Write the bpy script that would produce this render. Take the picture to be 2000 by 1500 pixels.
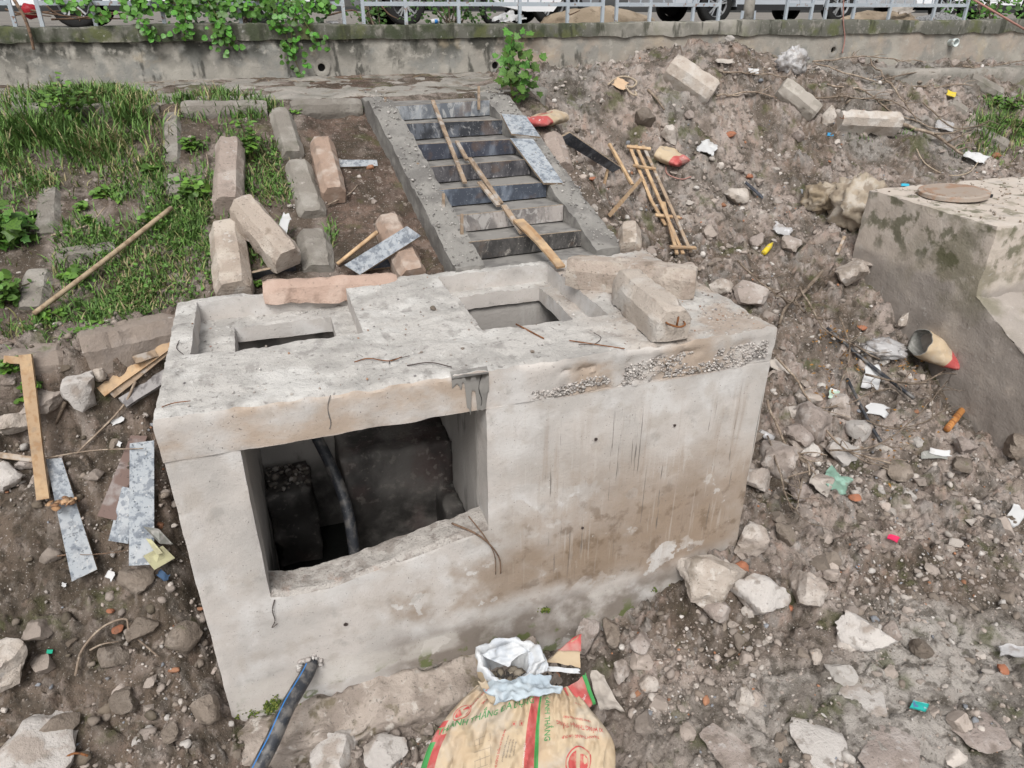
import bpy, bmesh, math, random
import numpy as np
from mathutils import Vector, Matrix
for o in list(bpy.data.objects): bpy.data.objects.remove(o)
SC = bpy.context.scene
COL = SC.collection

# ------------------------------------------------------------------ camera
FPX = 1400.0                        # focal length in pixels of the 2000 x 1500 photograph
PITCH = math.radians(27.5); YAW = math.radians(18.8)
CAM = np.array([0.776, -3.87, 4.5])
cd = bpy.data.cameras.new('camera'); cam = bpy.data.objects.new('camera', cd); COL.objects.link(cam)
cam.location = CAM; cam.rotation_euler = (math.pi/2-PITCH, 0, -YAW)
cd.sensor_width = 36; cd.lens = FPX/2000*36; cd.clip_start = .05; cd.clip_end = 2000
SC.camera = cam

# ------------------------------------------------------------------ sky, sun, exposure (bright overcast)
SUN_EL, SUN_AZ = math.radians(52), math.radians(205)     # azimuth clockwise from +Y
W = bpy.data.worlds.new('World'); SC.world = W; W.use_nodes = True
wn, wl = W.node_tree.nodes, W.node_tree.links
wn.clear()
sky = wn.new('ShaderNodeTexSky'); sky.sky_type = 'NISHITA'; sky.sun_disc = False
sky.sun_elevation = SUN_EL; sky.sun_rotation = SUN_AZ; sky.air_density = 1.0; sky.dust_density = 4.0; sky.ozone_density = 1.0
hs = wn.new('ShaderNodeHueSaturation'); hs.inputs['Saturation'].default_value = .16
bg = wn.new('ShaderNodeBackground'); bg.inputs[1].default_value = .10
wo = wn.new('ShaderNodeOutputWorld')
wl.new(sky.outputs[0], hs.inputs['Color']); wl.new(hs.outputs[0], bg.inputs[0]); wl.new(bg.outputs[0], wo.inputs[0])
sd = bpy.data.lights.new('sun', 'SUN'); sd.energy = 1.5; sd.angle = math.radians(24); sd.color = (1, .97, .93)
so = bpy.data.objects.new('sun', sd); COL.objects.link(so); so.location = (0, -6, 12)
sv = Vector((math.sin(SUN_AZ)*math.cos(SUN_EL), math.cos(SUN_AZ)*math.cos(SUN_EL), math.sin(SUN_EL)))
so.rotation_euler = sv.to_track_quat('Z', 'Y').to_euler()
SC.view_settings.view_transform = 'Standard'; SC.view_settings.look = 'None'
SC.view_settings.gamma = 1; SC.view_settings.use_curve_mapping = False
SC.view_settings.exposure = 0.67
SC.render.engine = 'CYCLES'
SC.cycles.max_bounces = 6; SC.cycles.transparent_max_bounces = 6

# ------------------------------------------------------------------ geometry of the view: pixels of the photo to points of the place
cs_, sn_ = math.cos(YAW), math.sin(YAW)
RGT = np.array([cs_, -sn_, 0.]); FH = np.array([sn_, cs_, 0.])
FWD = FH*math.cos(PITCH)-np.array([0, 0, math.sin(PITCH)]); UPV = FH*math.sin(PITCH)+np.array([0, 0, math.cos(PITCH)])
def ray(px, py): return RGT*((px-1000)/FPX)+UPV*((750-py)/FPX)+FWD
def at(px, py, axis, val):
    d = ray(px, py); return CAM+d*((val-CAM[axis])/d[axis])
def atz(px, py, z): return at(px, py, 2, z)
def proj(p):
    q = np.asarray(p, float)-CAM; f = q@FWD
    return 1000+FPX*(q@RGT)/f, 750-FPX*(q@UPV)/f

# ------------------------------------------------------------------ noise
def _hash(i, j, k, seed):
    n = (i.astype(np.int64)*374761393+j.astype(np.int64)*668265263+k.astype(np.int64)*2147483647+seed*1274126177) & 0xffffffff
    n = ((n ^ (n >> 13))*1274126177) & 0xffffffff
    n = ((n ^ (n >> 16))*2246822519) & 0xffffffff
    return ((n ^ (n >> 15)) & 0xffffff)/float(0xffffff)*2-1
def vnoise(p, seed=0):
    p = np.asarray(p, float); i = np.floor(p); f = p-i; f = f*f*f*(f*(f*6-15)+10); i = i.astype(np.int64)
    r = 0
    for a in (0, 1):
        wa = f[..., 0] if a else 1-f[..., 0]
        for b in (0, 1):
            wb = f[..., 1] if b else 1-f[..., 1]
            for c in (0, 1):
                wc = f[..., 2] if c else 1-f[..., 2]
                r = r+wa*wb*wc*_hash(i[..., 0]+a, i[..., 1]+b, i[..., 2]+c, seed)
    return r
def fbm(p, octv=4, seed=0, gain=.5, lac=2.03):
    p = np.asarray(p, float); r = 0; a = 1.
    for o in range(octv):
        r = r+a*vnoise(p+o*17.3, seed+o); p = p*lac; a *= gain
    return r
def vec_noise(p, octv=3, seed=0): return np.stack([fbm(p, octv, seed+31*q) for q in range(3)], -1)
def worley(u, v, cell, seed):
    """nearest and second nearest jittered cell centre (in cells) and a random number of the nearest cell"""
    x, y = np.asarray(u)/cell, np.asarray(v)/cell; i, j = np.floor(x).astype(np.int64), np.floor(y).astype(np.int64)
    f1 = np.full(x.shape, 9.); f2 = f1.copy(); rid = np.zeros(x.shape)
    for a in (-1, 0, 1):
        for b in (-1, 0, 1):
            ci, cj = i+a, j+b; k = np.zeros_like(ci); cx = ci+.5+.48*_hash(ci, cj, k, seed); cy = cj+.5+.48*_hash(ci, cj, k+1, seed); d = np.hypot(x-cx, y-cy); r = _hash(ci, cj, k+2, seed)*.5+.5
            near = d < f1; f2 = np.where(near, f1, np.minimum(f2, d)); rid = np.where(near, r, rid); f1 = np.where(near, d, f1)
    return f1, f2, rid
def sstep(a, b, x):
    t = np.clip((x-a)/(b-a), 0, 1); return t*t*(3-2*t)
RNG = np.random.default_rng(7)
random.seed(7)

# ------------------------------------------------------------------ mesh helpers
def mk_mesh(name, verts, faces, mats, smooth=False, mi=None, attr=None):
    me = bpy.data.meshes.new(name)
    verts = np.asarray(verts, np.float32)
    if isinstance(faces, np.ndarray):
        k = faces.shape[1]; nf = len(faces)
        me.vertices.add(len(verts)); me.vertices.foreach_set('co', verts.ravel())
        me.loops.add(nf*k); me.loops.foreach_set('vertex_index', faces.astype(np.int32).ravel())
        me.polygons.add(nf); me.polygons.foreach_set('loop_start', np.arange(0, nf*k, k, dtype=np.int32))
        me.update(calc_edges=True)
    else:
        me.from_pydata(verts.tolist(), [], faces); me.update()
    for m in (mats if isinstance(mats, (list, tuple)) else [mats]): me.materials.append(m)
    if smooth: me.polygons.foreach_set('use_smooth', np.ones(len(me.polygons), bool))
    if mi is not None: me.polygons.foreach_set('material_index', np.asarray(mi, np.int32))
    if attr is not None:
        a = me.attributes.new('tint', 'FLOAT_COLOR', 'POINT')
        c = np.ones((len(verts), 4), np.float32); c[:, :3] = attr; a.data.foreach_set('color', c.ravel())
    me.validate()
    if smooth and smooth is not True: me.set_sharp_from_angle(angle=math.radians(smooth))
    return me
def link(name, me, parent=None, loc=None, rot=None):
    o = bpy.data.objects.new(name, me); COL.objects.link(o)
    if loc is not None: o.location = loc
    if rot is not None: o.rotation_euler = rot
    if parent is not None:
        o.parent = parent
    return o
def tag(o, label=None, cat=None, group=None, kind=None):
    if label: o['label'] = label
    if cat: o['category'] = cat
    if group: o['group'] = group
    if kind: o['kind'] = kind
    return o
def thing(name, label, cat, loc=(0, 0, 0), group=None):
    o = bpy.data.objects.new(name, None); COL.objects.link(o); o.location = loc; o.empty_display_size = .1
    return tag(o, label, cat, group)
def obj(name, verts, faces, mat, parent=None, smooth=False, mi=None, attr=None):
    """one mesh object from world coordinates; its origin goes to its own base (or to its parent's)."""
    verts = np.asarray(verts, float)
    if parent is not None:
        p = np.array([0., 0, 0]); q = parent
        while q is not None: p += np.array(q.location); q = q.parent
        return link(name, mk_mesh(name, verts-p, faces, mat, smooth, mi, attr), parent)
    b = np.array([*((verts.max(0)+verts.min(0))/2)[:2], verts[:, 2].min()])
    return link(name, mk_mesh(name, verts-b, faces, mat, smooth, mi, attr), None, b)
class MB:
    """collects pieces of one mesh"""
    def __init__(s): s.v = []; s.f = []; s.m = []
    def add(s, v, f, m=0):
        n = len(s.v); s.v += [tuple(map(float, q)) for q in v]; s.f += [tuple(n+i for i in q) for q in f]; s.m += [m]*len(f); return s
    def box(s, lo, hi, m=0):
        (a, b, c), (d, e, g) = lo, hi
        v = [(a, b, c), (d, b, c), (d, e, c), (a, e, c), (a, b, g), (d, b, g), (d, e, g), (a, e, g)]
        return s.add(v, [(0, 3, 2, 1), (4, 5, 6, 7), (0, 1, 5, 4), (1, 2, 6, 5), (2, 3, 7, 6), (3, 0, 4, 7)], m)
    def tube(s, pts, rad, n=6, m=0, cap=True):
        v, f = tube(pts, rad, n, cap); return s.add(v, f, m)
    def build(s, name, mat, parent=None, smooth=False):
        return obj(name, s.v, s.f, mat, parent, smooth, s.m)
def frame(d, up=(0, 0, 1)):
    d = np.asarray(d, float); d = d/np.linalg.norm(d); up = np.asarray(up, float)
    if abs(d@up) > .98*np.linalg.norm(up): up = np.array([1., 0, 0])
    x = np.cross(d, up); x /= np.linalg.norm(x); return x, d, np.cross(x, d)
def tube(pts, rad, n=6, cap=True):
    pts = np.asarray(pts, float); rad = np.broadcast_to(np.asarray(rad, float), (len(pts),)); v = []; f = []
    for i, p in enumerate(pts):
        d = pts[min(i+1, len(pts)-1)]-pts[max(i-1, 0)]
        x, y, z = frame(d)
        for k in range(n):
            a = 2*math.pi*k/n; v.append(p+rad[i]*(x*math.cos(a)+z*math.sin(a)))
    for i in range(len(pts)-1):
        for k in range(n):
            a, b = i*n+k, i*n+(k+1) % n; f.append((a, b, b+n, a+n))
    if cap: f += [tuple(range(n))[::-1], tuple(range((len(pts)-1)*n, len(pts)*n))]
    return v, f
def curve_pts(pts, n=4):
    """Catmull-Rom through pts"""
    P = np.asarray(pts, float); P = np.vstack([2*P[0]-P[1], P, 2*P[-1]-P[-2]]); out = []
    for i in range(1, len(P)-2):
        for t in np.linspace(0, 1, n, endpoint=False):
            a, b, c, d = P[i-1:i+3]
            out.append(.5*((2*b)+(c-a)*t+(2*a-5*b+4*c-d)*t*t+(3*b-a-3*c+d)*t**3))
    out.append(P[-2]); return np.array(out)
def grid_faces(nu, nv, wrap=False):
    i, j = np.meshgrid(np.arange(nu-(0 if wrap else 1)), np.arange(nv-1), indexing='ij')
    a = i*nv+j; b = ((i+1) % nu)*nv+j
    return np.stack([a, b, b+1, a+1], -1).reshape(-1, 4)
def rough_box(lo, hi, cell=.04, amp=.004, seed=1, freq=6., chip=.012, clip=None):
    """a subdivided box whose faces are slightly uneven and whose edges are worn; returns verts, faces (quads)"""
    lo = np.asarray(lo, float); hi = np.asarray(hi, float); n = np.maximum(1, np.round((hi-lo)/cell).astype(int))
    idx = {}; V = []; Fc = []
    def vid(i, j, k):
        key = (i, j, k)
        if key not in idx: idx[key] = len(V); V.append((i, j, k))
        return idx[key]
    for ax in range(3):
        b, c = (ax+1) % 3, (ax+2) % 3
        for side in (0, n[ax]):
            for p in range(n[b]):
                for q in range(n[c]):
                    def g(p_, q_):
                        t = [0, 0, 0]; t[ax] = side; t[b] = p_; t[c] = q_; return vid(*t)
                    qd = (g(p, q), g(p+1, q), g(p+1, q+1), g(p, q+1))
                    Fc.append(qd if side else qd[::-1])
    I = np.array(V); P = lo+(hi-lo)*I/n
    on = (I == 0).astype(int)-(I == n).astype(int)          # direction inward on each axis
    edge = (np.abs(on).sum(1) >= 2)
    w = np.clip(fbm(P*9+3.1, 3, seed+5)*.9+.35, 0, 1.6)
    P = P+vec_noise(P*freq, 3, seed)*amp
    P[edge] += on[edge]*(chip*w[edge])[:, None]
    return P, np.array(Fc)

# ------------------------------------------------------------------ materials
def surf(name, base, layers=(), rough=.9, bump=((40, .004),), rnd=0., attr=False, coord='geo', spec=.25, metal=0., hue=0., trans=0., alpha=1., sheen=0.):
    """Principled surface: base colour, then noise-masked layers (dict: c colour, s scale, lo, hi, k stretch, d detail, x/y/z trapezoids in metres, w weight, q distortion)."""
    m = bpy.data.materials.new(name); m.use_nodes = True; N, L = m.node_tree.nodes, m.node_tree.links; N.clear()
    out = N.new('ShaderNodeOutputMaterial'); bs = N.new('ShaderNodeBsdfPrincipled'); L.new(bs.outputs[0], out.inputs[0])
    bs.inputs['Roughness'].default_value = rough; bs.inputs['Specular IOR Level'].default_value = spec; bs.inputs['Metallic'].default_value = metal
    if trans: bs.inputs['Transmission Weight'].default_value = trans
    if alpha < 1: bs.inputs['Alpha'].default_value = alpha
    if coord == 'geo': co = N.new('ShaderNodeNewGeometry').outputs['Position']
    else:
        co = N.new('ShaderNodeTexCoord').outputs['Object']
        oi = N.new('ShaderNodeObjectInfo'); ad = N.new('ShaderNodeVectorMath'); ad.operation = 'ADD'
        ml = N.new('ShaderNodeVectorMath'); ml.operation = 'SCALE'; ml.inputs[0].default_value = (13, 29, 41); L.new(oi.outputs['Random'], ml.inputs['Scale'])
        L.new(co, ad.inputs[0]); L.new(ml.outputs[0], ad.inputs[1]); co = ad.outputs[0]
    geo = N.new('ShaderNodeNewGeometry'); sep = N.new('ShaderNodeSeparateXYZ'); L.new(geo.outputs['Position'], sep.inputs[0])
    def noise(s, d=5, k=(1, 1, 1), dist=0., r=.55):
        v = co
        if tuple(k) != (1, 1, 1):
            mp = N.new('ShaderNodeMapping'); mp.inputs['Scale'].default_value = k; L.new(co, mp.inputs[0]); v = mp.outputs[0]
        n = N.new('ShaderNodeTexNoise'); n.inputs['Scale'].default_value = s; n.inputs['Detail'].default_value = d; n.inputs['Roughness'].default_value = r; n.inputs['Distortion'].default_value = dist
        L.new(v, n.inputs['Vector']); return n.outputs['Fac']
    def mrange(v, a, b, c=0., d=1.):
        n = N.new('ShaderNodeMapRange'); n.interpolation_type = 'SMOOTHSTEP'
        for i, q in zip(range(1, 5), (a, b, c, d)): n.inputs[i].default_value = q
        L.new(v, n.inputs[0]); return n.outputs[0]
    def mul(a, b):
        n = N.new('ShaderNodeMath'); n.operation = 'MULTIPLY'
        for i, q in enumerate((a, b)):
            if isinstance(q, (int, float)): n.inputs[i].default_value = q
            else: L.new(q, n.inputs[i])
        return n.outputs[0]
    def mix(f, a, b, t='MIX'):
        n = N.new('ShaderNodeMix'); n.data_type = 'RGBA'; n.blend_type = t
        for i, q in ((0, f), (6, a), (7, b)):
            if isinstance(q, (tuple, list)): n.inputs[i].default_value = (*q[:3], 1)
            elif isinstance(q, (int, float)): n.inputs[i].default_value = q
            else: L.new(q, n.inputs[i])
        return n.outputs[2]
    if attr:
        a = N.new('ShaderNodeAttribute'); a.attribute_name = 'tint'; col = mix(1., base, a.outputs['Color'], 'MULTIPLY')
    else: col = None
    cur = col if col is not None else tuple(base)
    for ly in layers:
        f = mrange(noise(ly.get('s', 5), ly.get('d', 6), ly.get('k', (1, 1, 1)), ly.get('q', 0.), ly.get('r', .55)), ly.get('lo', .45), ly.get('hi', .6))
        for ax in 'xyz':
            if ax in ly:
                a0, a1, a2, a3 = ly[ax]; s = sep.outputs['xyz'.index(ax)]
                if 'wob' in ly:      # ragged limits
                    ad = N.new('ShaderNodeMath'); ad.operation = 'MULTIPLY_ADD'; L.new(noise(ly.get('ws', 3), 5), ad.inputs[0]); ad.inputs[1].default_value = ly['wob']*2
                    ad.inputs[2].default_value = -ly['wob']; a2_ = N.new('ShaderNodeMath'); a2_.operation = 'ADD'; L.new(s, a2_.inputs[0]); L.new(ad.outputs[0], a2_.inputs[1]); s = a2_.outputs[0]
                f = mul(f, mul(mrange(s, a0, a1), mrange(s, a2, a3, 1., 0.)))
        f = mul(f, ly.get('w', 1.))
        cur = mix(f, cur, ly['c'], ly.get('t', 'MIX'))
    if rnd or hue:
        oi = N.new('ShaderNodeObjectInfo'); h = N.new('ShaderNodeHueSaturation'); L.new(mrange(oi.outputs['Random'], 0, 1, 1-rnd, 1+rnd), h.inputs['Value'])
        if hue: L.new(mrange(oi.outputs['Random'], 0, 1, .5-hue, .5+hue), h.inputs['Hue'])
        if isinstance(cur, tuple): h.inputs['Color'].default_value = (*cur[:3], 1)
        else: L.new(cur, h.inputs['Color'])
        cur = h.outputs[0]
    if isinstance(cur, tuple): bs.inputs['Base Color'].default_value = (*cur[:3], 1)
    else: L.new(cur, bs.inputs['Base Color'])
    if bump:
        nr = None
        for s, dist in bump:
            b = N.new('ShaderNodeBump'); b.inputs['Strength'].default_value = 1; b.inputs['Distance'].default_value = dist
            L.new(noise(s, 4, r=.6), b.inputs['Height'])
            if nr is not None: L.new(nr, b.inputs['Normal'])
            nr = b.outputs[0]
        L.new(nr, bs.inputs['Normal'])
    return m
def L_(c, s, lo, hi, **k): return dict(c=c, s=s, lo=lo, hi=hi, **k)
GRIT = [L_((.12, .11, .10), 55, .62, .72, w=.45), L_((.62, .60, .57), 38, .64, .74, w=.4)]
M_CHAMBER = surf('pale cast concrete', (.50, .465, .435), [
    L_((.41, .39, .37), 1.6, .42, .62, w=.75), L_((.57, .555, .54), 2.6, .48, .66, w=.8), L_((.38, .34, .30), 4.5, .54, .66, w=.5), L_((.30, .285, .265), 7, .56, .72, w=.5),
    L_((.36, .26, .18), 1.6, .42, .60, k=(1, 1, 1.6), w=.65, z=(2.2, 2.23, 2.55, 2.6), y=(-.1, -.06, .03, .05)),
    L_((.25, .18, .125), 1.3, .25, .55, x=(1.8, 3.3, 5, 6), z=(.25, .62, .95, 1.9), y=(-.2, -.1, .05, .06), wob=.3, ws=1.9, w=.85),
    L_((.30, .23, .17), 2.2, .36, .60, x=(1.7, 2.4, 5, 6), z=(.4, .7, 1.1, 2.0), y=(-.2, -.1, .05, .06), wob=.3, ws=2.5, w=.55),
    L_((.25, .185, .13), 1.7, .36, .54, x=(.9, 1.4, 2.9, 3.5), z=(.45, .65, .85, 1.1), y=(-.2, -.1, .05, .06), wob=.28, ws=2.4, w=.8),
    L_((.17, .14, .115), 1.9, .33, .50, x=(.9, 1.3, 3.3, 3.8), z=(-.1, .06, .28, .48), y=(-.2, -.1, .05, .06), wob=.22, ws=2.2, w=.85),
    L_((.15, .105, .07), 6, .52, .64, x=(1.6, 2.4, 5, 6), z=(.3, .6, 1.1, 1.5), y=(-.2, -.1, .05, .06), w=.6),
    L_((.53, .50, .46), 2.2, .44, .56, z=(.14, .20, .32, .40), y=(-.2, -.1, .05, .06), wob=.10, ws=1.6, w=.6),
    L_((.50, .47, .44), 34, .57, .66, k=(1, 1, .05), z=(.45, .9, 2.1, 2.2), x=(2, 2.2, 6, 7), y=(-.2, -.1, .05, .06), w=.3, d=5),
    L_((.11, .10, .09), 30, .63, .68, k=(1, 1, .03), z=(.45, .9, 1.9, 2.15), x=(1.95, 2.2, 6, 7), y=(-.2, -.1, .05, .06), w=.75, d=4),
    L_((.30, .24, .19), 11, .52, .66, k=(1, 1, .07), z=(.4, .7, 1.9, 2.2), x=(2, 2.2, 6, 7), y=(-.2, -.1, .05, .06), w=.4, d=5),
    L_((.10, .13, .03), 6, .54, .62, z=(-.5, -.3, .10, .28), y=(-.3, -.2, .05, .06), wob=.12, w=.8),
    L_((.10, .092, .085), 60, .655, .70, w=.75), L_((.22, .205, .19), 120, .62, .68, w=.5), L_((.60, .585, .565), 17, .66, .76, w=.45)], rough=.92, bump=((7, .006), (48, .0028), (180, .0018)))
M_CHTOP = surf('dusty slab concrete', (.45, .43, .405), [
    L_((.34, .325, .305), 2.2, .45, .62, w=.85), L_((.55, .535, .51), 3.4, .5, .66, w=.8), L_((.25, .235, .22), 9, .55, .68, w=.65, k=(1, .6, 1)),
    L_((.33, .25, .19), 2.4, .40, .58, x=(2.6, 3.4, 5, 6), w=.65), L_((.14, .13, .12), 26, .60, .68, w=.6), L_((.64, .62, .60), 30, .62, .7, w=.55)],
    rough=.95, bump=((7, .012), (30, .010), (120, .003)))
M_INNERWALL = surf('streaked inner wall', (.33, .31, .29), [L_((.13, .125, .12), 3, .52, .6, k=(1, 1, .35), w=.8), L_((.42, .4, .38), 6, .56, .68, k=(1, 1, .2), w=.7), L_((.05, .048, .045), 2, .4, .6, z=(-1, -.5, .75, 1.05), w=.9)], rough=.85, bump=((10, .008), (50, .004)))  # upright streaks, and nearly black in the lower part
M_INNER = surf('dark inner concrete', (.15, .14, .13), [
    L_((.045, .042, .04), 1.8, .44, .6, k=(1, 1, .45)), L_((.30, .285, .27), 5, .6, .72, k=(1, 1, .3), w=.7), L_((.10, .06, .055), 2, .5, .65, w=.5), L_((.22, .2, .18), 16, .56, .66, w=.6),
    L_((.03, .028, .026), 3, .36, .6, z=(-1, -.5, .7, 1.2))], rough=.7, bump=((10, .012), (50, .004)))  # blotched dark tone, nearly black towards the bottom
M_BEAM = surf('buff precast concrete', (.365, .305, .26), [L_((.29, .235, .195), 2.2, .46, .6, w=.7), L_((.44, .385, .335), 3.2, .45, .62), L_((.25, .21, .18), 6, .56, .68, w=.6), L_((.50, .47, .44), 11, .60, .70, w=.6), L_((.20, .155, .12), 4, .56, .66, w=.7),
    L_((.14, .12, .10), 48, .60, .68, w=.7)], coord='obj', rnd=.12, hue=.008, bump=((14, .016), (60, .009), (200, .003)))
M_BEAMGREY = surf('weathered grey precast concrete', (.215, .195, .17), [L_((.29, .27, .24), 4, .46, .62), L_((.13, .125, .095), 3, .54, .68, w=.7), L_((.45, .42, .39), 14, .66, .74, w=.5),
    L_((.10, .095, .085), 48, .64, .7, w=.5)], coord='obj', rnd=.1, bump=((14, .016), (60, .009), (200, .003)))
M_STAIR = surf('fresh grey cement', (.235, .225, .208), [L_((.16, .152, .142), 3, .44, .6), L_((.30, .285, .265), 5, .56, .7, w=.7), L_((.36, .34, .32), 30, .66, .74, w=.7), L_((.11, .105, .10), 22, .64, .72, w=.5)],
    rough=.85, bump=((8, .010), (40, .008), (150, .003)))
M_TREAD = surf('smooth troweled cement', (.23, .22, .205), [L_((.155, .148, .14), 4, .45, .6), L_((.29, .275, .26), 9, .58, .7, w=.6)], rough=.8, bump=((20, .003), (90, .001)))
def form_mat(name, dark, mid, pale, lo, k=(1, 1, .55)):
    return surf(name, dark, [L_(mid, 6, .42, .62, w=.8, k=k), L_(pale, 9, lo, lo+.10, w=.7, q=1.2, k=k, r=.7), L_(dark, 34, .55, .64, w=.6, k=(1, 1, .3)), L_(pale, 60, .62, .68, w=.55), L_((.13, .085, .06), 4, .58, .68, w=.5)], coord='obj', rough=.6, bump=((30, .002), (90, .001)), spec=.35)
M_FORM = form_mat('dark cement smeared film plywood', (.045, .05, .062), (.12, .13, .155), (.33, .34, .355), .56)
M_RISERS = [form_mat('brown black riser board', (0.045, 0.043, 0.042), (0.124, 0.117, 0.111), (0.351, 0.325, 0.293), .58), form_mat('whitened riser board', (0.169, 0.156, 0.15), (0.429, 0.39, 0.364), (0.45, 0.43, 0.41), .50), form_mat('slate blue riser board', (0.055, 0.065, 0.085), (0.202, 0.234, 0.286), (0.36, 0.38, 0.4), .58), form_mat('blackish riser board', (0.04, 0.04, 0.046), (0.13, 0.124, 0.13), (0.39, 0.377, 0.377), .57), form_mat('blue black riser board', (0.045, 0.05, 0.068), (0.169, 0.189, 0.227), (0.32, 0.33, 0.35), .60), form_mat('smeared dark riser board', (0.035, 0.038, 0.045), (0.143, 0.156, 0.182), (0.38, 0.38, 0.38), .55), form_mat('pale smeared riser board', (0.13, 0.143, 0.163), (0.351, 0.37, 0.39), (0.44, 0.44, 0.43), .50)]
M_FORMPALE = surf('pale cement smeared plywood', (.31, .335, .36), [L_((.07, .085, .11), 11, .50, .62, w=.75, q=.25, k=(1, 1, .6), r=.7), L_((.37, .385, .40), 5, .46, .66, w=.75), L_((.12, .14, .17), 22, .50, .62, w=.7), L_((.05, .06, .075), 38, .60, .66, w=.8), L_((.5, .49, .47), 34, .62, .7, w=.6)],
    coord='obj', rough=.6, rnd=.15, bump=((30, .002),), spec=.35)
M_FORMBROWN = surf('brown film plywood', (.15, .10, .085), [L_((.30, .28, .27), 6, .5, .66, w=.7), L_((.07, .05, .045), 18, .58, .66, w=.7)], coord='obj', rough=.6, bump=((30, .002),))
M_PLYEDGE = surf('plywood edge', (.30, .235, .17), [L_((.14, .11, .085), 40, .5, .62, k=(1, 1, 6))], coord='obj', bump=())
M_WOOD = surf('raw pale timber', (.41, .285, .175), [L_((.27, .20, .14), 5, .48, .62, w=.6), L_((.33, .20, .105), 22, .48, .62, k=(1, .07, 1), w=.8), L_((.55, .39, .23), 6, .5, .64, w=.6), L_((.25, .2, .15), 9, .6, .72, w=.5)], coord='obj', rnd=.12, rough=.75, bump=((60, .002),))
M_WOODGREY = surf('cement stained timber', (.30, .225, .16), [L_((.17, .125, .09), 20, .48, .62, k=(1, .07, 1), w=.8), L_((.37, .34, .31), 7, .5, .62, w=.8)], coord='obj', rnd=.15, rough=.85, bump=((60, .002),))
M_DEADWOOD = surf('dead twig bark', (.20, .155, .118), [L_((.31, .255, .20), 14, .48, .62), L_((.08, .06, .045), 30, .55, .65, w=.7)], coord='obj', rnd=.25, bump=((70, .002),))
M_BARKBROWN = surf('brown bark', (.17, .11, .075), [L_((.08, .055, .04), 20, .5, .65)], coord='obj', bump=((60, .003),))
M_ROCK = surf('broken concrete rubble', (.345, .295, .26), [L_((.45, .405, .37), 4, .46, .62), L_((.21, .175, .145), 7, .52, .66, w=.75), L_((.50, .475, .45), 12, .6, .7, w=.6), L_((.13, .115, .10), 45, .6, .68, w=.6), L_((.38, .20, .12), 9, .70, .76, w=.5)],
    coord='obj', rnd=.16, hue=.01, bump=((16, .016), (60, .008), (190, .003)))
M_ROCKWHITE = surf('chalky broken concrete', (.46, .43, .405), [L_((.33, .285, .25), 4, .5, .62), L_((.20, .175, .15), 9, .6, .7, w=.7), L_((.13, .12, .11), 45, .62, .7, w=.5)], coord='obj', rnd=.1, bump=((16, .014), (60, .007), (190, .003)))
M_CLOD = surf('dry earth clod', (.20, .165, .135), [L_((.27, .23, .195), 6, .48, .64), L_((.12, .095, .075), 12, .54, .66, w=.8), L_((.10, .11, .04), 5, .62, .7, w=.5)], coord='obj', rnd=.15, bump=((20, .02), (70, .010), (200, .004)))
M_STONES = surf('loose stones', (1, 1, 1), [L_((.16, .135, .11), 14, .54, .7, w=.55), L_((.10, .09, .08), 60, .62, .7, w=.5)], attr=True, bump=((50, .006), (160, .003)))
M_BRICK = surf('red brick', (.31, .13, .075), [L_((.23, .11, .07), 14, .5, .65), L_((.42, .36, .31), 10, .60, .7, w=.7)], coord='obj', rnd=.15, bump=((60, .004),))
M_SOIL = surf('rubble strewn soil', (1, 1, 1), [
    L_((.065, .052, .038), 2.4, .46, .62, w=.65), L_((.29, .245, .215), 3.3, .54, .68, w=.30), L_((.30, .255, .22), 13, .58, .68, w=.6), L_((.055, .045, .034), 9, .50, .64, w=.7),
    L_((.42, .385, .35), 55, .62, .68, w=.75), L_((.06, .05, .04), 42, .60, .68, w=.7), L_((.075, .085, .028), 3.1, .56, .68, w=.6), L_((.55, .52, .49), 110, .665, .70, w=.7)],
    attr=True, rough=.95, bump=((22, .022), (70, .012), (220, .005)), spec=.15)
M_WALL = surf('old rendered wall', (.28, .265, .235), [
    L_((.36, .275, .21), 1.1, .42, .6, x=(3.2, 4.8, 8.5, 9.5), w=.8), L_((.36, .30, .25), 1.4, .4, .6, x=(9.5, 10.5, 30, 31), w=.8), L_((.36, .34, .30), 2.2, .48, .64, w=.7),
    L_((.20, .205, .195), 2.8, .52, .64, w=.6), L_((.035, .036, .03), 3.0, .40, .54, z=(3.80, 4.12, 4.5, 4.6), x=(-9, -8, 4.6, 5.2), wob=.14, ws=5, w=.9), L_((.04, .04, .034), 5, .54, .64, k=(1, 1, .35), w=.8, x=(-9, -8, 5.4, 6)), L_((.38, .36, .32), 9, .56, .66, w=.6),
    L_((.44, .36, .25), 2.5, .58, .7, w=.4), L_((.09, .085, .075), 40, .64, .7, w=.5)], bump=((8, .012), (45, .006)))
M_CAP = surf('mossy wall cap', (.12, .118, .10), [L_((.30, .29, .27), 22, .58, .68, w=.6, k=(1, 1, .5)), L_((.045, .055, .03), 2.6, .42, .58, w=.9, x=(-9, -8, 5, 7)), L_((.10, .11, .045), 3, .5, .64, w=.8), L_((.29, .27, .24), 4, .55, .66, w=.6),
    L_((.33, .31, .275), .9, .3, .5, x=(5.7, 6.3, 8.2, 8.8), w=.8), L_((.035, .037, .025), 7, .55, .66, k=(1, 1, .25), w=.75), L_((.40, .40, .38), 18, .66, .72, w=.5)], bump=((8, .012), (45, .006)))
M_LEDGE = surf('grimy concrete ledge', (.25, .235, .21), [L_((.31, .285, .255), 2.6, .46, .62), L_((.12, .115, .09), 2, .52, .66, w=.7), L_((.16, .13, .10), 5, .56, .68, w=.7), L_((.08, .07, .06), 30, .60, .68, w=.6), L_((.42, .4, .37), 45, .64, .7, w=.6)], bump=((9, .015), (40, .008), (140, .003)))
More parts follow.
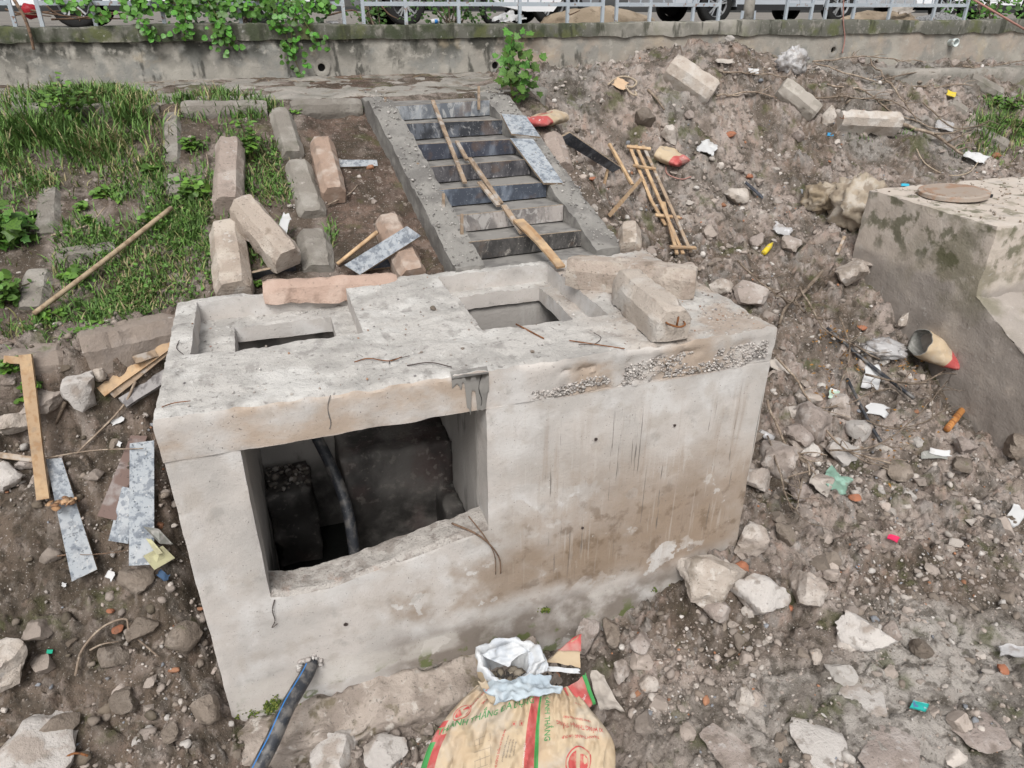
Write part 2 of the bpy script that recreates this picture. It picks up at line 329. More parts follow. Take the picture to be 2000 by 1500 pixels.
M_CH2 = surf('old chamber concrete', (.48, .42, .365), [L_((.50, .45, .40), 2.4, .46, .64, w=.8), L_((.28, .25, .225), 2, .30, .5, z=(-2, -1, 1.85, 2.0), wob=.12, w=.85), L_((.21, .185, .165), 1.5, .42, .62, z=(-2, -1, 1.4, 1.9), wob=.3, w=.6), L_((.30, .27, .245), 5, .54, .68, w=.6),
    L_((.12, .115, .06), 3.0, .40, .58, z=(1.5, 1.9, 2.60, 2.615), y=(.5, .9, 1.6, 2.5), wob=.16, ws=4, w=.6), L_((.07, .075, .03), 5, .50, .6, z=(1.9, 2.2, 2.60, 2.615), y=(.5, .9, 2.7, 3.0), wob=.12, w=.7), L_((.46, .43, .40), 12, .62, .72, w=.5)], bump=((9, .012), (50, .005)))
M_GRASS = surf('grass blades', (1, 1, 1), attr=True, rough=.6, bump=(), spec=.2)
M_LEAF = surf('fresh green leaf', (.085, .19, .03), [L_((.05, .12, .022), 9, .45, .6), L_((.15, .27, .05), 14, .6, .7, w=.6)], coord='obj', rnd=.35, hue=.015, rough=.5, bump=(), spec=.3)
M_LEAFTINT = surf('green leaves', (1, 1, 1), attr=True, rough=.5, bump=(), spec=.3)
M_STEM = surf('green brown stem', (.12, .11, .05), coord='obj', bump=())
M_DRYLEAF = surf('dry orange leaf', (.27, .14, .04), [L_((.15, .08, .03), 20, .5, .6)], coord='obj', bump=())
M_STEEL = surf('peeling grey painted iron', (.34, .38, .42), [L_((.18, .09, .05), 14, .60, .68, w=.9), L_((.45, .48, .5), 5, .5, .65, w=.5), L_((.10, .07, .06), 40, .64, .7, w=.7)], rough=.55, bump=((60, .001),), spec=.4)
M_RUST = surf('rusty iron', (.20, .085, .035), [L_((.10, .045, .025), 40, .5, .62), L_((.32, .15, .06), 25, .6, .7, w=.6)], coord='obj', rough=.9, bump=((150, .001),))
M_WIRE = surf('dull iron wire', (.07, .055, .05), coord='obj', rough=.7, bump=())
M_BLACKPIPE = surf('black polyethylene pipe', (.03, .033, .04), [L_((.16, .15, .14), 12, .46, .66, w=.8), L_((.20, .19, .18), 50, .62, .7, w=.5)], coord='obj', rough=.45, bump=((60, .001),), spec=.45)
M_BLUE = surf('blue pipe stripe', (.03, .16, .42), coord='obj', rough=.45, bump=())
M_PVC = surf('white plastic pipe', (.55, .60, .59), [L_((.3, .29, .26), 8, .55, .68)], coord='obj', rough=.5, bump=())
M_SACK = surf('buff woven cement paper', (.46, .365, .25), [L_((.40, .36, .31), 3, .46, .62, w=.6), L_((.27, .235, .2), 7, .58, .7, w=.5), L_((.42, .31, .20), 5, .48, .62, w=.6), L_((.56, .46, .34), 9, .56, .68, w=.5), L_((.30, .25, .2), 13, .64, .74, w=.4)], coord='obj', rough=.75, bump=((14, .004), (60, .001)))
M_SACKRED = surf('red printed sack', (.42, .085, .08), [L_((.42, .30, .26), 4, .52, .66, w=.6), L_((.55, .2, .18), 7, .52, .66, w=.6), L_((.36, .05, .05), 12, .55, .68, w=.5)], coord='obj', rough=.7, bump=((14, .004),))
M_SACKGREEN = surf('green printed sack', (.06, .27, .08), [L_((.14, .34, .15), 8, .5, .66, w=.6)], coord='obj', rough=.7, bump=((14, .004),))
M_SACKWHITE = surf('white sack lining', (.56, .57, .58), [L_((.42, .45, .49), 4, .46, .64, w=.8), L_((.66, .66, .65), 9, .55, .7, w=.6), L_((.34, .31, .28), 15, .64, .74, w=.5)], coord='obj', rough=.6, bump=((18, .006), (60, .002)))
M_SACKBLUE = surf('pale blue sack lining', (.42, .48, .52), [L_((.33, .39, .44), 5, .46, .64, w=.8), L_((.52, .55, .57), 9, .55, .7, w=.6)], coord='obj', rough=.6, bump=((18, .006), (60, .002)))
M_SACKDIRTY = surf('mud caked sack', (.34, .285, .22), [L_((.45, .41, .36), 4, .48, .62, w=.8), L_((.19, .15, .11), 6, .5, .64, w=.8), L_((.14, .13, .07), 9, .62, .7, w=.6)], coord='obj', rough=.8, bump=((12, .01), (40, .003)))
M_PAPER = surf('grey torn paper', (.40, .36, .32), [L_((.31, .28, .25), 6, .5, .65)], coord='obj', rough=.85, bump=((16, .006),))
M_INKRED = surf('faded red ink', (.42, .075, .07), [L_((.45, .28, .2), 14, .50, .66, w=.7)], coord='obj', rough=.7, bump=())
M_INKGREEN = surf('faded green ink', (.07, .24, .09), [L_((.33, .33, .2), 14, .50, .66, w=.7)], coord='obj', rough=.7, bump=())
M_INKGREY = surf('grey print', (.17, .15, .13), coord='obj', rough=.7, bump=())
M_INKWHITE = surf('white print', (.62, .5, .48), coord='obj', rough=.7, bump=())
M_WHITE = surf('white plastic scrap', (.52, .52, .52), [L_((.45, .43, .41), 12, .56, .68, w=.6)], coord='obj', rough=.5, bump=((20, .004),))
M_FILM = surf('dusty clear plastic film', (.50, .49, .49), [L_((.36, .33, .31), 8, .48, .62), L_((.7, .7, .72), 13, .6, .68)], coord='obj', rough=.25, bump=((14, .012), (40, .004)), alpha=.72, spec=.5)
M_YELLOW = surf('yellow plastic', (.62, .47, .03), [L_((.5, .42, .2), 20, .55, .65)], coord='obj', rough=.4, bump=(), spec=.5)
M_CREAM = surf('yellowed plastic', (.55, .53, .33), [L_((.36, .33, .24), 12, .5, .66, w=.7)], coord='obj', rough=.55, bump=())
M_GREYPL = surf('grey plastic', (.24, .24, .22), [L_((.33, .32, .30), 30, .5, .6, k=(1, .1, 1))], coord='obj', rough=.55, bump=())
M_TEAL = surf('teal cloth', (.17, .27, .215), [L_((.24, .38, .31), 9, .5, .64), L_((.2, .18, .15), 14, .6, .7, w=.6)], coord='obj', rough=.85, bump=((20, .006),))
M_TURQ = surf('turquoise wrapper', (.02, .34, .30), [L_((.10, .12, .3), 30, .56, .64), L_((.4, .5, .5), 22, .62, .7, w=.7)], coord='obj', rough=.3, bump=((20, .003),), spec=.5)
M_PINK = surf('red plastic scrap', (.60, .03, .10), coord='obj', rough=.4, bump=())
M_BAMBOO = surf('orange bamboo', (.42, .19, .06), [L_((.26, .10, .035), 20, .48, .64, k=(1, .08, 1)), L_((.5, .29, .12), 8, .58, .7, w=.6)], coord='obj', rough=.6, bump=((40, .001),))
M_ROPE = surf('frayed rope', (.40, .33, .25), [L_((.28, .22, .16), 50, .5, .6)], coord='obj', bump=((120, .002),))
M_CABLE = surf('faded pink cable', (.36, .19, .16), coord='obj', rough=.6, bump=())
M_ROAD = surf('dusty road', (.17, .155, .14), [L_((.25, .23, .2), 2, .46, .62), L_((.09, .085, .08), 8, .56, .66, w=.6)], bump=((40, .005),))
M_SAND = surf('building sand', (.27, .215, .155), [L_((.34, .275, .205), 4, .48, .62), L_((.18, .14, .10), 9, .56, .68)], bump=((20, .012), (80, .005)))
M_WATER = surf('murky water', (.012, .013, .012), rough=.12, bump=((7, .006),), spec=.5)
M_IRON = surf('cast iron cover', (.34, .285, .24), [L_((.31, .19, .125), 5, .5, .62, w=.8), L_((.36, .32, .28), 7, .55, .68, w=.7)], coord='obj', rough=.85, bump=((40, .003),))
M_RUBBER = surf('tyre rubber', (.018, .018, .018), coord='obj', rough=.8, bump=())
M_ALLOY = surf('alloy wheel', (.55, .56, .57), coord='obj', rough=.35, metal=.8, bump=())
M_GLASSDARK = surf('dark car glass', (.02, .022, .024), coord='obj', rough=.1, bump=(), spec=.6)
M_TRIM = surf('dark plastic trim', (.03, .03, .032), coord='obj', rough=.6, bump=())
M_LAMP = surf('red lamp lens', (.4, .015, .015), coord='obj', rough=.2, bump=(), spec=.6)
def paint(name, c, met=.3): return surf(name, c, coord='obj', rough=.3, metal=met, bump=(), spec=.5)
M_SILVER = paint('silver car paint', (.52, .54, .56)); M_WHITECAR = paint('white car paint', (.72, .73, .75), 0); M_GREYCAR = paint('dark grey car paint', (.16, .165, .175)); M_CARPALE = paint('pale blue grey car paint', (.48, .51, .55))

# ------------------------------------------------------------------ the ground
def _pw(v, pts): a = np.array(pts, float); return np.interp(v, a[:, 0], a[:, 1])
ST_B = np.array([3.055, 1.97]); ST_D = np.array([-.082, .9966]); ST_N = np.array([.9966, .082])     # stairs: foot, uphill direction, right
def stair_uv(u, v):
    du, dv = u-ST_B[0], v-ST_B[1]; return du*ST_N[0]+dv*ST_N[1], du*ST_D[0]+dv*ST_D[1]
def base_h(u, v):
    up = _pw(v, [(-9, 2.0), (1.6, 2.36), (5.0, 3.55), (5.15, 3.6), (7.3, 3.72)])
    up = up-.07*sstep(1.25, 1.4, u)*sstep(5.0, 4.85, v)
    left = _pw(v, [(-9, -.35), (-1.5, -.12), (-.5, .08), (0, .36), (.7, 1.0), (1.2, 1.62), (1.45, 1.95), (1.6, 2.08), (2.4, 2.3), (9, 4)])
    front = _pw(v, [(-9, -.3), (-1.2, -.16), (-.5, -.14), (0, -.12), (9, -.12)])
    rt = _pw(v, [(-9, .0), (-3, .06), (-1.6, .14), (-.6, .28), (0, .46), (.7, .62), (1.6, 1.02), (3.2, 1.85), (4.4, 2.45), (5.05, 2.85), (5.5, 3.38), (6.2, 3.62), (7.3, 3.8)])
    rt = rt+.35*np.exp(-((v-6.3)/.8)**2-((u-7.2)/1.3)**2)*sstep(7.6, 6.6, v)
    far = _pw(v, [(-9, .2), (0, .5), (4.4, 2.5), (5.6, 3.2), (5.9, 3.45), (6.1, 3.6), (7.3, 3.68)])
    rt = rt+(far-rt)*sstep(10, 12, u)
    s, t = stair_uv(u, v)
    upr = np.where(v > 1.9, np.minimum(up, 2.33+.40*np.clip(v-2, 0, 9)), up)
    wr = sstep(4.0, 5.3, u)
    high = upr*(1-wr)+rt*wr
    wl_ = sstep(.25, -.35, u); wf = sstep(2.5, 4.0, u)
    low = left*wl_+front*(1-wl_)*(1-wf)+rt*wf
    edge = 1.60+.25*np.clip(u+.1, -.6, .2)
    wv = np.where(u < 2, sstep(edge-.06, edge+.06, v), sstep(1.2, 2.0, v))
    wv = np.where(u > 4.0, wv*(1-wr), wv)
    h = low*(1-wv)+high*wv
    under = sstep(-1.1, -.95, s)*sstep(1.1, .95, s)*sstep(-.1, .05, t)*sstep(3.5, 3.3, t)
    under2 = sstep(-.80, -.74, s)*sstep(.84, .80, s)*sstep(-.2, .0, t)*sstep(3.1, 3.0, t)
    return h-.55*under2
def rough_amt(u, v):
    slope = sstep(1.7, 2.0, v)*sstep(4.4, 3.8, u)
    crust = sstep(2.3, 3.3, u)*sstep(-.5, -1.0, v)
    ledge = sstep(4.9, 5.2, v)*sstep(4.2, 3.6, u)
    return np.clip(1-.72*slope-.62*crust-.2*ledge, .12, 1)
def ground_h(u, v, fine=True):
    u = np.asarray(u, float); v = np.asarray(v, float)
    h = base_h(u, v); a = rough_amt(u, v)
    p = np.stack([u, v, np.zeros_like(u)], -1)
    h = h+a*(.10*vnoise(p*1.3, 3)+.055*fbm(p*3.1, 2, 5))
    if fine:
        w = p+.05*vec_noise(p*6, 2, 40)
        b = 1-np.abs(vnoise(w*7.0, 11)); c = 1-np.abs(vnoise(w*15.0, 12))
        h = h+a*(.035*(b*b-.55)+.024*(c*c-.5)+.016*fbm(p*34, 2, 21)+.006*vnoise(p*95, 23))
        for cell, amp, sd in ((.21, .085, 301), (.095, .05, 302), (.05, .024, 303)):
            f1, f2, r = worley(w[..., 0]+.12*cell*vnoise(p*(2.2/cell), sd), w[..., 1]+.12*cell*vnoise(p*(2.2/cell)+7, sd), cell, sd); dome = np.clip(1-(f1*1.15)**2.5, 0, 1)*sstep(0, .30, f2-f1)
            h = h+a*amp*(sstep(.35, 1., r)*dome-.18)
        ck = sstep(2.3, 3.2, u)*sstep(-.55, -1.0, v); f1, f2, r = worley(w[..., 0], w[..., 1], .38, 310); h = h+ck*(.05*(r-.5)-.05*sstep(.10, .0, f2-f1))
    return h
GU, GV = np.arange(-7, 22, .06), np.arange(-4.5, 7.4, .06)
_gh = ground_h(*np.meshgrid(GU, GV, indexing='ij'), fine=False)
def gz(u, v):
    fu = np.clip((np.asarray(u, float)-GU[0])/.06, 0, len(GU)-1.001); fv = np.clip((np.asarray(v, float)-GV[0])/.06, 0, len(GV)-1.001)
    i = fu.astype(int); j = fv.astype(int); a = fu-i; b = fv-j
    return _gh[i, j]*(1-a)*(1-b)+_gh[i+1, j]*a*(1-b)+_gh[i, j+1]*(1-a)*b+_gh[i+1, j+1]*a*b
def hit(px, py, off=0.):
    """where the line of sight through a photo pixel meets the ground raised by off"""
    d = ray(px, py); t = np.arange(1.5, 26, .01); P = CAM+t[:, None]*d
    below = P[:, 2] < gz(P[:, 0], P[:, 1])+off
    ins = (P[:, 0] > .0) & (P[:, 0] < 4.09) & (P[:, 1] > 0) & (P[:, 1] < 1.95)
    k = np.argmax(below & ~ins); return P[k]
def gnormal(p, e=.12):
    u, v = p[0], p[1]; n = np.array([-(gz(u+e, v)-gz(u-e, v))/(2*e), -(gz(u, v+e)-gz(u, v-e))/(2*e), 1.]); return n/np.linalg.norm(n)

def build_ground():
    def axis(breaks):
        out = [breaks[0][0]]
        for (a, s), (b, s2) in zip(breaks[:-1], breaks[1:]):
            x = a
            while x < b: x += s+(s2-s)*(x-a)/(b-a); out.append(x)
        return np.array(out)
    au = axis([(-6.5, .05), (-3, .025), (-2, .0165), (4.5, .0165), (6, .02), (10, .04), (20, .09)])
    av = axis([(-4, .03), (-2.2, .016), (2, .018), (5, .026), (7.2, .035)])
    U, V = np.meshgrid(au, av, indexing='ij')
    Z = ground_h(U, V)
    P = np.stack([U, V, Z], -1)
    S = vec_noise(P*5.0, 2, 60)*.02*rough_amt(U, V)[..., None]; P[..., :2] += S[..., :2]
    u, v = U, V
    soil = np.array([.135, .104, .081]); dust = np.array([.305, .255, .222]); dark = np.array([.088, .069, .052]); crust = np.array([.37, .34, .31]); grey = np.array([.25, .238, .22]); red = np.array([.165, .115, .09])
    n1 = sstep(-.5, .5, fbm(np.stack([u, v, 0*u], -1)*.9, 3, 71))[..., None]
    n2 = sstep(-.25, .45, fbm(np.stack([u, v, 0*u], -1)*2.3, 3, 73))[..., None]
    c = soil*(1-n1)+dust*1.08*n1
    lw = (sstep(.3, -.2, u)*sstep(1.9, 1.6, v))[..., None]; c = c*(1-lw)+(dark*(1-n2)+soil*1.15*n2)*lw
    sl = (sstep(4.2, 3.8, u)*sstep(1.7, 1.8, v))[..., None]; c = c*(1-sl)+(soil*.85*(1-n2)+(dust*.8)*n2)*sl
    pit = (sstep(1.2, 1.35, u)*sstep(2.4, 2.2, u)*sstep(1.8, 1.95, v))[..., None]; c = c*(1-pit)+(red*(1-.4*n2))*pit
    w = np.stack([u, v, 0*u], -1); w = w+.05*vec_noise(w*6, 2, 40); pal = np.array([(.40, .335, .30), (.33, .275, .245), (.46, .41, .375), (.21, .17, .14), (.33, .24, .195), (.25, .235, .22)])
    for cell, sd, thr in ((.21, 301, .60), (.095, 302, .50), (.05, 303, .42)):
        f1, f2, r = worley(w[..., 0]+.12*cell*vnoise(np.stack([u, v, 0*u], -1)*(2.2/cell), sd), w[..., 1]+.12*cell*vnoise(np.stack([u, v, 0*u], -1)*(2.2/cell)+7, sd), cell, sd)
        k = (sstep(thr, thr+.15, r)*sstep(.08, .3, f2-f1)*np.clip(rough_amt(u, v)-.2, 0, 1)*(1-.55*lw[..., 0]))[..., None]; c = c*(1-.75*k)+pal[(r*997).astype(int) % 6]*.75*k
    cr = (sstep(2.2, 3.2, u-.4*n1[..., 0])*sstep(-.5, -1.05, v+.3*n2[..., 0]))[..., None]; c = c*(1-cr)+crust*cr
    gr = (sstep(4.2, 5, u)*sstep(3.5, 5.0, v)*sstep(.35, .7, fbm(np.stack([u, v, 0*u], -1)*1.4+9, 3, 77)+.35))[..., None]; c = c*(1-.75*gr)+grey*.75*gr
    fm = (sstep(.2, .6, u)*sstep(3.0, 2.4, u)*sstep(.3, .0, v))[..., None]; c = c*(1-fm)+(dust*.9)*fm
    F = grid_faces(len(au), len(av))
    cu = U.ravel()[F].mean(1); cv = V.ravel()[F].mean(1)
    keep = ~((cu > .06) & (cu < 4.03) & (cv > .06) & (cv < 1.9))
    keep &= ~((cu > 7.75) & (cu < 9.6) & (cv > 2.0) & (cv < 3.1))
    F = F[keep]
    me = mk_mesh('ground', P.reshape(-1, 3), F, M_SOIL, True, attr=c.reshape(-1, 3))
    o = link('ground', me); tag(o, 'rubble strewn brown earth bank around the concrete chamber', kind='structure')
build_ground()
# wider ground outside the detailed part, and the road above the wall
mb = MB()
mb.add([(-60, -60, -.6), (60, -60, -.6), (60, 7.2, -.6), (-60, 7.2, -.6)], [(0, 1, 2, 3)]); o = mb.build('riverbank', M_ROAD); tag(o, 'low ground beyond the bank', kind='structure')
mb = MB(); mb.box((-80, 7.32, 3.4), (80, 400, 4.27)); o = mb.build('road', M_ROAD); tag(o, 'dusty street level behind the railing', kind='structure')

# ------------------------------------------------------------------ the new concrete chamber
def rb(mbx, lo, hi, **k):
    v, f = rough_box(lo, hi, **k); mbx.add(v, f.tolist())
T = 2.5; SB = 2.22
ch = thing('concrete_chamber', 'big pale concrete drainage chamber with square opening, filling the middle of the scene', 'drain chamber', (2.04, .97, 0))
M_SILL = surf('broken concrete edge', (.43, .40, .37), [L_((.28, .25, .225), 6, .46, .6), L_((.46, .43, .4), 14, .56, .66, w=.8), L_((.33, .23, .18), 5, .6, .7, w=.6), L_((.13, .12, .11), 50, .6, .68, w=.7)], bump=((18, .02), (60, .012), (160, .004)))
def build_front():
    """front wall in one piece: pier, broad wall and the broken sill round the opening"""
    def fine(b, c):
        o = []
        for p, q in zip(b[:-1], b[1:]): o += list(np.linspace(p, q, max(1, round((q-p)/c)), endpoint=False))
        return np.array(o+[b[-1]])
    gu, gw, gd = fine([0, .41, 1.92, 4.09], .026), fine([-.15, 1.17, SB], .03), np.linspace(0, .24, 9); nu, nw = len(gu), len(gw)
    solid = np.array([[not (.41 < (gu[i]+gu[i+1])/2 < 1.92 and (gw[j]+gw[j+1])/2 > 1.17) for j in range(nw-1)] for i in range(nu-1)])
    idx = {}; V = []; Fa = []
    def vid(i, j, k):
        if (i, j, k) not in idx: idx[(i, j, k)] = len(V); V.append((gu[i], gd[k], gw[j]))
        return idx[(i, j, k)]
    K = len(gd)-1
    for i in range(nu-1):
        for j in range(nw-1):
            if not solid[i, j]: continue
            Fa.append((vid(i, j, 0), vid(i+1, j, 0), vid(i+1, j+1, 0), vid(i, j+1, 0))); Fa.append((vid(i, j, K), vid(i, j+1, K), vid(i+1, j+1, K), vid(i+1, j, K)))
            for di, dj, p, q in ((-1, 0, (i, j+1), (i, j)), (1, 0, (i+1, j), (i+1, j+1)), (0, -1, (i, j), (i+1, j)), (0, 1, (i+1, j+1), (i, j+1))):
                ii, jj = i+di, j+dj
                if 0 <= ii < nu-1 and 0 <= jj < nw-1 and solid[ii, jj]: continue
                for k in range(K): Fa.append((vid(*p, k+1), vid(*q, k+1), vid(*q, k), vid(*p, k))[::-1])
    P = np.array(V); O = P.copy(); u, d, z = O[:, 0], O[:, 1], O[:, 2]
    prof = np.interp(u, [0, .4, .5, .65, .8, 1.1, 1.35, 1.55, 1.75, 1.93, 2.4], [1.15, 1.10, 1.07, 1.055, 1.06, 1.12, 1.16, 1.20, 1.24, 1.27, 1.17])
    P[:, 2] = z+(prof-1.17)*np.where(z < 1.17, np.clip((z-.3)/.87, 0, 1), (SB-z)/(SB-1.17))
    P += vec_noise(O*6, 3, 1)*.0035
    inop = (u > .415) & (u < 1.915); sill = inop & (np.abs(z-1.17) < .001); one = np.stack([u, 0*u, 0*u], -1)
    P[sill, 2] += (.010*fbm(one*7, 3, 15)+.004*vnoise(one*31, 17))[sill]+(.009*fbm(O*13, 4, 16)+.005*vnoise(O*45, 19))[sill]-.05*(d[sill]-.08)
    P[sill & (d < .001), 1] += np.abs(.035*fbm(O*6, 3, 18))[sill & (d < .001)]; P[sill & (d < .001), 2] -= .012
    ed = ((u < .001) | (u > 4.089)) & (d < .001) | ((np.abs(u-.41) < .002) | (np.abs(u-1.92) < .002)) & (d < .001) & (z > 1.17)
    w = np.clip(fbm(O*9+3, 3, 6)*.9+.35, 0, 1.6)*.011; P[ed, 1] += w[ed]
    mi = [1 if all(1.12 < O[q][2] < 1.18 and .40 < O[q][0] < 1.93 for q in f) else 0 for f in Fa]
    o = obj('front_wall', P, Fa, [M_CHAMBER, M_SILL], ch, 42, mi); o['label'] = 'stained front wall with square opening and broken rough sill'
build_front()
for nm, lo, hi in (('side_wall', (0, .24, -.15), (.405, 1.75, SB)), ('side_wall', (3.89, .24, -.15), (4.09, 1.75, SB)), ('back_wall', (0, 1.75, -.15), (4.09, 1.95, SB)),
                   ('partition_wall', (1.925, .24, -.1), (2.13, 1.75, SB))):
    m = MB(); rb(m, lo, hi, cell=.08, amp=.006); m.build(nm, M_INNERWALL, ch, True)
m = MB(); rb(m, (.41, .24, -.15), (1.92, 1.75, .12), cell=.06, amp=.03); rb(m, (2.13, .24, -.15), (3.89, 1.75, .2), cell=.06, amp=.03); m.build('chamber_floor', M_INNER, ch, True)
m = MB(); m.add([(.41, .24, .22), (1.92, .24, .22), (1.92, 1.75, .22), (.41, 1.75, .22)], [(0, 1, 2, 3)]); m.build('water', M_WATER, ch)
# slanting rendered edge and the old culvert block inside
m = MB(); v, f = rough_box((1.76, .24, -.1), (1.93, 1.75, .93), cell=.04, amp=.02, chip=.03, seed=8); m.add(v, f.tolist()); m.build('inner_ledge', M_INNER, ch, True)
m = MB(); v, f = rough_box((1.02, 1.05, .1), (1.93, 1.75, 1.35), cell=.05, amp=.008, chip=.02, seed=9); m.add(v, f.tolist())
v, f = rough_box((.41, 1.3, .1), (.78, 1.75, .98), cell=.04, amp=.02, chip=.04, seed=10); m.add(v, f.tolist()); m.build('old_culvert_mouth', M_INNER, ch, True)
# roof slab with two stepped manhole recesses
LR, LH = (.15, .83, 1.28, 1.84), (.40, 1.07, 1.12, 1.61)            # recess u0 v0 u1 v1, hole u0 v0 u1 v1
RR, RH = (2.05, .60, 3.06, 1.84), (2.19, .86, 2.93, 1.72)
us = sorted({0, 4.09, LR[0], LR[2], LH[0], LH[2], RR[0], RR[2], RH[0], RH[2]}); vs = sorted({0, 1.95, LR[1], LR[3], LH[1], LH[3], RR[1], RR[3], RH[1], RH[3]})
def slab_top(u, v):
    for R, Hh in ((LR, LH), (RR, RH)):
        if R[0] < u < R[2] and R[1] < v < R[3]:
            return None if (Hh[0] < u < Hh[2] and Hh[1] < v < Hh[3]) else T-.165
    return T
def build_slab():
    # a fine grid of columns: top faces at their level, side faces where the level steps
    def fine(b):
        o = []
        for a, c in zip(b[:-1], b[1:]):
            n = max(1, round((c-a)/.03)); o += list(np.linspace(a, c, n, endpoint=False))
        return np.array(o+[b[-1]])
    gu, gv = fine(us), fine(vs); nu, nv = len(gu), len(gv)
    lev = np.empty((nu-1, nv-1)); 
    for i in range(nu-1):
        for j in range(nv-1):
            t = slab_top((gu[i]+gu[i+1])/2, (gv[j]+gv[j+1])/2); lev[i, j] = SB if t is None else t
    idx = {}; V = []; Fa = []; mi = []
    def vid(x, y, z):
        k = (round(x, 4), round(y, 4), round(z, 4))
        if k not in idx: idx[k] = len(V); V.append((x, y, z))
        return idx[k]
    def zs(a, b): return np.linspace(a, b, max(2, int(round(abs(b-a)/.03))+1))
    for i in range(nu-1):
        for j in range(nv-1):
            z = lev[i, j]; x0, x1, y0, y1 = gu[i], gu[i+1], gv[j], gv[j+1]
            if z > SB:
                Fa.append((vid(x0, y0, z), vid(x1, y0, z), vid(x1, y1, z), vid(x0, y1, z))); mi.append(1)
                Fa.append((vid(x0, y0, SB), vid(x0, y1, SB), vid(x1, y1, SB), vid(x1, y0, SB))); mi.append(0)
            for (ii, jj, a, b) in ((i-1, j, (x0, y1), (x0, y0)), (i+1, j, (x1, y0), (x1, y1)), (i, j-1, (x0, y0), (x1, y0)), (i, j+1, (x1, y1), (x0, y1))):
                zn = lev[ii, jj] if 0 <= ii < nu-1 and 0 <= jj < nv-1 else SB
                if zn < z-.001:
                    q = zs(zn, z)
                    for a0, a1 in zip(q[:-1], q[1:]):
                        Fa.append((vid(*a, a0), vid(*b, a0), vid(*b, a1), vid(*a, a1))); mi.append(0)
    P = np.array(V); n0 = P.copy()
    P += vec_noise(P*5, 3, 81)*.006
    topm = n0[:, 2] > T-.001
    P[topm, 2] += .012*fbm(n0[topm]*7, 4, 83)+.006*fbm(n0[topm]*26, 2, 84)
    ledge = (np.abs(n0[:, 2]-(T-.165)) < .001); P[ledge, 2] += np.abs(.02*fbm(n0[ledge]*14, 3, 85))
    fe = topm & (n0[:, 1] < .001); w = np.clip(fbm(n0[fe]*4, 3, 86)*.8+.5+1.2*np.clip(vnoise(n0[fe]*14, 87)-.35, 0, 1), 0, 2.4); P[fe, 2] -= .014*w; P[fe, 1] += .011*w
    be = (n0[:, 1] < .001) & (n0[:, 2] < SB+.001); P[be, 1] += .007*np.clip(vnoise(n0[be]*11, 89)+.1, 0, 1)
    oth = topm & ((n0[:, 0] < .001) | (n0[:, 0] > 4.089) | (n0[:, 1] > 1.949)); P[oth, 2] -= .012
    cr = (n0[:, 1] < .001) & (n0[:, 2] < T-.08) & (n0[:, 0] > 2.1)            # honeycombed strip of the front edge
    P[cr, 1] += np.abs(.030*fbm(n0[cr]*17, 3, 88))*sstep(2.1, 2.6, n0[cr, 0])
    fw = n0[:, 1] < .001; P[fw, 1] -= .006
    obj('roof_slab', P, [tuple(q) for q in Fa], [M_CHAMBER, M_CHTOP], ch, 42, mi)
build_slab()
# stones showing in the honeycombed strip
ICO_V = None
def ico(sub):
    bm = bmesh.new(); bmesh.ops.create_icosphere(bm, subdivisions=sub, radius=1); V = np.array([v.co for v in bm.verts]); Fq = np.array([[v.index for v in f.verts] for f in bm.faces]); bm.free(); return V, Fq
ICO = {s: ico(s) for s in (1, 2, 3, 4)}
def rock_shape(sub, seed, cuts=9, rgh=.10, flat=1.):
    r = np.random.default_rng(seed); D, Fq = ICO[sub]; R = np.full(len(D), 1.25)
    for _ in range(cuts):
        n = r.normal(size=3); n /= np.linalg.norm(n); d = r.uniform(.55, .95); c = D@n
        R = np.minimum(R, np.where(c > .05, d/np.maximum(c, .05), 9))
    P = D*R[:, None]; P = P*(1+rgh*fbm(P*1.9+seed*3.7, 4, seed))[:, None]+vec_noise(P*4.5+seed, 2, seed+3)*rgh*.35
    P[:, 2] *= flat; return P, Fq
def scatter(name, spots, sizes, shapes, cols, mat, parent=None, squash=(.6, 1.), label=None, kind='stuff', smooth=False, sink=.3, normals=None):
    n = len(spots); k = len(shapes[0][0]); V = np.empty((n, k, 3)); Fl = np.empty((n, len(shapes[0][1]), 3), np.int64)
    for i in range(n):
        P, Fq = shapes[i % len(shapes)]; a = RNG.uniform(0, 6.28); c, s = math.cos(a), math.sin(a); b = RNG.uniform(-.6, .6)
        sc = sizes[i]*np.array([1, RNG.uniform(.65, 1), RNG.uniform(*squash)]); Q = P*sc
        Q = np.stack([Q[:, 0], Q[:, 1]*math.cos(b)-Q[:, 2]*math.sin(b), Q[:, 1]*math.sin(b)+Q[:, 2]*math.cos(b)], -1)
        V[i] = np.stack([Q[:, 0]*c-Q[:, 1]*s, Q[:, 0]*s+Q[:, 1]*c, Q[:, 2]], -1)+spots[i]+np.array([0, 0, sizes[i]*(.5-sink)]); Fl[i] = Fq+i*k
    at_ = np.repeat(np.asarray(cols)[:, None, :], k, 1).reshape(-1, 3)
    o = obj(name, V.reshape(-1, 3), Fl.reshape(-1, 3), mat, parent, smooth, attr=at_)
    tag(o, label, kind=kind); return o
SH1 = [rock_shape(1, s, 7, .08) for s in range(12)]; SH2 = [rock_shape(2, 40+s, 9, .12) for s in range(10)]
def stonecols(n, pal, w=None):
    pal = np.array(pal); c = pal[RNG.choice(len(pal), n, p=w)]; return c*RNG.uniform(.75, 1.2, (n, 1))
n = 1900; u = 2.15+1.9*RNG.random(n)**.8; z = SB+.01+RNG.random(n)*.17*(.35+.65*sstep(2.3, 3.2, u)); y = RNG.uniform(-.003, .016, n)
keep = fbm(np.stack([u*6, z*9, 0*u], -1), 2, 91) > -.22
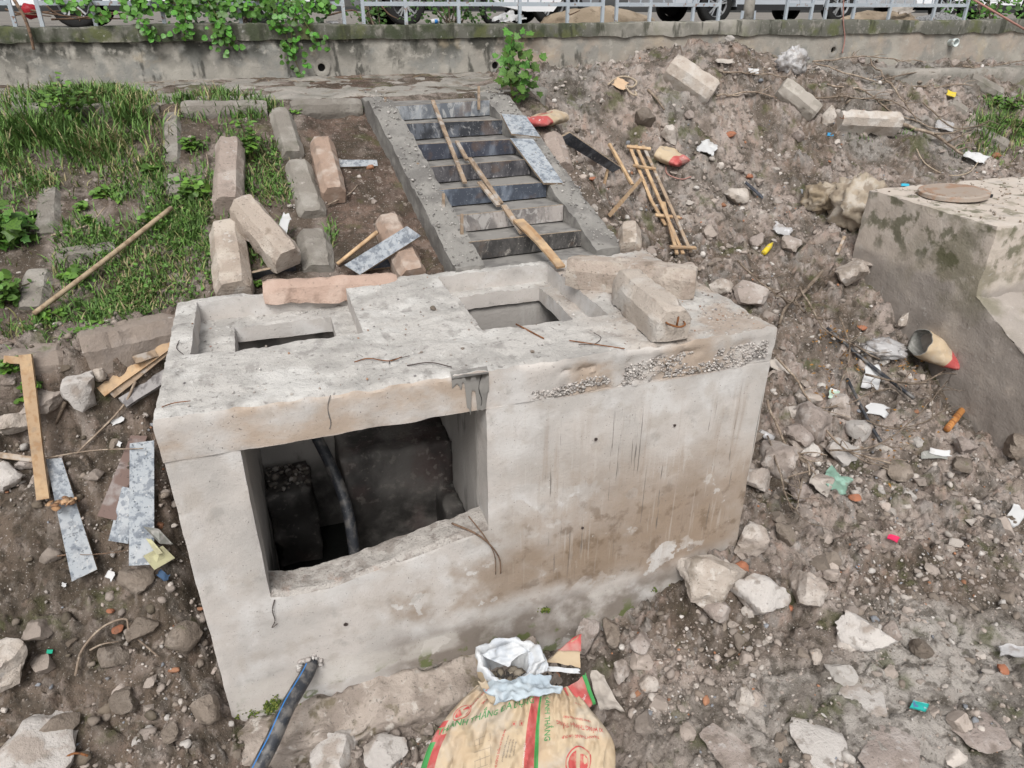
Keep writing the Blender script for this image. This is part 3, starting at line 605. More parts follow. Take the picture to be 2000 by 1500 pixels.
sp = np.stack([u, y, z], -1)[keep]; scatter('exposed_stones', sp, RNG.uniform(.006, .015, len(sp)), SH1, stonecols(len(sp), [(.43, .40, .375), (.37, .335, .31), (.48, .45, .42), (.28, .26, .245)]), M_STONES, ch, sink=.5)
# tie holes with grey patches, cast-in crack of the slab and wet cement drip
for px, py, r in ((1163, 857, .014), (675, 1218, .016), (1317, 830, .012), (1137, 1030, .012)):
    p = at(px, py, 1, -.002); a = np.linspace(0, 6.283, 14, endpoint=False)
    V = [(p[0]+r*math.cos(t)*1.0, -.011, p[2]+r*math.sin(t)) for t in a]+[(p[0]+r*.45*math.cos(t), -.011, p[2]+r*.45*math.sin(t)) for t in a]+[(p[0]+r*.4*math.cos(t), .03, p[2]+r*.4*math.sin(t)) for t in a]
    f = [(i, (i+1) % 14, 14+(i+1) % 14, 14+i) for i in range(14)]+[(14+i, 14+(i+1) % 14, 28+(i+1) % 14, 28+i) for i in range(14)]+[tuple(range(28, 42))]
    obj('tie_hole', V, f, M_WIRE, ch)
xs = np.linspace(1.695, 1.935, 70); q_ = np.stack([xs*30, 0*xs, 0*xs], -1); ln = .055+.03*vnoise(q_*.4, 5)+.17*np.clip(vnoise(q_, 6)*1.5, 0, 1)**1.5*sstep(1.69, 1.76, xs)+.05*np.clip(vnoise(q_*2.3, 8), 0, 1)
P = np.array([[(x, -.0125 if t < 1 else -.009, T-.020-l*t) for t in np.linspace(0, 1, 7)] for x, l in zip(xs, ln)]).reshape(-1, 3)
P = np.vstack([np.array([(x, .03, T+.012) for x in xs]), P]); Fd = grid_faces(70, 7)+70; top_f = [(i, i+1, 70+(i+1)*7, 70+i*7) for i in range(69)]
obj('cement_drip', P, [tuple(f[::-1]) for f in Fd]+top_f, M_TREAD, ch, True)['label'] = 'wet grey cement drips over the slab edge'
n = 60; sp = np.stack([RNG.uniform(.43, .76, n), RNG.uniform(1.3, 1.7, n), np.full(n, 1.0)], -1); scatter('inner_rubble', sp, RNG.uniform(.008, .035, n), SH1, stonecols(n, [(.17, .15, .13), (.1, .09, .08), (.28, .26, .24)]), M_STONES, ch)
# rough footing below the front wall
m = MB(); v, f = rough_box((.03, -.34, -.5), (2.3, .0, .02), cell=.03, amp=.03, chip=.05, seed=14, freq=5); v[:, 2] -= np.clip(-v[:, 1], 0, 1)*.18*sstep(-.2, .0, v[:, 2])+.035*fbm(v*7, 3, 5)-.02; m.add(v, f.tolist()); m.build('rough_footing', surf('rough footing concrete', (.36, .31, .27), [L_((.25, .21, .18), 4, .45, .6), L_((.12, .10, .06), 5, .56, .66, w=.8), L_((.45, .41, .37), 9, .56, .68), L_((.1, .09, .08), 40, .6, .68, w=.6)], bump=((12, .02), (50, .008), (160, .003))), ch, True)
for px_, y0_, y1_, w_ in ((643, 772, 838, .003), (938, 730, 792, .0025)):
    zz_ = np.linspace(0, 1, 9); V = []
    for t in zz_:
        p = at(px_+3*math.sin(7*t+px_), y0_+(y1_-y0_)*t, 1, -.0125); V += [p+np.array([-w_*(1+.6*math.sin(13*t)), 0, 0]), p+np.array([w_, 0, 0])]
    obj('cast_joint', V, [(2*i, 2*i+1, 2*i+3, 2*i+2) for i in range(8)], M_INNER, ch)
# moss by the pipe
def moss(name, px, py, r, parent, n=260, plane_y=-.01, seed=1):
    p = at(px, py, 1, plane_y); rr = np.random.default_rng(seed); q = rr.normal(size=(n, 2))*np.array([r, r*.45]); sp = np.stack([p[0]+q[:, 0], np.full(n, plane_y)+rr.uniform(-.004, .004, n), p[2]+q[:, 1]], -1)
    sp = sp[fbm(sp*16, 2, seed) > -.15]
    scatter(name, sp, rr.uniform(.004, .011, len(sp)), SH1, stonecols(len(sp), [(.10, .14, .025), (.06, .09, .02), (.15, .17, .04)]), M_GRASS, parent, sink=.5)
moss('moss_patch', 530, 1380, .085, ch, 420, seed=2); moss('moss_patch', 590, 1385, .05, ch, 160, seed=3); moss('moss_patch', 1062, 1192, .03, ch, 120, seed=4); moss('moss_patch', 1290, 1150, .035, ch, 90, seed=5); moss('moss_patch', 455, 1405, .03, ch, 60, seed=6)

# ------------------------------------------------------------------ the stairs
st = thing('concrete_stairs', 'fresh grey concrete stairs with plywood risers climbing the bank', 'stairs', (ST_B[0], ST_B[1], 2.3))
def sp3(s, t, z): return np.array([*(ST_B+ST_N*s+ST_D*t), z])
RISE, RUN, T0, Z0 = .155, .388, .33, 2.475
SW = .56
def stair_pts(v):           # local (s, t, z) to world
    v = np.asarray(v, float); return np.stack([ST_B[0]+ST_N[0]*v[:, 0]+ST_D[0]*v[:, 1], ST_B[1]+ST_N[1]*v[:, 0]+ST_D[1]*v[:, 1], v[:, 2]], -1)
for side, s0, s1 in ((-1, -.83, -SW), (1, SW, .84)):
    v, f = rough_box((s0, -.0, 0), (s1, T0+RUN*6.9+.12, 1), cell=.045, amp=0, chip=0)
    tt = v[:, 1]; line = Z0+RISE+.035+RISE/RUN*(tt-T0); line = np.minimum(line, Z0+RISE*7+.06); lo = line-.62
    v[:, 2] = lo+v[:, 2]*(line-lo); w = stair_pts(v); up = v[:, 2] > line-.02
    w += vec_noise(w*7, 3, 30)*.007; w[:, 2] += up*(.010*fbm(w*18, 3, 31)); e = up & ((np.abs(v[:, 0]-s0) < .001) | (np.abs(v[:, 0]-s1) < .001)); w[e, 2] -= .016*np.clip(fbm(w[e]*9, 2, 33)+.6, 0, 2)
    m = MB(); m.add(w, f.tolist()); m.build('stringer', M_STAIR, st, 42)
for k in range(8):
    t0 = T0+RUN*(k-1) if k else .0; z = Z0+RISE*k; t1 = T0+RUN*k if k < 7 else T0+RUN*7+.18
    v, f = rough_box((-SW, t0, z-.2), (SW, t1, z), cell=.06, amp=.0, chip=0); w = stair_pts(v); w += vec_noise(w*6, 2, 35)*.004
    m = MB(); m.add(w, f.tolist()); m.build('tread', M_TREAD, st, True)
wid = [(-.60, .60, .01), (-.575, .55, 0), (-.60, .55, .012), (-.575, .545, .0), (-.56, .555, .008), (-.57, .555, .01), (-.57, .56, -.01)]
for k in range(7):
    a, b, dz = wid[k]; z = Z0+RISE*k; t0 = T0+RUN*k; tl = RNG.uniform(-.012, .012)
    loc = np.array([(a, t0-.03, z+.012), (b, t0-.03+tl, z+.012), (b, t0-.006+tl, z+.012), (a, t0-.006, z+.012), (a, t0-.03, z+RISE+.014+dz), (b, t0-.03+tl, z+RISE+.014-dz), (b, t0-.006+tl, z+RISE+.014-dz), (a, t0-.006, z+RISE+.014+dz)])
    w = stair_pts(loc); c = w.mean(0)
    obj('riser_board', w, [(0, 3, 2, 1), (4, 5, 6, 7), (0, 1, 5, 4), (1, 2, 6, 5), (2, 3, 7, 6), (3, 0, 4, 7)], [M_RISERS[k], M_PLYEDGE], st, mi=[0, 1, 0, 1, 0, 1])
n = 700; s = RNG.choice([-1, 1], n)*RNG.uniform(.58, .83, n); t = RNG.uniform(0, 2.9, n); zz = Z0+RISE+.035+RISE/RUN*(t-T0); sp = stair_pts(np.stack([s, t, zz+.004], -1))
scatter('cement_crumbs', sp, RNG.uniform(.006, .02, n)*RNG.random(n)**.5, SH1, stonecols(n, [(.30, .29, .27), (.38, .36, .34), (.22, .21, .2)]), M_STONES, st)

# ------------------------------------------------------------------ ledge, retaining wall, railing
m = MB(); v, f = rough_box((-6.5, 5.22, 3.25), (4.35, 7.05, 3.62), cell=.07, amp=.012, chip=.03, seed=20, freq=3); up = v[:, 2] > 3.55
v[:, 2] += up*(.045*(v[:, 1]-5.2)+.018*fbm(v*5, 3, 22)); v[up & (v[:, 1] < 5.3), 1] += .04*fbm(v[up & (v[:, 1] < 5.3)]*4, 3, 23)
m.add(v, f.tolist()); o = m.build('concrete_ledge', M_LEDGE, None, True); tag(o, 'grimy concrete ledge at the foot of the wall above the stairs', 'ledge')
m = MB(); v, f = rough_box((10.6, 5.9, 3.2), (19, 7.0, 3.66), cell=.09, amp=.012, chip=.03, seed=24, freq=3); m.add(v, f.tolist()); o = m.build('concrete_ledge', M_LEDGE, None, True); tag(o, 'pale green stained concrete ledge at the foot of the wall, far upper right', 'ledge')
HOLES = [(628, 132), (967, 128), (1265, 103), (1627, 98)]
wa = thing('retaining_wall', 'long low retaining wall with dark mossy cap below the railing', 'wall', (5, 7, 3.4))
def build_wall():
    gu = np.arange(-8, 20, .05); gzz = np.arange(3.3, 4.2, .05); U, Z = np.meshgrid(gu, gzz, indexing='ij'); P = np.stack([U, np.full_like(U, 7.), Z], -1)
    P[..., 1] += .012*fbm(P*1.7, 3, 101)+.006*fbm(P*9, 3, 102)
    Fq = grid_faces(len(gu), len(gzz)); c = P.reshape(-1, 3)[Fq].mean(1); keep = np.ones(len(Fq), bool); hp = []
    for q in HOLES:
        h = at(*q, 1, 7.); hp.append(h); keep &= np.hypot(c[:, 0]-h[0], c[:, 2]-h[2]) > .075
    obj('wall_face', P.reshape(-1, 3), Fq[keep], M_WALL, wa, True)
    m = MB(); m.box((-8, 7.07, 3.0), (20, 7.3, 4.15)); 
    for h in hp: pass
    m.build('wall_core', M_WALL, wa)
    for h in hp:
        a = np.linspace(0, 6.283, 20, endpoint=False); n = 20; V = []
        for r, y in ((.115, 6.992), (.058, 6.982), (.05, 6.99), (.05, 7.065)): V += [(h[0]+r*math.cos(t)*(1+.08*math.sin(5*t) if r > .1 else 1), y, h[2]+r*math.sin(t)) for t in a]
        f = [(j*n+i, j*n+(i+1) % n, (j+1)*n+(i+1) % n, (j+1)*n+i) for j in range(3) for i in range(n)]
        pipe = obj('drain_hole', V, f, M_WALL, wa, True); obj('bore_shade_disc', [(h[0]+.05*math.cos(t), 7.0645, h[2]+.05*math.sin(t)) for t in a], [tuple(range(20))], M_RUBBER, pipe)  # black disc paints in the shade deep inside the drain bore
    gu = np.arange(-8, 20, .04); n = len(gu); one = np.zeros((n, 3)); one[:, 0] = gu
    rag = np.where(gu < 4.6, .012*fbm(one*6, 3, 105)+.012, .022*fbm(one*3.2, 4, 106)+.02-.02*sstep(5, 6.5, gu))
    top = 4.345+.02*fbm(one*.8, 3, 107)+.02*sstep(5.5, 9, gu)
    V = []; ys = [(7.34, 1.), (7.1, 1.), (6.975, 1.), (6.962, .9), (6.958, .5), (6.962, 0.), (7.06, 0.)]
    for y, a in ys: V.append(np.stack([gu, np.full(n, y)+.008*fbm(one*7, 2, 108), (4.15+rag)*(1-a)+top*a+(.008*fbm(one*11+y*9, 3, 109) if a > .95 else 0)], -1))
    P = np.stack(V, 1).reshape(-1, 3); obj('wall_cap', P, grid_faces(n, len(ys))[:, ::-1], M_CAP, wa, 30)
build_wall()
def fence_panel(label, pxs, rail=True, dense=True):
    us_ = [at(p, 38, 1, 7.14)[0] for p in pxs]; t = thing('railing_panel', label, 'railing', (us_[0], 7.14, 4.35), 'railing panels on top of the wall')
    for u_ in us_:
        m = MB(); m.box((u_-.022, 7.118, 4.33), (u_+.022, 7.162, 5.42)); m.build('post', M_STEEL, t)
    if len(us_) > 1:
        for z in (4.585, 5.34):
            m = MB(); m.box((us_[0], 7.122, z-.026), (us_[-1], 7.158, z+.026)); m.build('rail', M_STEEL, t)
        k = int((us_[-1]-us_[0])/.19)
        for i in range(1, k):
            x = us_[0]+(us_[-1]-us_[0])*i/k
            if min(abs(x-q) for q in us_) < .05: continue
            m = MB(); m.tube([(x, 7.14, 4.6), (x, 7.14, 5.33)], .012, 6); m.build('baluster', M_STEEL, t)
fence_panel('short grey railing panel at the far left end above the wall', [-140, -40, 27])
fence_panel('grey railing panel half hidden under the hanging green vine', [80, 185, 320, 470, 672])
fence_panel('rust spotted grey railing panel in front of the dark grey car', [710, 793, 896, 1015, 1108, 1176])
fence_panel('grey railing panel in front of the sand heap', [1203, 1268, 1352, 1402])
fence_panel('short grey railing panel beside the lamp post foot', [1533, 1582])
fence_panel('grey railing panel above the gravel heap at the right', [1610, 1664, 1734, 1820, 1882])

# ------------------------------------------------------------------ builders for loose things
def depth(p): return (np.asarray(p)-CAM)@FWD
def atplane(px, py, p0, n):
    d = ray(px, py); return CAM+d*(np.dot(np.asarray(p0)-CAM, n)/np.dot(d, n))
SLP = np.array([*(-ST_D*RISE/RUN), 1.]); SLP /= np.linalg.norm(SLP)
def on_stair(px, py, off=0.): return atplane(px, py, sp3(0, T0, Z0+RISE+off), SLP)
def beam(name, label, a, b, w=.27, h=.24, mat=None, off=None, group=None, embed=False, seed=0, place=None, roll=0., wear=1., cat='concrete beam', ext=.0):
    """a chamfered precast beam; a, b: photo pixels of the middle of its top face at either end"""
    mat = mat or M_BEAM; off = off if off is not None else (h, h)
    g = place or hit
    A, B = np.array(g(*a, off[0])), np.array(g(*b, off[1])); d = B-A; L = np.linalg.norm(d); dn = d/L; A = A-dn*ext; B = B+dn*ext; L += 2*ext
    up = np.array([0, 0, 1.]) if place else (gnormal(A)+gnormal(B)); x, y, z = frame(d, up)
    x, z = x*math.cos(roll)+z*math.sin(roll), z*math.cos(roll)-x*math.sin(roll)
    sec = np.array([(-.5, -1), (-.17, -1), (.17, -1), (.5, -1), (.51, -.78), (.52, -.52), (.51, -.36), (.41, -.19), (.30, -.01), (.15, 0), (-.0, 0), (-.15, 0), (-.30, -.01), (-.41, -.19), (-.51, -.36), (-.52, -.52), (-.51, -.78)])*np.array([w, h])
    ns = len(sec); ts = np.concatenate([[0, .035/L], np.linspace(.09/L, 1-.09/L, 16), [1-.035/L, 1]]); V = []
    for k, t in enumerate(ts):
        s = .86 if k in (0, len(ts)-1) else (.97 if k in (1, len(ts)-2) else 1.)
        c = np.array([0, -h/2]); q = (sec-c)*s+c; V.append(A+d/np.linalg.norm(d)*L*t+q[:, :1]*x+q[:, 1:]*z)
    P = np.concatenate(V); loc = P-A+seed*7.7
    P = P+vec_noise(loc*4, 2, seed+200)*.005*wear+vec_noise(loc*17, 2, seed+210)*.004*wear
    chipm = (np.clip(fbm(loc*6, 3, seed+220)-.35, 0, 1)*.06+np.clip(fbm(loc*15, 2, seed+230)-.35, 0, 1)*.05)*wear; cen = np.repeat(np.array([A+d/np.linalg.norm(d)*L*t-z*h/2 for t in ts]), ns, 0); P += (cen-P)*chipm[:, None]*3
    F = [(i*ns+k, i*ns+(k+1) % ns, (i+1)*ns+(k+1) % ns, (i+1)*ns+k) for i in range(len(ts)-1) for k in range(ns)]
    n = len(P); P = np.vstack([P, P[:ns].mean(0)-dn*.004, P[-ns:].mean(0)+dn*.004]); m0 = (len(ts)-1)*ns
    F += [(n, (k+1) % ns, k) for k in range(ns)]+[(n+1, m0+k, m0+(k+1) % ns) for k in range(ns)]
    o = obj(name, P, F, mat, None, True); me = o.data
    # local frame for grain: keep world axes, crisp edges
    me.set_sharp_from_angle(angle=math.radians(24))
    tag(o, label, cat, group, 'thing'); return o, A, B, (x, y, z)
def bar_between(A, B, w, t, up, bow=0., taper=1., seed=0, n=5):
    A, B = np.asarray(A, float), np.asarray(B, float); x, y, z = frame(B-A, up); L = np.linalg.norm(B-A); V = []
    for k in range(n):
        s = k/(n-1); c = A+(B-A)*s+z*bow*4*s*(1-s)*L; ww = w*(1+(taper-1)*s)*(1+.05*math.sin(seed*3+7*s)); V += [c-x*ww/2-z*t/2, c+x*ww/2-z*t/2, c+x*ww/2+z*t/2, c-x*ww/2+z*t/2]
    F = [(4*k+i, 4*k+(i+1) % 4, 4*k+4+(i+1) % 4, 4*k+4+i) for k in range(n-1) for i in range(4)]+[(3, 2, 1, 0), (4*n-4, 4*n-3, 4*n-2, 4*n-1)]
    return np.array(V), F
def plank(name, label, A, B, w, t, mat, up=None, cat='timber', bow=0., taper=1., parent=None, group=None, seed=0):
    up = up if up is not None else gnormal((np.asarray(A)+np.asarray(B))/2)
    V, F = bar_between(A, B, w, t, up, bow, taper, seed)
    # long grain runs along local y
    o = obj(name, V, F, mat, parent)
    if parent is None: tag(o, label, cat, group)
    return o
def board(name, label, corners, t=.02, mat=None, place=None, cat='plywood board', group=None, bend=0.):
    """flat sheet through four photo pixels (px, py, height above ground)"""
    g = place or hit; C = np.array([g(c[0], c[1], c[2]) for c in corners]); cen = C.mean(0)
    u_ = C[1]-C[0]+C[2]-C[3]; v_ = C[3]-C[0]+C[2]-C[1]; nrm = np.cross(u_, v_); nrm /= np.linalg.norm(nrm)
    if nrm[2] < 0: nrm = -nrm
    C = C-((C-cen)@nrm)[:, None]*nrm
    k = 7; G = np.array([[(C[0]*(1-a)+C[1]*a)*(1-b)+(C[3]*(1-a)+C[2]*a)*b+nrm*bend*(4*b*(1-b)) for b in np.linspace(0, 1, k)] for a in (0, 1)]).reshape(-1, 3)
    V = np.vstack([G, G-nrm*t]); n = 2*k; F = []; mi = []
    up_ok = np.cross(C[1]-C[0], C[3]-C[0])@nrm > 0
    for j in range(k-1):
        q = (j, k+j, k+j+1, j+1); q = q if up_ok else q[::-1]; F += [q, tuple(n+i for i in q[::-1])]; mi += [0, 0]
        for a in (0, k): F.append((a+j, a+j+1, n+a+j+1, n+a+j)); mi.append(1)
    for j in (0, k-1): F.append((j, k+j, n+k+j, n+j)); mi.append(1)
    o = obj(name, V, F, [mat or M_FORMPALE, M_PLYEDGE], None, mi=mi); tag(o, label, cat, group)
    bm = bmesh.new(); bm.from_mesh(o.data); bmesh.ops.recalc_face_normals(bm, faces=bm.faces); bm.to_mesh(o.data); bm.free(); return o
def stick(name, label, pts, r=.01, mat=None, cat='twig', off=.03, group=None, taper=.6, n=6, place=None, parent=None, kids=0, wob=.0, seed=0):
    g = place or hit; rr = np.random.default_rng(seed+int(pts[0][0])+int(pts[0][1]))
    P = [np.array(g(p[0], p[1], p[2] if len(p) > 2 else off)) for p in pts]
    P = curve_pts(P, n) if len(P) > 2 else np.array([P[0]*(1-t)+P[1]*t for t in np.linspace(0, 1, 5)])
    if wob: P = P+vec_noise(P*4+seed, 2, seed)*wob
    m = MB(); m.tube(P, np.linspace(r, r*taper, len(P)), 6)
    for _ in range(kids):
        i = rr.integers(len(P)//4, len(P)-1); d = P[min(i+1, len(P)-1)]-P[i-1]; d = d/np.linalg.norm(d); L = rr.uniform(.15, .4)
        q = d+rr.normal(size=3)*.6; q[2] = abs(q[2])*.4; q = q/np.linalg.norm(q); e = P[i]+q*L; e[2] = max(e[2], float(gz(e[0], e[1]))+.01); mid = P[i]+q*L*.5+rr.normal(size=3)*.03
        m.tube(curve_pts([P[i], mid, e], 3), np.linspace(r*.55, r*.2, 7), 5)
    o = m.build(name, mat or M_DEADWOOD, parent, True)
    if parent is None: tag(o, label, cat, group)
    return o
ROCKS = {}
def rock(label, px, py, w, hgt=.75, mat=None, sub=3, seed=None, cuts=9, rgh=.12, sink=.22, name='rubble_rock', cat='rock', place=None, yaw=None, flat=1., group=None):
    seed = seed if seed is not None else int(px*7+py*13) % 997
    p = np.array((place or hit)(px, py, .0)); r = w/2/FPX*depth(p)
    P, Fq = rock_shape(sub if w < 90 else 4, seed, cuts, rgh); rr = np.random.default_rng(seed); a = rr.uniform(0, 6.28) if yaw is None else yaw
    P = P/np.abs(P[:, :2]).max()*r; P = P*np.array([1, rr.uniform(.75, 1), hgt]); c, s = math.cos(a), math.sin(a)
    P = np.stack([P[:, 0]*c-P[:, 1]*s, P[:, 0]*s+P[:, 1]*c, P[:, 2]], -1); P[:, 2] *= flat
    o = obj(name, P+p+np.array([0, 0, r*hgt*(1-2*sink)*flat]), Fq, mat or M_ROCK, None, True); o.data.set_sharp_from_angle(angle=math.radians(32)); tag(o, label, cat, group); return o

# ------------------------------------------------------------------ precast beams
M_BEAMPALE = surf('whitish precast concrete', (.43, .375, .325), [L_((.52, .49, .455), 3.5, .46, .6, w=.8), L_((.30, .25, .21), 5, .55, .66, w=.6), L_((.16, .14, .12), 48, .62, .69, w=.6)], coord='obj', bump=((14, .016), (60, .009), (200, .003)))
G1 = 'loose precast concrete beams'
beam('concrete_beam', 'buff concrete beam standing highest in the grass, its foot touching the crossed one', (447, 262), (441, 380), .27, .24, seed=1, group=G1)
beam('concrete_beam', 'buff concrete beam lying diagonally across two others in the grass, rusty hook at its end', (470, 380), (562, 487), .26, .24, off=(.46, .34), seed=2, group=G1)
beam('concrete_beam', 'stout buff concrete beam pointing at the chamber corner beside the grass', (437, 425), (450, 548), .29, .27, seed=3, group=G1)
beam('concrete_beam', 'cracked reddish concrete beam lying alone on the bare brown soil strip', (626, 262), (652, 362), .24, .22, seed=4, group=G1, mat=surf('reddish precast concrete', (.31, .225, .175), [L_((.40, .33, .28), 4, .5, .64), L_((.20, .15, .12), 7, .54, .66, w=.6)], coord='obj', bump=((14, .010), (60, .005))))
beam('concrete_beam', 'reddish concrete beam under the leaning plywood board beside the stairs', (757, 415), (808, 522), .25, .22, seed=5, group=G1, mat=bpy.data.materials['reddish precast concrete'])
beam('concrete_beam', 'pink crumbling concrete beam lying along the back edge of the chamber', (512, 548), (772, 533), .25, .2, seed=6, group=G1, off=(.24, .24), wear=2., mat=surf('pinkish precast concrete', (.40, .29, .235), [L_((.47, .36, .30), 4, .5, .64), L_((.27, .19, .15), 7, .54, .66, w=.6), L_((.14, .12, .1), 40, .64, .7, w=.5)], coord='obj', bump=((14, .012), (60, .006))))
beam('concrete_beam', 'long concrete beam lying across the back of the slab under another beam', (1110, 500), (1362, 521), .23, .24, seed=7, group=G1, place=lambda x, y, o: atz(x, y, T+o), wear=1.2)
_, HA, HB, HF = beam('concrete_beam', 'concrete beam jutting over the slab front edge with a rusty hook in its end', (1228, 523), (1318, 598), .27, .26, seed=8, group=G1, off=(.27, .26), place=lambda x, y, o: atz(x, y, T+o), ext=.02, mat=M_BEAMPALE)
beam('concrete_beam', 'short concrete beam stub beside the foot of the stairs', (1229, 428), (1230, 470), .21, .24, seed=9, group=G1, off=(.34, .32))
beam('concrete_beam', 'buff concrete beam wedged between plywood sheets and stairs near the top', (1070, 255), (1092, 318), .24, .22, seed=10, group=G1)
beam('concrete_beam', 'rounded grey concrete beam half buried in the earth mound below the wall', (1318, 112), (1402, 168), .38, .32, seed=11, group=G1, mat=M_BEAMPALE, off=(.34, .32))
beam('concrete_beam', 'pale concrete beam tilted beside the clear plastic bag', (1535, 158), (1604, 212), .30, .26, seed=12, group=G1, off=(.30, .28), mat=surf('pale grey precast concrete', (.33, .30, .265), [L_((.41, .38, .34), 4, .5, .64), L_((.22, .20, .17), 7, .54, .66, w=.6)], coord='obj', bump=((14, .010), (60, .005))))
beam('concrete_beam', 'buff concrete beam lying level on the upper right bank with a rusty stain', (1648, 220), (1766, 226), .26, .28, seed=13, group=G1, off=(.31, .31), mat=M_BEAMPALE)
G2 = 'edging beams set into the slope'
EB = [((545, 207), (571, 293), .25, 'grey edging beam set upright in the slope, uppermost between grass and bare soil'), ((579, 308), (611, 408), .27, 'grey edging beam in the middle of the row between grass and bare soil'),
      ((610, 443), (624, 515), .29, 'pale edging beam at the bottom of the row between grass and bare soil'), ((352, 201), (520, 200), .2, 'edging beam along the ledge above the grass, left of the joint'),
      ((566, 199), (706, 197), .22, 'edging beam along the ledge above the bare soil strip'), ((334, 216), (334, 314), .2, 'half overgrown edging beam running down the grass, long upper piece'),
      ((338, 336), (340, 374), .18, 'short half overgrown edging beam below the longer one in the grass'), ((92, 364), (86, 452), .22, 'weathered edging beam beside the big leaved plant'),
      ((73, 522), (57, 596), .24, 'flat grey edging beam by the left edge below the big leaved plant'), ((108, 492), (222, 478), .17, 'low edging beam crossing the grass left of the long wooden pole'),
      ((20, 205), (310, 205), .18, 'long edging beam along the ledge above the tall grass'), ((1902, 146), (1962, 178), .24, 'mossy edging beam at the far upper right below the ledge'),
      ((1898, 240), (1972, 280), .24, 'mossy edging beam lower on the far upper right grass slope'), ((1858, 196), (1892, 214), .2, 'short edging beam among twigs on the far upper right slope'),
      ((1400, 566), (1440, 566), .1, None)]
for i, (a, b, w, lab) in enumerate(EB):
    if lab: beam('edging_beam', lab, a, b, w, .2, M_BEAMGREY, (.12, .12) if a[1] < 202 and 340 < a[0] < 600 else (.055, .055) if w < .21 or a[0] < 120 else (.10, .10), G2, seed=30+i, cat='edging beam')
KE = surf('soil stained kerb concrete', (.235, .195, .165), [L_((.32, .28, .25), 4, .5, .62), L_((.15, .12, .10), 4, .5, .64, w=.7), L_((.5, .47, .44), 14, .66, .74, w=.6), L_((.1, .13, .05), 5, .62, .7, w=.5)], coord='obj', bump=((14, .012), (60, .006)))
beam('edging_beam', 'big kerb beam ending the grass slope beside the chamber corner', (150, 652), (345, 612), .26, .30, KE, (0, 0), G2, seed=50, cat='edging beam', wear=1.6, place=lambda x, y, o: atz(x, y, 2.45))
beam('edging_beam', 'crumbled kerb beam ending the grass slope at the left edge of the photo', (-60, 700), (118, 672), .24, .26, KE, (0, 0), G2, seed=51, cat='edging beam', wear=2., place=lambda x, y, o: atz(x, y, 2.38))
# rusty hooks
def hook(label, c, x, y, z, s=1.):
    pts = curve_pts([c-x*.05*s, c-x*.045*s+y*.03*s-z*.01, c+y*.045*s-z*.012, c+x*.05*s+y*.02*s, c+x*.055*s-y*.01*s], 4); m = MB(); m.tube(pts, .006*s, 6)
    m.tube([c-z*.02*s+y*.02, c+z*.045*s+y*.03], .006*s, 6); o = m.build('rusty_hook', M_RUST, None, True); tag(o, label, 'iron hook'); return o
x, y, z = HF; hook('rusty iron hook in the end of the beam jutting over the slab', HB-z*.10+y*.018, x, y, z, 1.15)
p = hit(1640, 228, .2); hook('small rusty hook on the level beam on the upper right bank', p-np.array([0, .05, 0]), np.array([1., 0, 0]), np.array([0, -1., 0]), np.array([0, 0, 1.]), .8)

# ------------------------------------------------------------------ timber and plywood
BT = [((845, 197), (908, 357), .042, 'longest thin batten lying down the upper stairs'), ((892, 276), (912, 312), .04, 'shortest thin batten beside the longest one on the stairs'), ((917, 309), (979, 398), .045, 'thin batten on the middle of the stairs'),
      ((936, 356), (974, 402), .045, 'thin batten parallel to and below another on the middle stairs'), ((984, 402), (1021, 456), .055, 'cement stained batten overlapping the broad lath on the lower stairs')]
for i, (a, b, w, lab) in enumerate(BT): plank('batten', lab, on_stair(*a, .035), on_stair(*b, .035), w, .022, M_WOODGREY, SLP, 'batten', seed=i, group='battens on the stairs')
plank('batten', 'broad pale lath sloping off the lower stairs onto the slab', on_stair(1012, 430, .07), atz(1096, 522, T+.05), .105, .02, M_WOOD, SLP, 'batten', bow=.02, taper=.75, group='battens on the stairs')
for (px, y0, y1), lab in zip([(935, 168, 214), (752, 190, 212), (866, 378, 422), (902, 418, 474), (816, 318, 336)], ['small stake at the top right corner of the stairs', 'small stake at the top left corner of the stairs', 'small stake by the fifth riser at the left stringer', 'small stake by the lowest riser at the left stringer', 'tiny stake by the fourth riser at the left stringer']):
    b = on_stair(px, y1, -.05); t = at(px, y0, 1, b[1]); plank('wooden_stake', lab, b, t, .03, .022, M_WOODGREY, (0, 1, 0), 'stake', taper=.8, group='stakes along the stairs')
board('plywood_sheet', 'short whitish plywood sheet on the upper right stringer beside the torn cement bag', [(979, 222, .05), (1027, 226, .05), (1056, 267, .05), (999, 261, .05)], place=on_stair, mat=M_FORMPALE)
board('plywood_sheet', 'long whitish plywood sheet along the right stringer', [(996, 270, .05), (1041, 271, .05), (1100, 357, .05), (1062, 357, .05)], place=on_stair, mat=M_FORMPALE, t=.022)
board('plywood_sheet', 'blue black plywood board lying on the earth right of the stairs', [(1088, 268, .16), (1112, 257, .26), (1212, 325, .18), (1196, 335, .08)], mat=M_RISERS[2])
board('plywood_sheet', 'slate blue plywood board leaning across the reddish beam by the stairs', [(672, 517, .12), (795, 442, .36), (822, 460, .34), (703, 537, .10)], mat=M_FORMPALE)
board('plywood_sheet', 'small plywood offcut under the slate blue board', [(700, 518, .06), (762, 505, .06), (768, 520, .05), (706, 528, .05)], mat=M_FORM)
board('plywood_sheet', 'narrow grey board stuck in the bare soil strip', [(660, 312, .05), (736, 312, .05), (738, 324, .02), (662, 326, .02)], mat=M_FORMPALE)
board('plywood_sheet', 'dark edged plywood strip standing behind the chamber corner by the grass', [(484, 527, .12), (575, 515, .12), (577, 521, .02), (484, 548, .0)], mat=M_FORM)
board('plywood_sheet', 'pale plywood board with splintered brown corner on the left rubble', [(90, 897, .17), (120, 894, .17), (190, 1112, .15), (140, 1136, .15)], mat=M_FORMPALE, t=.025)
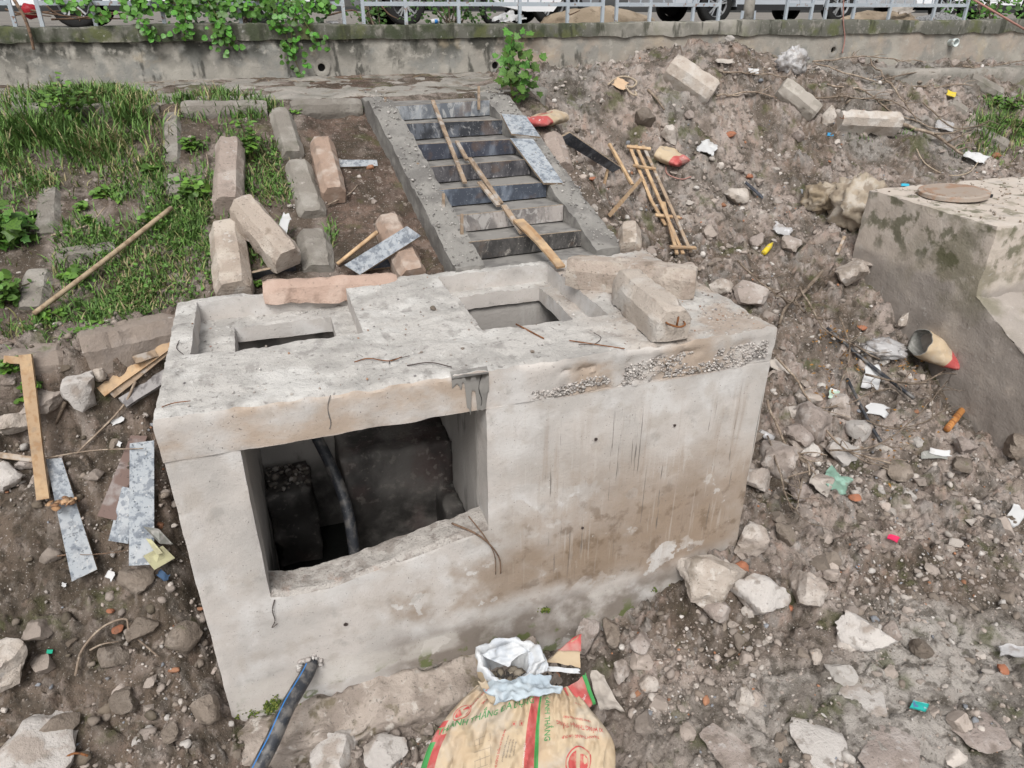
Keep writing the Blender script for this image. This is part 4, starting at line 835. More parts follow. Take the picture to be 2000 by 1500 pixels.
board('plywood_sheet', 'brown plywood board partly beneath the pale blue one', [(255, 850, .16), (288, 852, .16), (226, 1016, .12), (190, 1008, .12)], mat=M_FORMBROWN, t=.025)
board('plywood_sheet', 'pale blue plywood board beside the yellowed plastic box', [(253, 864, .22), (301, 862, .22), (301, 1102, .18), (252, 1106, .18)], mat=M_FORMPALE, t=.025)
board('plywood_sheet', 'whitish plywood end showing under the pale blue board', [(238, 950, .13), (262, 955, .13), (250, 1062, .11), (212, 1056, .11)], mat=M_FORMPALE, t=.02)
# splintered corner
P0 = hit(112, 985, .175); scatter('splintered_wood', P0+RNG.normal(size=(26, 3))*np.array([.05, .03, .004]), RNG.uniform(.012, .035, 26), SH1, stonecols(26, [(.33, .19, .10), (.42, .27, .16), (.25, .14, .08)]), M_STONES, None, squash=(.15, .3), label='splintered brown wood on the corner of the pale board')
A = hit(50, 693, .30); B = hit(85, 975, .12); tm = thing('nailed_timber', 'long yellow timber with short crosspiece standing at the left edge', 'timber', tuple(B))
plank('upright', None, A, B, .075, .03, M_WOOD, parent=tm, up=(0, -1, .6)); d = A+(B-A)*.04; plank('crosspiece', None, hit(8, 702, .30), hit(62, 706, .30), .05, .03, M_WOOD, parent=tm, up=(0, -1, .6))
plank('timber', 'yellow plank leaning in the gap beside the chamber', hit(331, 668, .30), hit(196, 765, .10), .095, .025, M_WOOD, up=(.3, -1, 1.), seed=2)
plank('timber', 'short brown lath crossing the yellow plank beside the chamber', hit(305, 690, .34), hit(262, 704, .3), .06, .02, M_WOODGREY, up=(.3, -1, 1.), seed=5)
plank('timber', 'narrow dark edged timber under the yellow plank beside the chamber', hit(328, 683, .22), hit(218, 772, .05), .06, .03, M_WOODGREY, up=(.3, -1, .8), seed=3)
plank('timber', 'weathered grey plank lowest beside the chamber', hit(330, 730, .20), hit(240, 788, .12), .09, .04, surf('silvered timber', (.30, .285, .28), [L_((.16, .15, .15), 22, .48, .62, k=(1, .1, 1))], coord='obj', bump=((50, .003),)), up=(.2, -1, 1.2), seed=4)
plank('timber', 'thin grey lath on the rocks at the left edge', hit(-30, 885, .1), hit(80, 900, .1), .04, .02, M_WOODGREY, seed=6)
stick('wooden_pole', 'long thin wooden pole lying across the grass slope', [(335, 406), (200, 512), (66, 613)], .022, surf('dry pole wood', (.36, .28, .19), [L_((.25, .18, .12), 14, .48, .62)], coord='obj', bump=((60, .002),)), 'pole', .10, taper=.9, place=lambda x, y, o: hit(x, y, o))
stick('wooden_pole', 'short wooden pole stuck behind the slate blue plywood', [(737, 453, .22), (659, 516, .03)], .02, M_WOOD, 'pole', taper=.9)
la = thing('timber_lattice', 'broken lattice of pale wooden slats lying on the rubble right of the stairs', 'lattice', tuple(hit(1290, 400, 0)))
for i, (a, b) in enumerate([((1229, 284), (1272, 392)), ((1296, 395), (1322, 496)), ((1242, 284), (1334, 496)), ((1256, 284), (1349, 492)), ((1272, 392), (1300, 440))]): plank('slat', None, hit(*a, .10), hit(*b, .08), .04, .02, M_WOOD if i != 3 else M_WOODGREY, parent=la, seed=i)
for a, b in [((1224, 286), (1271, 291)), ((1236, 323), (1281, 330)), ((1280, 420), (1328, 425)), ((1309, 482), (1359, 484))]: plank('crossbar', None, hit(*a, .125), hit(*b, .125), .045, .02, M_WOOD, parent=la)
plank('timber', 'sharp pale stake lying above the lattice end beside the blue black board', hit(1190, 281, .12), hit(1235, 361, .06), .04, .03, M_WOOD, seed=8)
plank('timber', 'pale stick propped under the lattice, slanting down', hit(1253, 349, .12), hit(1191, 420, .05), .04, .025, M_WOOD, seed=9)
plank('timber', 'tiny stake end under the blue black board', hit(1187, 330, .06), hit(1179, 364, .03), .03, .025, M_WOOD, seed=10)
plank('timber', 'dark wood splinter standing in rubble below the dirty sacks', hit(1650, 462, .1), hit(1634, 498, .02), .035, .02, M_WOODGREY, seed=11)
plank('timber', 'broken black strip of plywood in the rubble above the pink block', hit(1456, 356, .08), hit(1490, 386, .04), .06, .015, M_FORM, seed=12)

# ------------------------------------------------------------------ pipes and hose
A = np.array([.578, .08, .40]); E = [A, np.array([.565, -.05, .385]), atz(562, 1380, .36), atz(533, 1445, .29), atz(505, 1500, .22), atz(455, 1600, .12)]
P = curve_pts(E, 6); pt = thing('drain_pipe', 'black plastic pipe with blue stripe running out of the chamber wall', 'pipe', tuple(P[-1]))
v, f = tube(P, .052, 18); obj('pipe', v, f, M_BLACKPIPE, pt, True)
ring = []
for i, p in enumerate(P):
    d = P[min(i+1, len(P)-1)]-P[max(i-1, 0)]; x, y, z = frame(d); ring.append((p+.0530*(z*math.cos(.25)+x*math.sin(.25)), x))
V = [q-x*.004 for q, x in ring]+[q+x*.004 for q, x in ring]; n = len(ring); obj('blue_stripe', V, [(i, i+1, n+i+1, n+i) for i in range(n-1)], M_BLUE, pt)
sp = np.array([.575, -.012, .385])+np.stack([.075*np.cos(np.linspace(0, 6.2, 40)), np.zeros(40), .07*np.sin(np.linspace(0, 6.2, 40))], -1)+RNG.normal(size=(40, 3))*.008
scatter('broken_concrete_collar', sp, RNG.uniform(.010, .024, 40), SH1, stonecols(40, [(.45, .43, .41), (.36, .33, .31)]), M_STONES, ch, sink=.5)
hp = curve_pts([np.array([.62, 1.7, 1.85]), np.array([.82, 1.35, 1.6]), np.array([1.0, .95, 1.1]), np.array([1.02, .7, .6]), np.array([1.0, .55, .15])], 6)
m = MB(); m.tube(hp, .045, 12); o = m.build('black_hose', M_BLACKPIPE, None, True); tag(o, 'dirty black hose hanging inside the dark opening', 'hose')
m = MB(); p = at(1858, 83, 1, 6.97); a = np.array([p[0], 7.0, p[2]]); V = []
for r, y in ((.055, 7.05), (.055, 6.93), (.068, 6.928), (.068, 6.86), (.056, 6.86), (.052, 7.05)): V += [(p[0]+r*math.cos(t), y, p[2]+r*math.sin(t)) for t in np.linspace(0, 6.283, 18, endpoint=False)]
o = obj('pipe_stub', V, [(j*18+i, j*18+(i+1) % 18, (j+1)*18+(i+1) % 18, (j+1)*18+i) for j in range(5) for i in range(18)], M_PVC, None, True); tag(o, 'pale plastic pipe stub poking out of the wall at the right', 'pipe')

# ------------------------------------------------------------------ old chamber at the right with its manhole cover
c2 = thing('old_chamber', 'old mossy concrete chamber at the right edge with a manhole cover', 'drain chamber', (8.6, 2.2, 1.0))
CZ = 2.62; q0 = atz(1675, 372, CZ); q1 = atz(1972, 440, CZ); cu = (q0[0]+q1[0])/2
m = MB(); v, f = rough_box((cu, q1[1], -.6), (cu+2.6, q0[1], CZ), cell=.06, amp=.008, chip=.014, seed=60); m.add(v, f.tolist()); m.build('upper_block', M_CH2, c2, 40)
m = MB(); v, f = rough_box((cu, -.2, -.6), (cu+2.6, q1[1]+.0, 1.9), cell=.06, amp=.008, chip=.0, seed=60)
lim = np.interp(v[:, 1], [-.2, .5, q1[1]], [1.1, 1.52, 1.87]); v[:, 2] = np.where(v[:, 2] > lim, lim+.02*fbm(v*7, 2, 62), v[:, 2])
m.add(v, f.tolist()); m.build('lower_block', M_CH2, c2, 40)
cc = (atz(1780, 374, CZ+.05)+atz(1945, 378, CZ+.05))/2; R = .36
mc = thing('manhole_cover', 'rusty round manhole cover tilted on top of the old chamber', 'manhole cover', tuple(cc-np.array([0, 0, .05]))); tl = .10
def cover_pt(r, t, z):
    x, y = r*math.cos(t), r*math.sin(t); return np.array([cc[0]+x, cc[1]+y, cc[2]+z+tl*x*.55])
V = [cover_pt(R, t, z) for z in (-.02, .02) for t in np.linspace(0, 6.283, 48, endpoint=False)]+[cover_pt(R-.02, t, .026) for t in np.linspace(0, 6.283, 48, endpoint=False)]
obj('disc', V, [(j*48+i, j*48+(i+1) % 48, (j+1)*48+(i+1) % 48, (j+1)*48+i) for j in (0, 1) for i in range(48)]+[tuple(range(96, 144)), tuple(range(48))[::-1]], M_IRON, mc)
m = MB()
for i in range(-11, 12):
    w = math.sqrt(max(0, (R-.05)**2-(i*.028)**2))
    for a, b in ((-w, w),):
        V = []
        for x, y in ((a, i*.028-.007), (b, i*.028-.007), (b, i*.028+.007), (a, i*.028+.007)):
            r, t = math.hypot(x, y), math.atan2(y, x); V.append(cover_pt(r, t, .0255))
        V += [q+np.array([0, 0, .007]) for q in V]; m.add(V, [(4, 5, 6, 7), (0, 1, 5, 4), (1, 2, 6, 5), (2, 3, 7, 6), (3, 0, 4, 7)])
m.build('raised_ribs', M_IRON, mc)
m = MB(); b = cover_pt(R*.75, -.5, -.045); m.box(b-np.array([.16, .05, .03]), b+np.array([.16, .05, .02])); o = m.build('wedge_block', M_TRIM, None); tag(o, 'black block propping up the manhole cover', 'block')
n = 260; u_ = RNG.uniform(cu+.05, cu+2.4, n); v_ = RNG.uniform(q1[1], q0[1], n); scatter('grit_on_chamber', np.stack([u_, v_, np.full(n, CZ+.004)], -1), RNG.uniform(.004, .018, n), SH1, stonecols(n, [(.3, .25, .2), (.2, .16, .12), (.4, .36, .32)]), M_STONES, None, label='grit scattered over the old chamber top')

# ------------------------------------------------------------------ big rubble pieces, one by one
W_ = M_ROCKWHITE; K_ = M_CLOD
for a in [('big round pinkish boulder touching the chamber right wall', 1520, 915, 98, .8, None), ('tall leaning rubble block above the big round boulder', 1590, 850, 80, 1.0, None), ('reddish rubble block under the clear plastic cup', 1553, 858, 66, .6, None),
          ('whitish rock slab between branches right of the big boulder', 1640, 892, 72, .5, W_), ('pale pointed rock left of the white tile shard', 1580, 790, 52, .7, None), ('brick flecked rubble block with the pale green wrapper', 1634, 812, 60, .8, None),
          ('whitish rock just below the white tile shard', 1680, 852, 56, .7, W_), ('narrow rock squeezed against the chamber at its right corner', 1474, 950, 56, .9, None), ('rock in the mud below the big round boulder', 1560, 965, 60, .5, None),
          ('angular flat topped slab leaning on the chamber front corner', 1378, 1150, 132, .55, None), ('reddish lump below the angular slab at the chamber corner', 1402, 1195, 70, .6, None), ('chalky block beside the reddish lump at the chamber corner', 1485, 1185, 110, .6, W_),
          ('crusted dark rock right of the chalky block', 1570, 1165, 84, .75, None), ('rubble lump with blue flecks just above the angular slab', 1468, 1070, 76, .7, None), ('round lump right of the flecked rubble lump', 1530, 1050, 46, .7, K_),
          ('long grey rock pointing down right in the middle of the right rubble', 1688, 1255, 100, .5, W_), ('small pinkish rock at the end of the long grey rock', 1738, 1240, 48, .7, None), ('dusty lump right of the small pinkish rock', 1792, 1270, 46, .8, K_),
          ('thin upright stone left of the long grey rock', 1592, 1290, 32, .9, None), ('small round stone in the dark soil right of the cement bags', 1452, 1365, 44, .7, None), ('pale rock close to the chamber behind the cement bags', 1142, 1262, 72, .9, None),
          ('crumbly earth clod beside the pale rock behind the bags', 1195, 1245, 62, .7, K_), ('lumpy clod right of the crumbly earth clod', 1250, 1270, 56, .7, None), ('pinkish stone below the lumpy clod', 1212, 1320, 48, .7, None), ('grey stone right of the torn paper', 1262, 1345, 40, .7, None),
          ('greyish stone between the red packet and the right cement bag', 1166, 1410, 42, .9, None), ('pale rock resting on the rough footing', 720, 1388, 60, .6, None), ('big pale boulder at the bottom edge beside the pipe', 666, 1482, 108, .8, W_), ('pale boulder at the bottom edge left of the cement bags', 752, 1495, 90, .7, W_),
          ('broken two part rock on the left bank below the grass', 160, 775, 66, .85, W_), ('grey rock behind the yellow upright timber', 90, 795, 88, .6, None), ('flat pinkish slab at the left edge beside the upright timber', 28, 838, 90, .5, None), ('small rock at the left edge under the grass', 20, 755, 50, .7, None),
          ('round whitish rock at the left edge by the thin lath', 12, 945, 62, .8, W_), ('pebbly stone right of the round whitish rock', 58, 912, 42, .6, None), ('big pale slab at the bottom left corner with rusty iron', 70, 1500, 190, .35, W_), ('pinkish boulder at the left edge halfway down', 8, 1310, 120, .7, None),
          ('brown clod above the slab at the bottom left', 118, 1425, 72, .6, K_), ('greenish clod near the chamber bottom left corner', 402, 1398, 66, .6, K_), ('round grey clod below the greenish clod', 335, 1440, 40, .7, K_), ('large earth clod below the yellowed plastic box', 264, 1138, 70, .7, K_),
          ('crumbling clod against the chamber left edge', 370, 1265, 66, .8, K_), ('wide low clod in the middle of the left bank', 285, 1235, 70, .5, K_), ('mossy clod low on the left bank', 240, 1375, 80, .5, K_), ('clod beside the bent twig on the left bank', 225, 1290, 60, .5, K_),
          ('grey stone right of the pale two part rock', 196, 742, 30, .8, None), ('pale rounded rock on the bank above the branches', 1655, 555, 66, .8, None), ('flat rock above the pale rounded rock on the bank', 1683, 520, 60, .4, None), ('pink block lying right of the lattice', 1437, 392, 48, .7, None),
          ('broad rock beside the yellow bottle', 1536, 486, 58, .6, None), ('small pale rock left of the yellow bottle', 1480, 480, 36, .8, None), ('round rock above the small torn cement bag', 1307, 275, 38, .8, None), ('rock under the blue black board end', 1150, 318, 44, .7, None),
          ('pale stone below the level beam on the upper bank', 1708, 258, 28, .8, None), ('white stone beside the pale stone below the level beam', 1738, 266, 20, .8, W_), ('crumbled concrete between the two upper right beams', 1618, 240, 34, .9, None), ('dark pointed rock in the bank above the dirty sacks', 1558, 275, 30, .9, None),
          ('bulging rock at the slab right edge', 1470, 590, 74, .6, None), ('pale slab lump above the bulging rock at the slab edge', 1410, 575, 50, .6, None), ('rock against the old chamber foot', 1770, 635, 44, .8, None), ('pointed rock at the lower foot of the old chamber', 1945, 815, 60, .8, None),
          ('lumpy clod on the right edge below the pointed rock', 1985, 880, 70, .7, K_), ('stone near the bamboo piece', 1882, 880, 48, .7, None), ('clod left of the pale broken plate', 1755, 935, 56, .6, K_), ('clod right of the pale broken plate', 1875, 915, 44, .7, K_), ('rock in soil left of the teal cloth', 1600, 945, 44, .5, None),
          ('mossy rock face low in the upper bank', 1255, 245, 50, .9, K_), ('brown stone near the rope', 1342, 232, 26, .8, None), ('grey cobble at the foot of the wall near the pipe stub', 1838, 108, 30, .7, W_), ('orange brown cobble at the foot of the wall', 1680, 122, 22, .8, None)]:
    lab, px, py, w, hh, mm = a; rock(lab, px, py, w*1.15, hh*1.1, mm, cuts=12, rgh=.10)
for lab, px, py, w, yw in [('large cracked flat crust slab, the leftmost of the four at the bottom right', 1430, 1465, 170, .4), ('pale flat crust slab right of the cracked one at the bottom', 1602, 1450, 150, 1.2), ('rounded flat crust slab just above the turquoise wrapper', 1690, 1360, 120, 2.), ('wide flat crust slab at the bottom, below the turquoise wrapper', 1750, 1470, 180, .2),
                            ('broken flat crust slab at the right edge of the bottom', 1920, 1430, 160, .8)]:
    rock(lab, px, py, w, .12, M_ROCKWHITE if w < 160 else M_ROCK, yaw=yw, name='crust_slab', cat='concrete slab', cuts=14, rgh=.07, sink=.38, sub=4)
for lab, px, py, w in [('orange brick shard beside the angular slab at the chamber corner', 1447, 1112, 32), ('orange brick piece below the chalky block', 1540, 1188, 22), ('flat orange brick in the soil right of the chamber', 1668, 975, 30), ('orange brick end at the right edge', 1958, 1310, 26), ('brick shard on the left bank by the bent twig', 233, 1232, 26),
                       ('small brick bit higher on the left bank', 217, 1195, 18), ('red brick corner near the orange leaves', 1682, 642, 22), ('brick half at the far right of the upper bank', 1945, 308, 24), ('small brick lump on the upper bank below the earth mound', 1427, 268, 24), ('brick bit right of the lattice', 1462, 348, 20), ('brick crumb beside the lower plywood of the right bank', 1157, 352, 16)]:
    rock(lab, px, py, w, .6, M_BRICK, sub=2, cuts=7, rgh=.05, name='brick_piece', cat='brick')
m = MB(); p = hit(165, 1478, .12); m.tube(curve_pts([p+np.array([-.14, 0, .02]), p+np.array([-.05, .02, .03]), p+np.array([.02, .0, .0])], 4), .008, 6); o = m.build('rusty_bar', M_RUST, None, True); tag(o, 'bent rusty iron bar on the slab at the bottom left', 'iron bar')

# ------------------------------------------------------------------ loose stones, too many to count
def free(P):
    u, v = P[:, 0], P[:, 1]; s, t = stair_uv(u, v)
    ok = ~((u > -.02) & (u < 4.11) & (v > -.02) & (v < 1.97)) & ~((np.abs(s) < .9) & (t > -.1) & (t < 3.2)) & ~((u > cu-.02) & (v > .5) & (v < q0[1]+.05)) & (v < 6.95)
    return ok & ~((v > 5.1) & (u < 4.3))
def spots(n, seed, dens):
    """random places on the ground in view, thinned by a density function of (u, v)"""
    r = np.random.default_rng(seed); u = r.uniform(-4.5, 14, n*6); v = r.uniform(-2.6, 6.9, n*6)
    d = np.sqrt((u-CAM[0])**2+(v-CAM[1])**2); keep = r.random(len(u)) < dens(u, v)*np.clip(4.2/d, 0, 1)**1.3
    P = np.stack([u, v, 0*u], -1)[keep]; P = P[free(P)]; px, py = proj(P+np.array([0, 0, 1.])); px, py = proj(np.stack([P[:, 0], P[:, 1], gz(P[:, 0], P[:, 1])], -1)); P = P[(px > -60) & (px < 2060) & (py < 1560) & (py > 60)]
    P = P[:n]; P[:, 2] = ground_h(P[:, 0], P[:, 1]); return P
def dens_rub(u, v):
    slope = sstep(1.75, 2.0, v)*sstep(4.0, 3.6, u); left = sstep(.1, -.2, u)*sstep(1.8, 1.5, v); cl = sstep(-.45, .6, fbm(np.stack([u, v, 0*u], -1)*1.6, 2, 131)); return (1-.9*slope)*(1-.35*left)*(.12+.88*cl)
PAL = [(.34, .29, .255), (.28, .24, .21), (.41, .37, .335), (.21, .175, .145), (.47, .44, .41), (.34, .17, .10), (.24, .25, .27)]; PW = [.28, .24, .17, .18, .07, .025, .035]
P = spots(21000, 1, dens_rub); n = len(P); scatter('gravel', P, RNG.uniform(.006, .016, n), SH1, stonecols(n, PAL, PW), M_STONES, label='fine gravel and crumbs all over the earth bank', sink=.45)
P = spots(7600, 2, dens_rub); n = len(P); scatter('rubble', P, .012+.034*RNG.random(n)**2.0, SH2, stonecols(n, PAL, PW), M_STONES, label='small broken stones all over the earth bank', squash=(.5, .9), sink=.5)
SH3 = [rock_shape(3, 70+s, 13, .09) for s in range(10)]
P = spots(1000, 3, lambda u, v: dens_rub(u, v)*(1-.6*sstep(.3, 0, u))*(1-.7*sstep(-.4, -1., v)*sstep(3.5, 4.5, u))); n = len(P); scatter('rubble', P, .03+.065*RNG.random(n)**2.4, SH3, stonecols(n, PAL[:5], [.36, .28, .16, .16, .04]), M_STONES, label='scattered fist sized rubble lumps in the earth bank', squash=(.5, .9), smooth=28, sink=.5)
P = spots(170, 9, lambda u, v: 6*np.exp(-((u-4.9)/.9)**2-((v-.3)/1.0)**2)+3*np.exp(-((u-3.6)/.7)**2-((v+.7)/.5)**2)+1.2*np.exp(-((u-6)/1.6)**2-((v-1.8)/1.4)**2)); n = len(P); scatter('rubble', P, .05+.075*RNG.random(n)**1.6, SH3, stonecols(n, PAL[:5], [.36, .2, .26, .1, .08]), M_STONES, label='pale angular concrete chunks crowded beside the chamber right side', squash=(.55, .9), smooth=26, sink=.42)
P = spots(900, 4, lambda u, v: sstep(.1, -.2, u)*sstep(1.7, 1.4, v)); n = len(P); scatter('earth_crumbs', P, .012+.045*RNG.random(n)**2.5, SH2, stonecols(n, [(.16, .13, .10), (.22, .185, .15), (.12, .10, .075)]), M_STONES, label='dark crumbled earth on the left bank', squash=(.6, .9))
P = spots(150, 14, lambda u, v: 3*sstep(.1, -.2, u)*sstep(1.7, 1.4, v)); n = len(P); scatter('earth_clods', P, .035+.075*RNG.random(n)**1.8, SH3, stonecols(n, [(.15, .12, .095), (.20, .165, .135), (.115, .092, .07), (.26, .22, .19)]), M_STONES, label='lumpy earth clods crowding the left bank', squash=(.5, .85), smooth=40, sink=.5)
# pebbles and grit on the slab top
def on_slab(n, u0, u1, v0, v1, seed):
    r = np.random.default_rng(seed); P = np.stack([r.uniform(u0, u1, n), r.uniform(v0, v1, n), np.full(n, T)], -1)
    return P[[slab_top(p[0], p[1]) == T for p in P]]
P = np.vstack([on_slab(420, .05, 4.05, .04, 1.9, 1), on_slab(420, 3.2, 4.05, .05, 1.5, 2)]); n = len(P); scatter('slab_grit', P, RNG.uniform(.003, .011, n), SH1, stonecols(n, [(.40, .37, .34), (.28, .24, .21), (.5, .48, .46), (.2, .19, .19), (.33, .2, .13)], [.3, .3, .2, .12, .08]), M_STONES, label='grit and pebbles scattered over the chamber slab')
for R_, H_, sd in ((LR, LH, 5), (RR, RH, 6)):
    r = np.random.default_rng(sd); n = 500; P = np.stack([r.uniform(R_[0]+.02, R_[2]-.02, n), r.uniform(R_[1]+.02, R_[3]-.02, n), np.full(n, T-.163)], -1)
    P = P[~((P[:, 0] > H_[0]-.01) & (P[:, 0] < H_[2]+.01) & (P[:, 1] > H_[1]-.01) & (P[:, 1] < H_[3]+.01))]; n = len(P)
    scatter('recess_crumbs', P, r.uniform(.004, .020, n)*r.random(n)**.6, SH1, stonecols(n, [(.42, .40, .38), (.5, .48, .46), (.3, .28, .26), (.35, .14, .08)], [.4, .25, .3, .05]), M_STONES, squash=(.3, .7), label='concrete crumbs in the left manhole recess' if sd == 5 else 'concrete crumbs in the right manhole recess')
for lab, px, py, w in [('brown pebble beside a pale one on the slab between the recesses', 846, 604, 16), ('pale pebble left of the right recess on the slab', 858, 617, 9), ('small brown stone on the slab nearer the front edge', 904, 682, 10), ('flat brown chip near the front edge of the slab', 1039, 688, 12)]:
    rock(lab, px, py, w, .6, M_CLOD if 'brown' in lab else W_, sub=2, name='pebble', cat='pebble', place=lambda x, y, o: atz(x, y, T))

# ------------------------------------------------------------------ sheets, sacks and printed lettering
def sheet(name, label, quad, mat, amp=.02, n=14, rag=.12, cat='litter', seed=0, place=None, thick=.002, bulge=0., parent=None, freq=7., group=None):
    g = place or hit; C = [np.array(g(*q)) for q in quad]; rr = np.random.default_rng(seed+len(label or '')*7)
    a = np.linspace(0, 1, n); S, Tt = np.meshgrid(a, a, indexing='ij')
    e = rag*np.stack([vnoise(np.stack([Tt*3+seed, S*0, S*0+.5], -1), seed), vnoise(np.stack([S*3+seed, S*0+4, S*0], -1), seed+1)], -1)
    s = S+e[..., 0]*(np.abs(S-.5)*2)**2; t = Tt+e[..., 1]*(np.abs(Tt-.5)*2)**2
    P = (C[0]*(1-s[..., None])+C[1]*s[..., None])*(1-t[..., None])+(C[3]*(1-s[..., None])+C[2]*s[..., None])*t[..., None]
    nr = np.cross(C[1]-C[0], C[3]-C[0]); nr = nr/np.linalg.norm(nr); nr = nr if nr[2] > 0 else -nr
    fold = (1-np.abs(vnoise(P*freq*1.6+seed, seed+5)))*1.2-.6+.6*fbm(P*freq*3, 2, seed+6)
    P = P+nr*(amp*fold+bulge*4*s*(1-s)*4*t*(1-t)*.25*4/4)[..., None]
    V = P.reshape(-1, 3); Fq = grid_faces(n, n); V2 = np.vstack([V, V-nr*thick]); F2 = [tuple(f) for f in Fq]+[tuple(f[::-1]+n*n) for f in Fq]
    bd = [i*n for i in range(n)]+[(n-1)*n+j for j in range(1, n)]+[i*n+n-1 for i in range(n-2, -1, -1)]+[j for j in range(n-2, 0, -1)]
    F2 += [(bd[i], bd[(i+1) % len(bd)], bd[(i+1) % len(bd)]+n*n, bd[i]+n*n) for i in range(len(bd))]
    o = obj(name, V2, F2, mat, parent, True)
    if parent is None: tag(o, label, cat, group)
    o['grid'] = n; return o, P
def text_shape(txt, size=1.):
    c = bpy.data.curves.new('lettering', 'FONT'); c.body = txt; c.align_x = 'CENTER'; c.align_y = 'CENTER'; c.resolution_u = 2; c.size = size; c.offset = .012*size
    o = bpy.data.objects.new('lettering', c); COL.objects.link(o); dg = bpy.context.evaluated_depsgraph_get(); me = o.evaluated_get(dg).to_mesh()
    bm = bmesh.new(); bm.from_mesh(me); bmesh.ops.triangulate(bm, faces=bm.faces)
    ed = [e for e in bm.edges if e.calc_length() > .02]
    if ed: bmesh.ops.subdivide_edges(bm, edges=ed, cuts=1); bmesh.ops.triangulate(bm, faces=bm.faces)
    bm.verts.index_update(); V = np.array([v.co[:2] for v in bm.verts]) if len(bm.verts) else np.zeros((0, 2)); Fq = [tuple(v.index for v in f.verts) for f in bm.faces]; bm.free()
    o.evaluated_get(dg).to_mesh_clear(); bpy.data.objects.remove(o); bpy.data.curves.remove(c); return V, Fq
def wrap(V2, G, s0, t0, ang, off=.004, sy=1.):
    """lay 2D print (metres) on a surface grid G[s, t]; ang turns it; +x along s, +y up the page (towards t = 0)"""
    nu, nv = G.shape[:2]; Ls = np.linalg.norm(np.diff(G[:, nv//2], axis=0), axis=1).sum(); Lt = np.linalg.norm(np.diff(G[nu//2], axis=0), axis=1).sum(); c, s = math.cos(ang), math.sin(ang)
    x = V2[:, 0]*c-V2[:, 1]*sy*s; y = V2[:, 0]*s+V2[:, 1]*sy*c; S = np.clip(s0+x/Ls, 0, .999)*(nu-1); Tt = np.clip(t0-y/Lt, 0, .999)*(nv-1)
    i, j = S.astype(int), Tt.astype(int); a, b = (S-i)[:, None], (Tt-j)[:, None]; ds = G[i+1, j]-G[i, j]; dt = G[i, j+1]-G[i, j]
    P = G[i, j]*(1-a)*(1-b)+G[i+1, j]*a*(1-b)+G[i, j+1]*(1-a)*b+G[i+1, j+1]*a*b; n = np.cross(dt, ds); n /= np.linalg.norm(n, axis=1)[:, None]+1e-9; n[n@(CAM-P.mean(0)) < 0] *= -1
    return P+n*off
def print_text(txt, G, s0, t0, size, ang, mat, parent, sy=1.):
    V, Fq = text_shape(txt, size); obj('lettering', wrap(V, G, s0, t0, ang, sy=sy), Fq, mat, parent)
def print_poly(V2, Fq, G, s0, t0, ang, mat, parent, name='print', off=.003): obj(name, wrap(np.asarray(V2, float), G, s0, t0, ang, off), Fq, mat, parent)
def ring2(r0, r1, n=28, asp=1., a0=0, a1=6.2832):
    a = np.linspace(a0, a1, n); V = [(r0*math.cos(t)*asp, r0*math.sin(t)) for t in a]+[(r1*math.cos(t)*asp, r1*math.sin(t)) for t in a]; return V, [(i, i+1, n+i+1, n+i) for i in range(n-1)]
def emblem(G, s0, t0, r, ang, mat, parent):
    V, F = ring2(r*.90, r, 32); print_poly(V, F, G, s0, t0, ang, mat, parent, 'emblem')
    for x0, x1 in ((-.78, -.16), (.16, .78)):       # two half fields split by a pale upright bar
        xs = np.linspace(x0, x1, 9)*r; h = np.sqrt((r*.80)**2-xs**2); V = [(x, y*.95 if i % 1 == 0 else y) for i, (x, y) in enumerate(zip(xs, h))]+[(x, -y*.95+(.25*r if x0 < 0 else 0)) for x, y in zip(xs, h)]
        V = [(x, min(y, .42*r) if x0 > 0 else y) for x, y in V]; print_poly(V, [(i, i+1, 10+i, 9+i) for i in range(8)], G, s0, t0, ang, mat, parent, 'emblem')
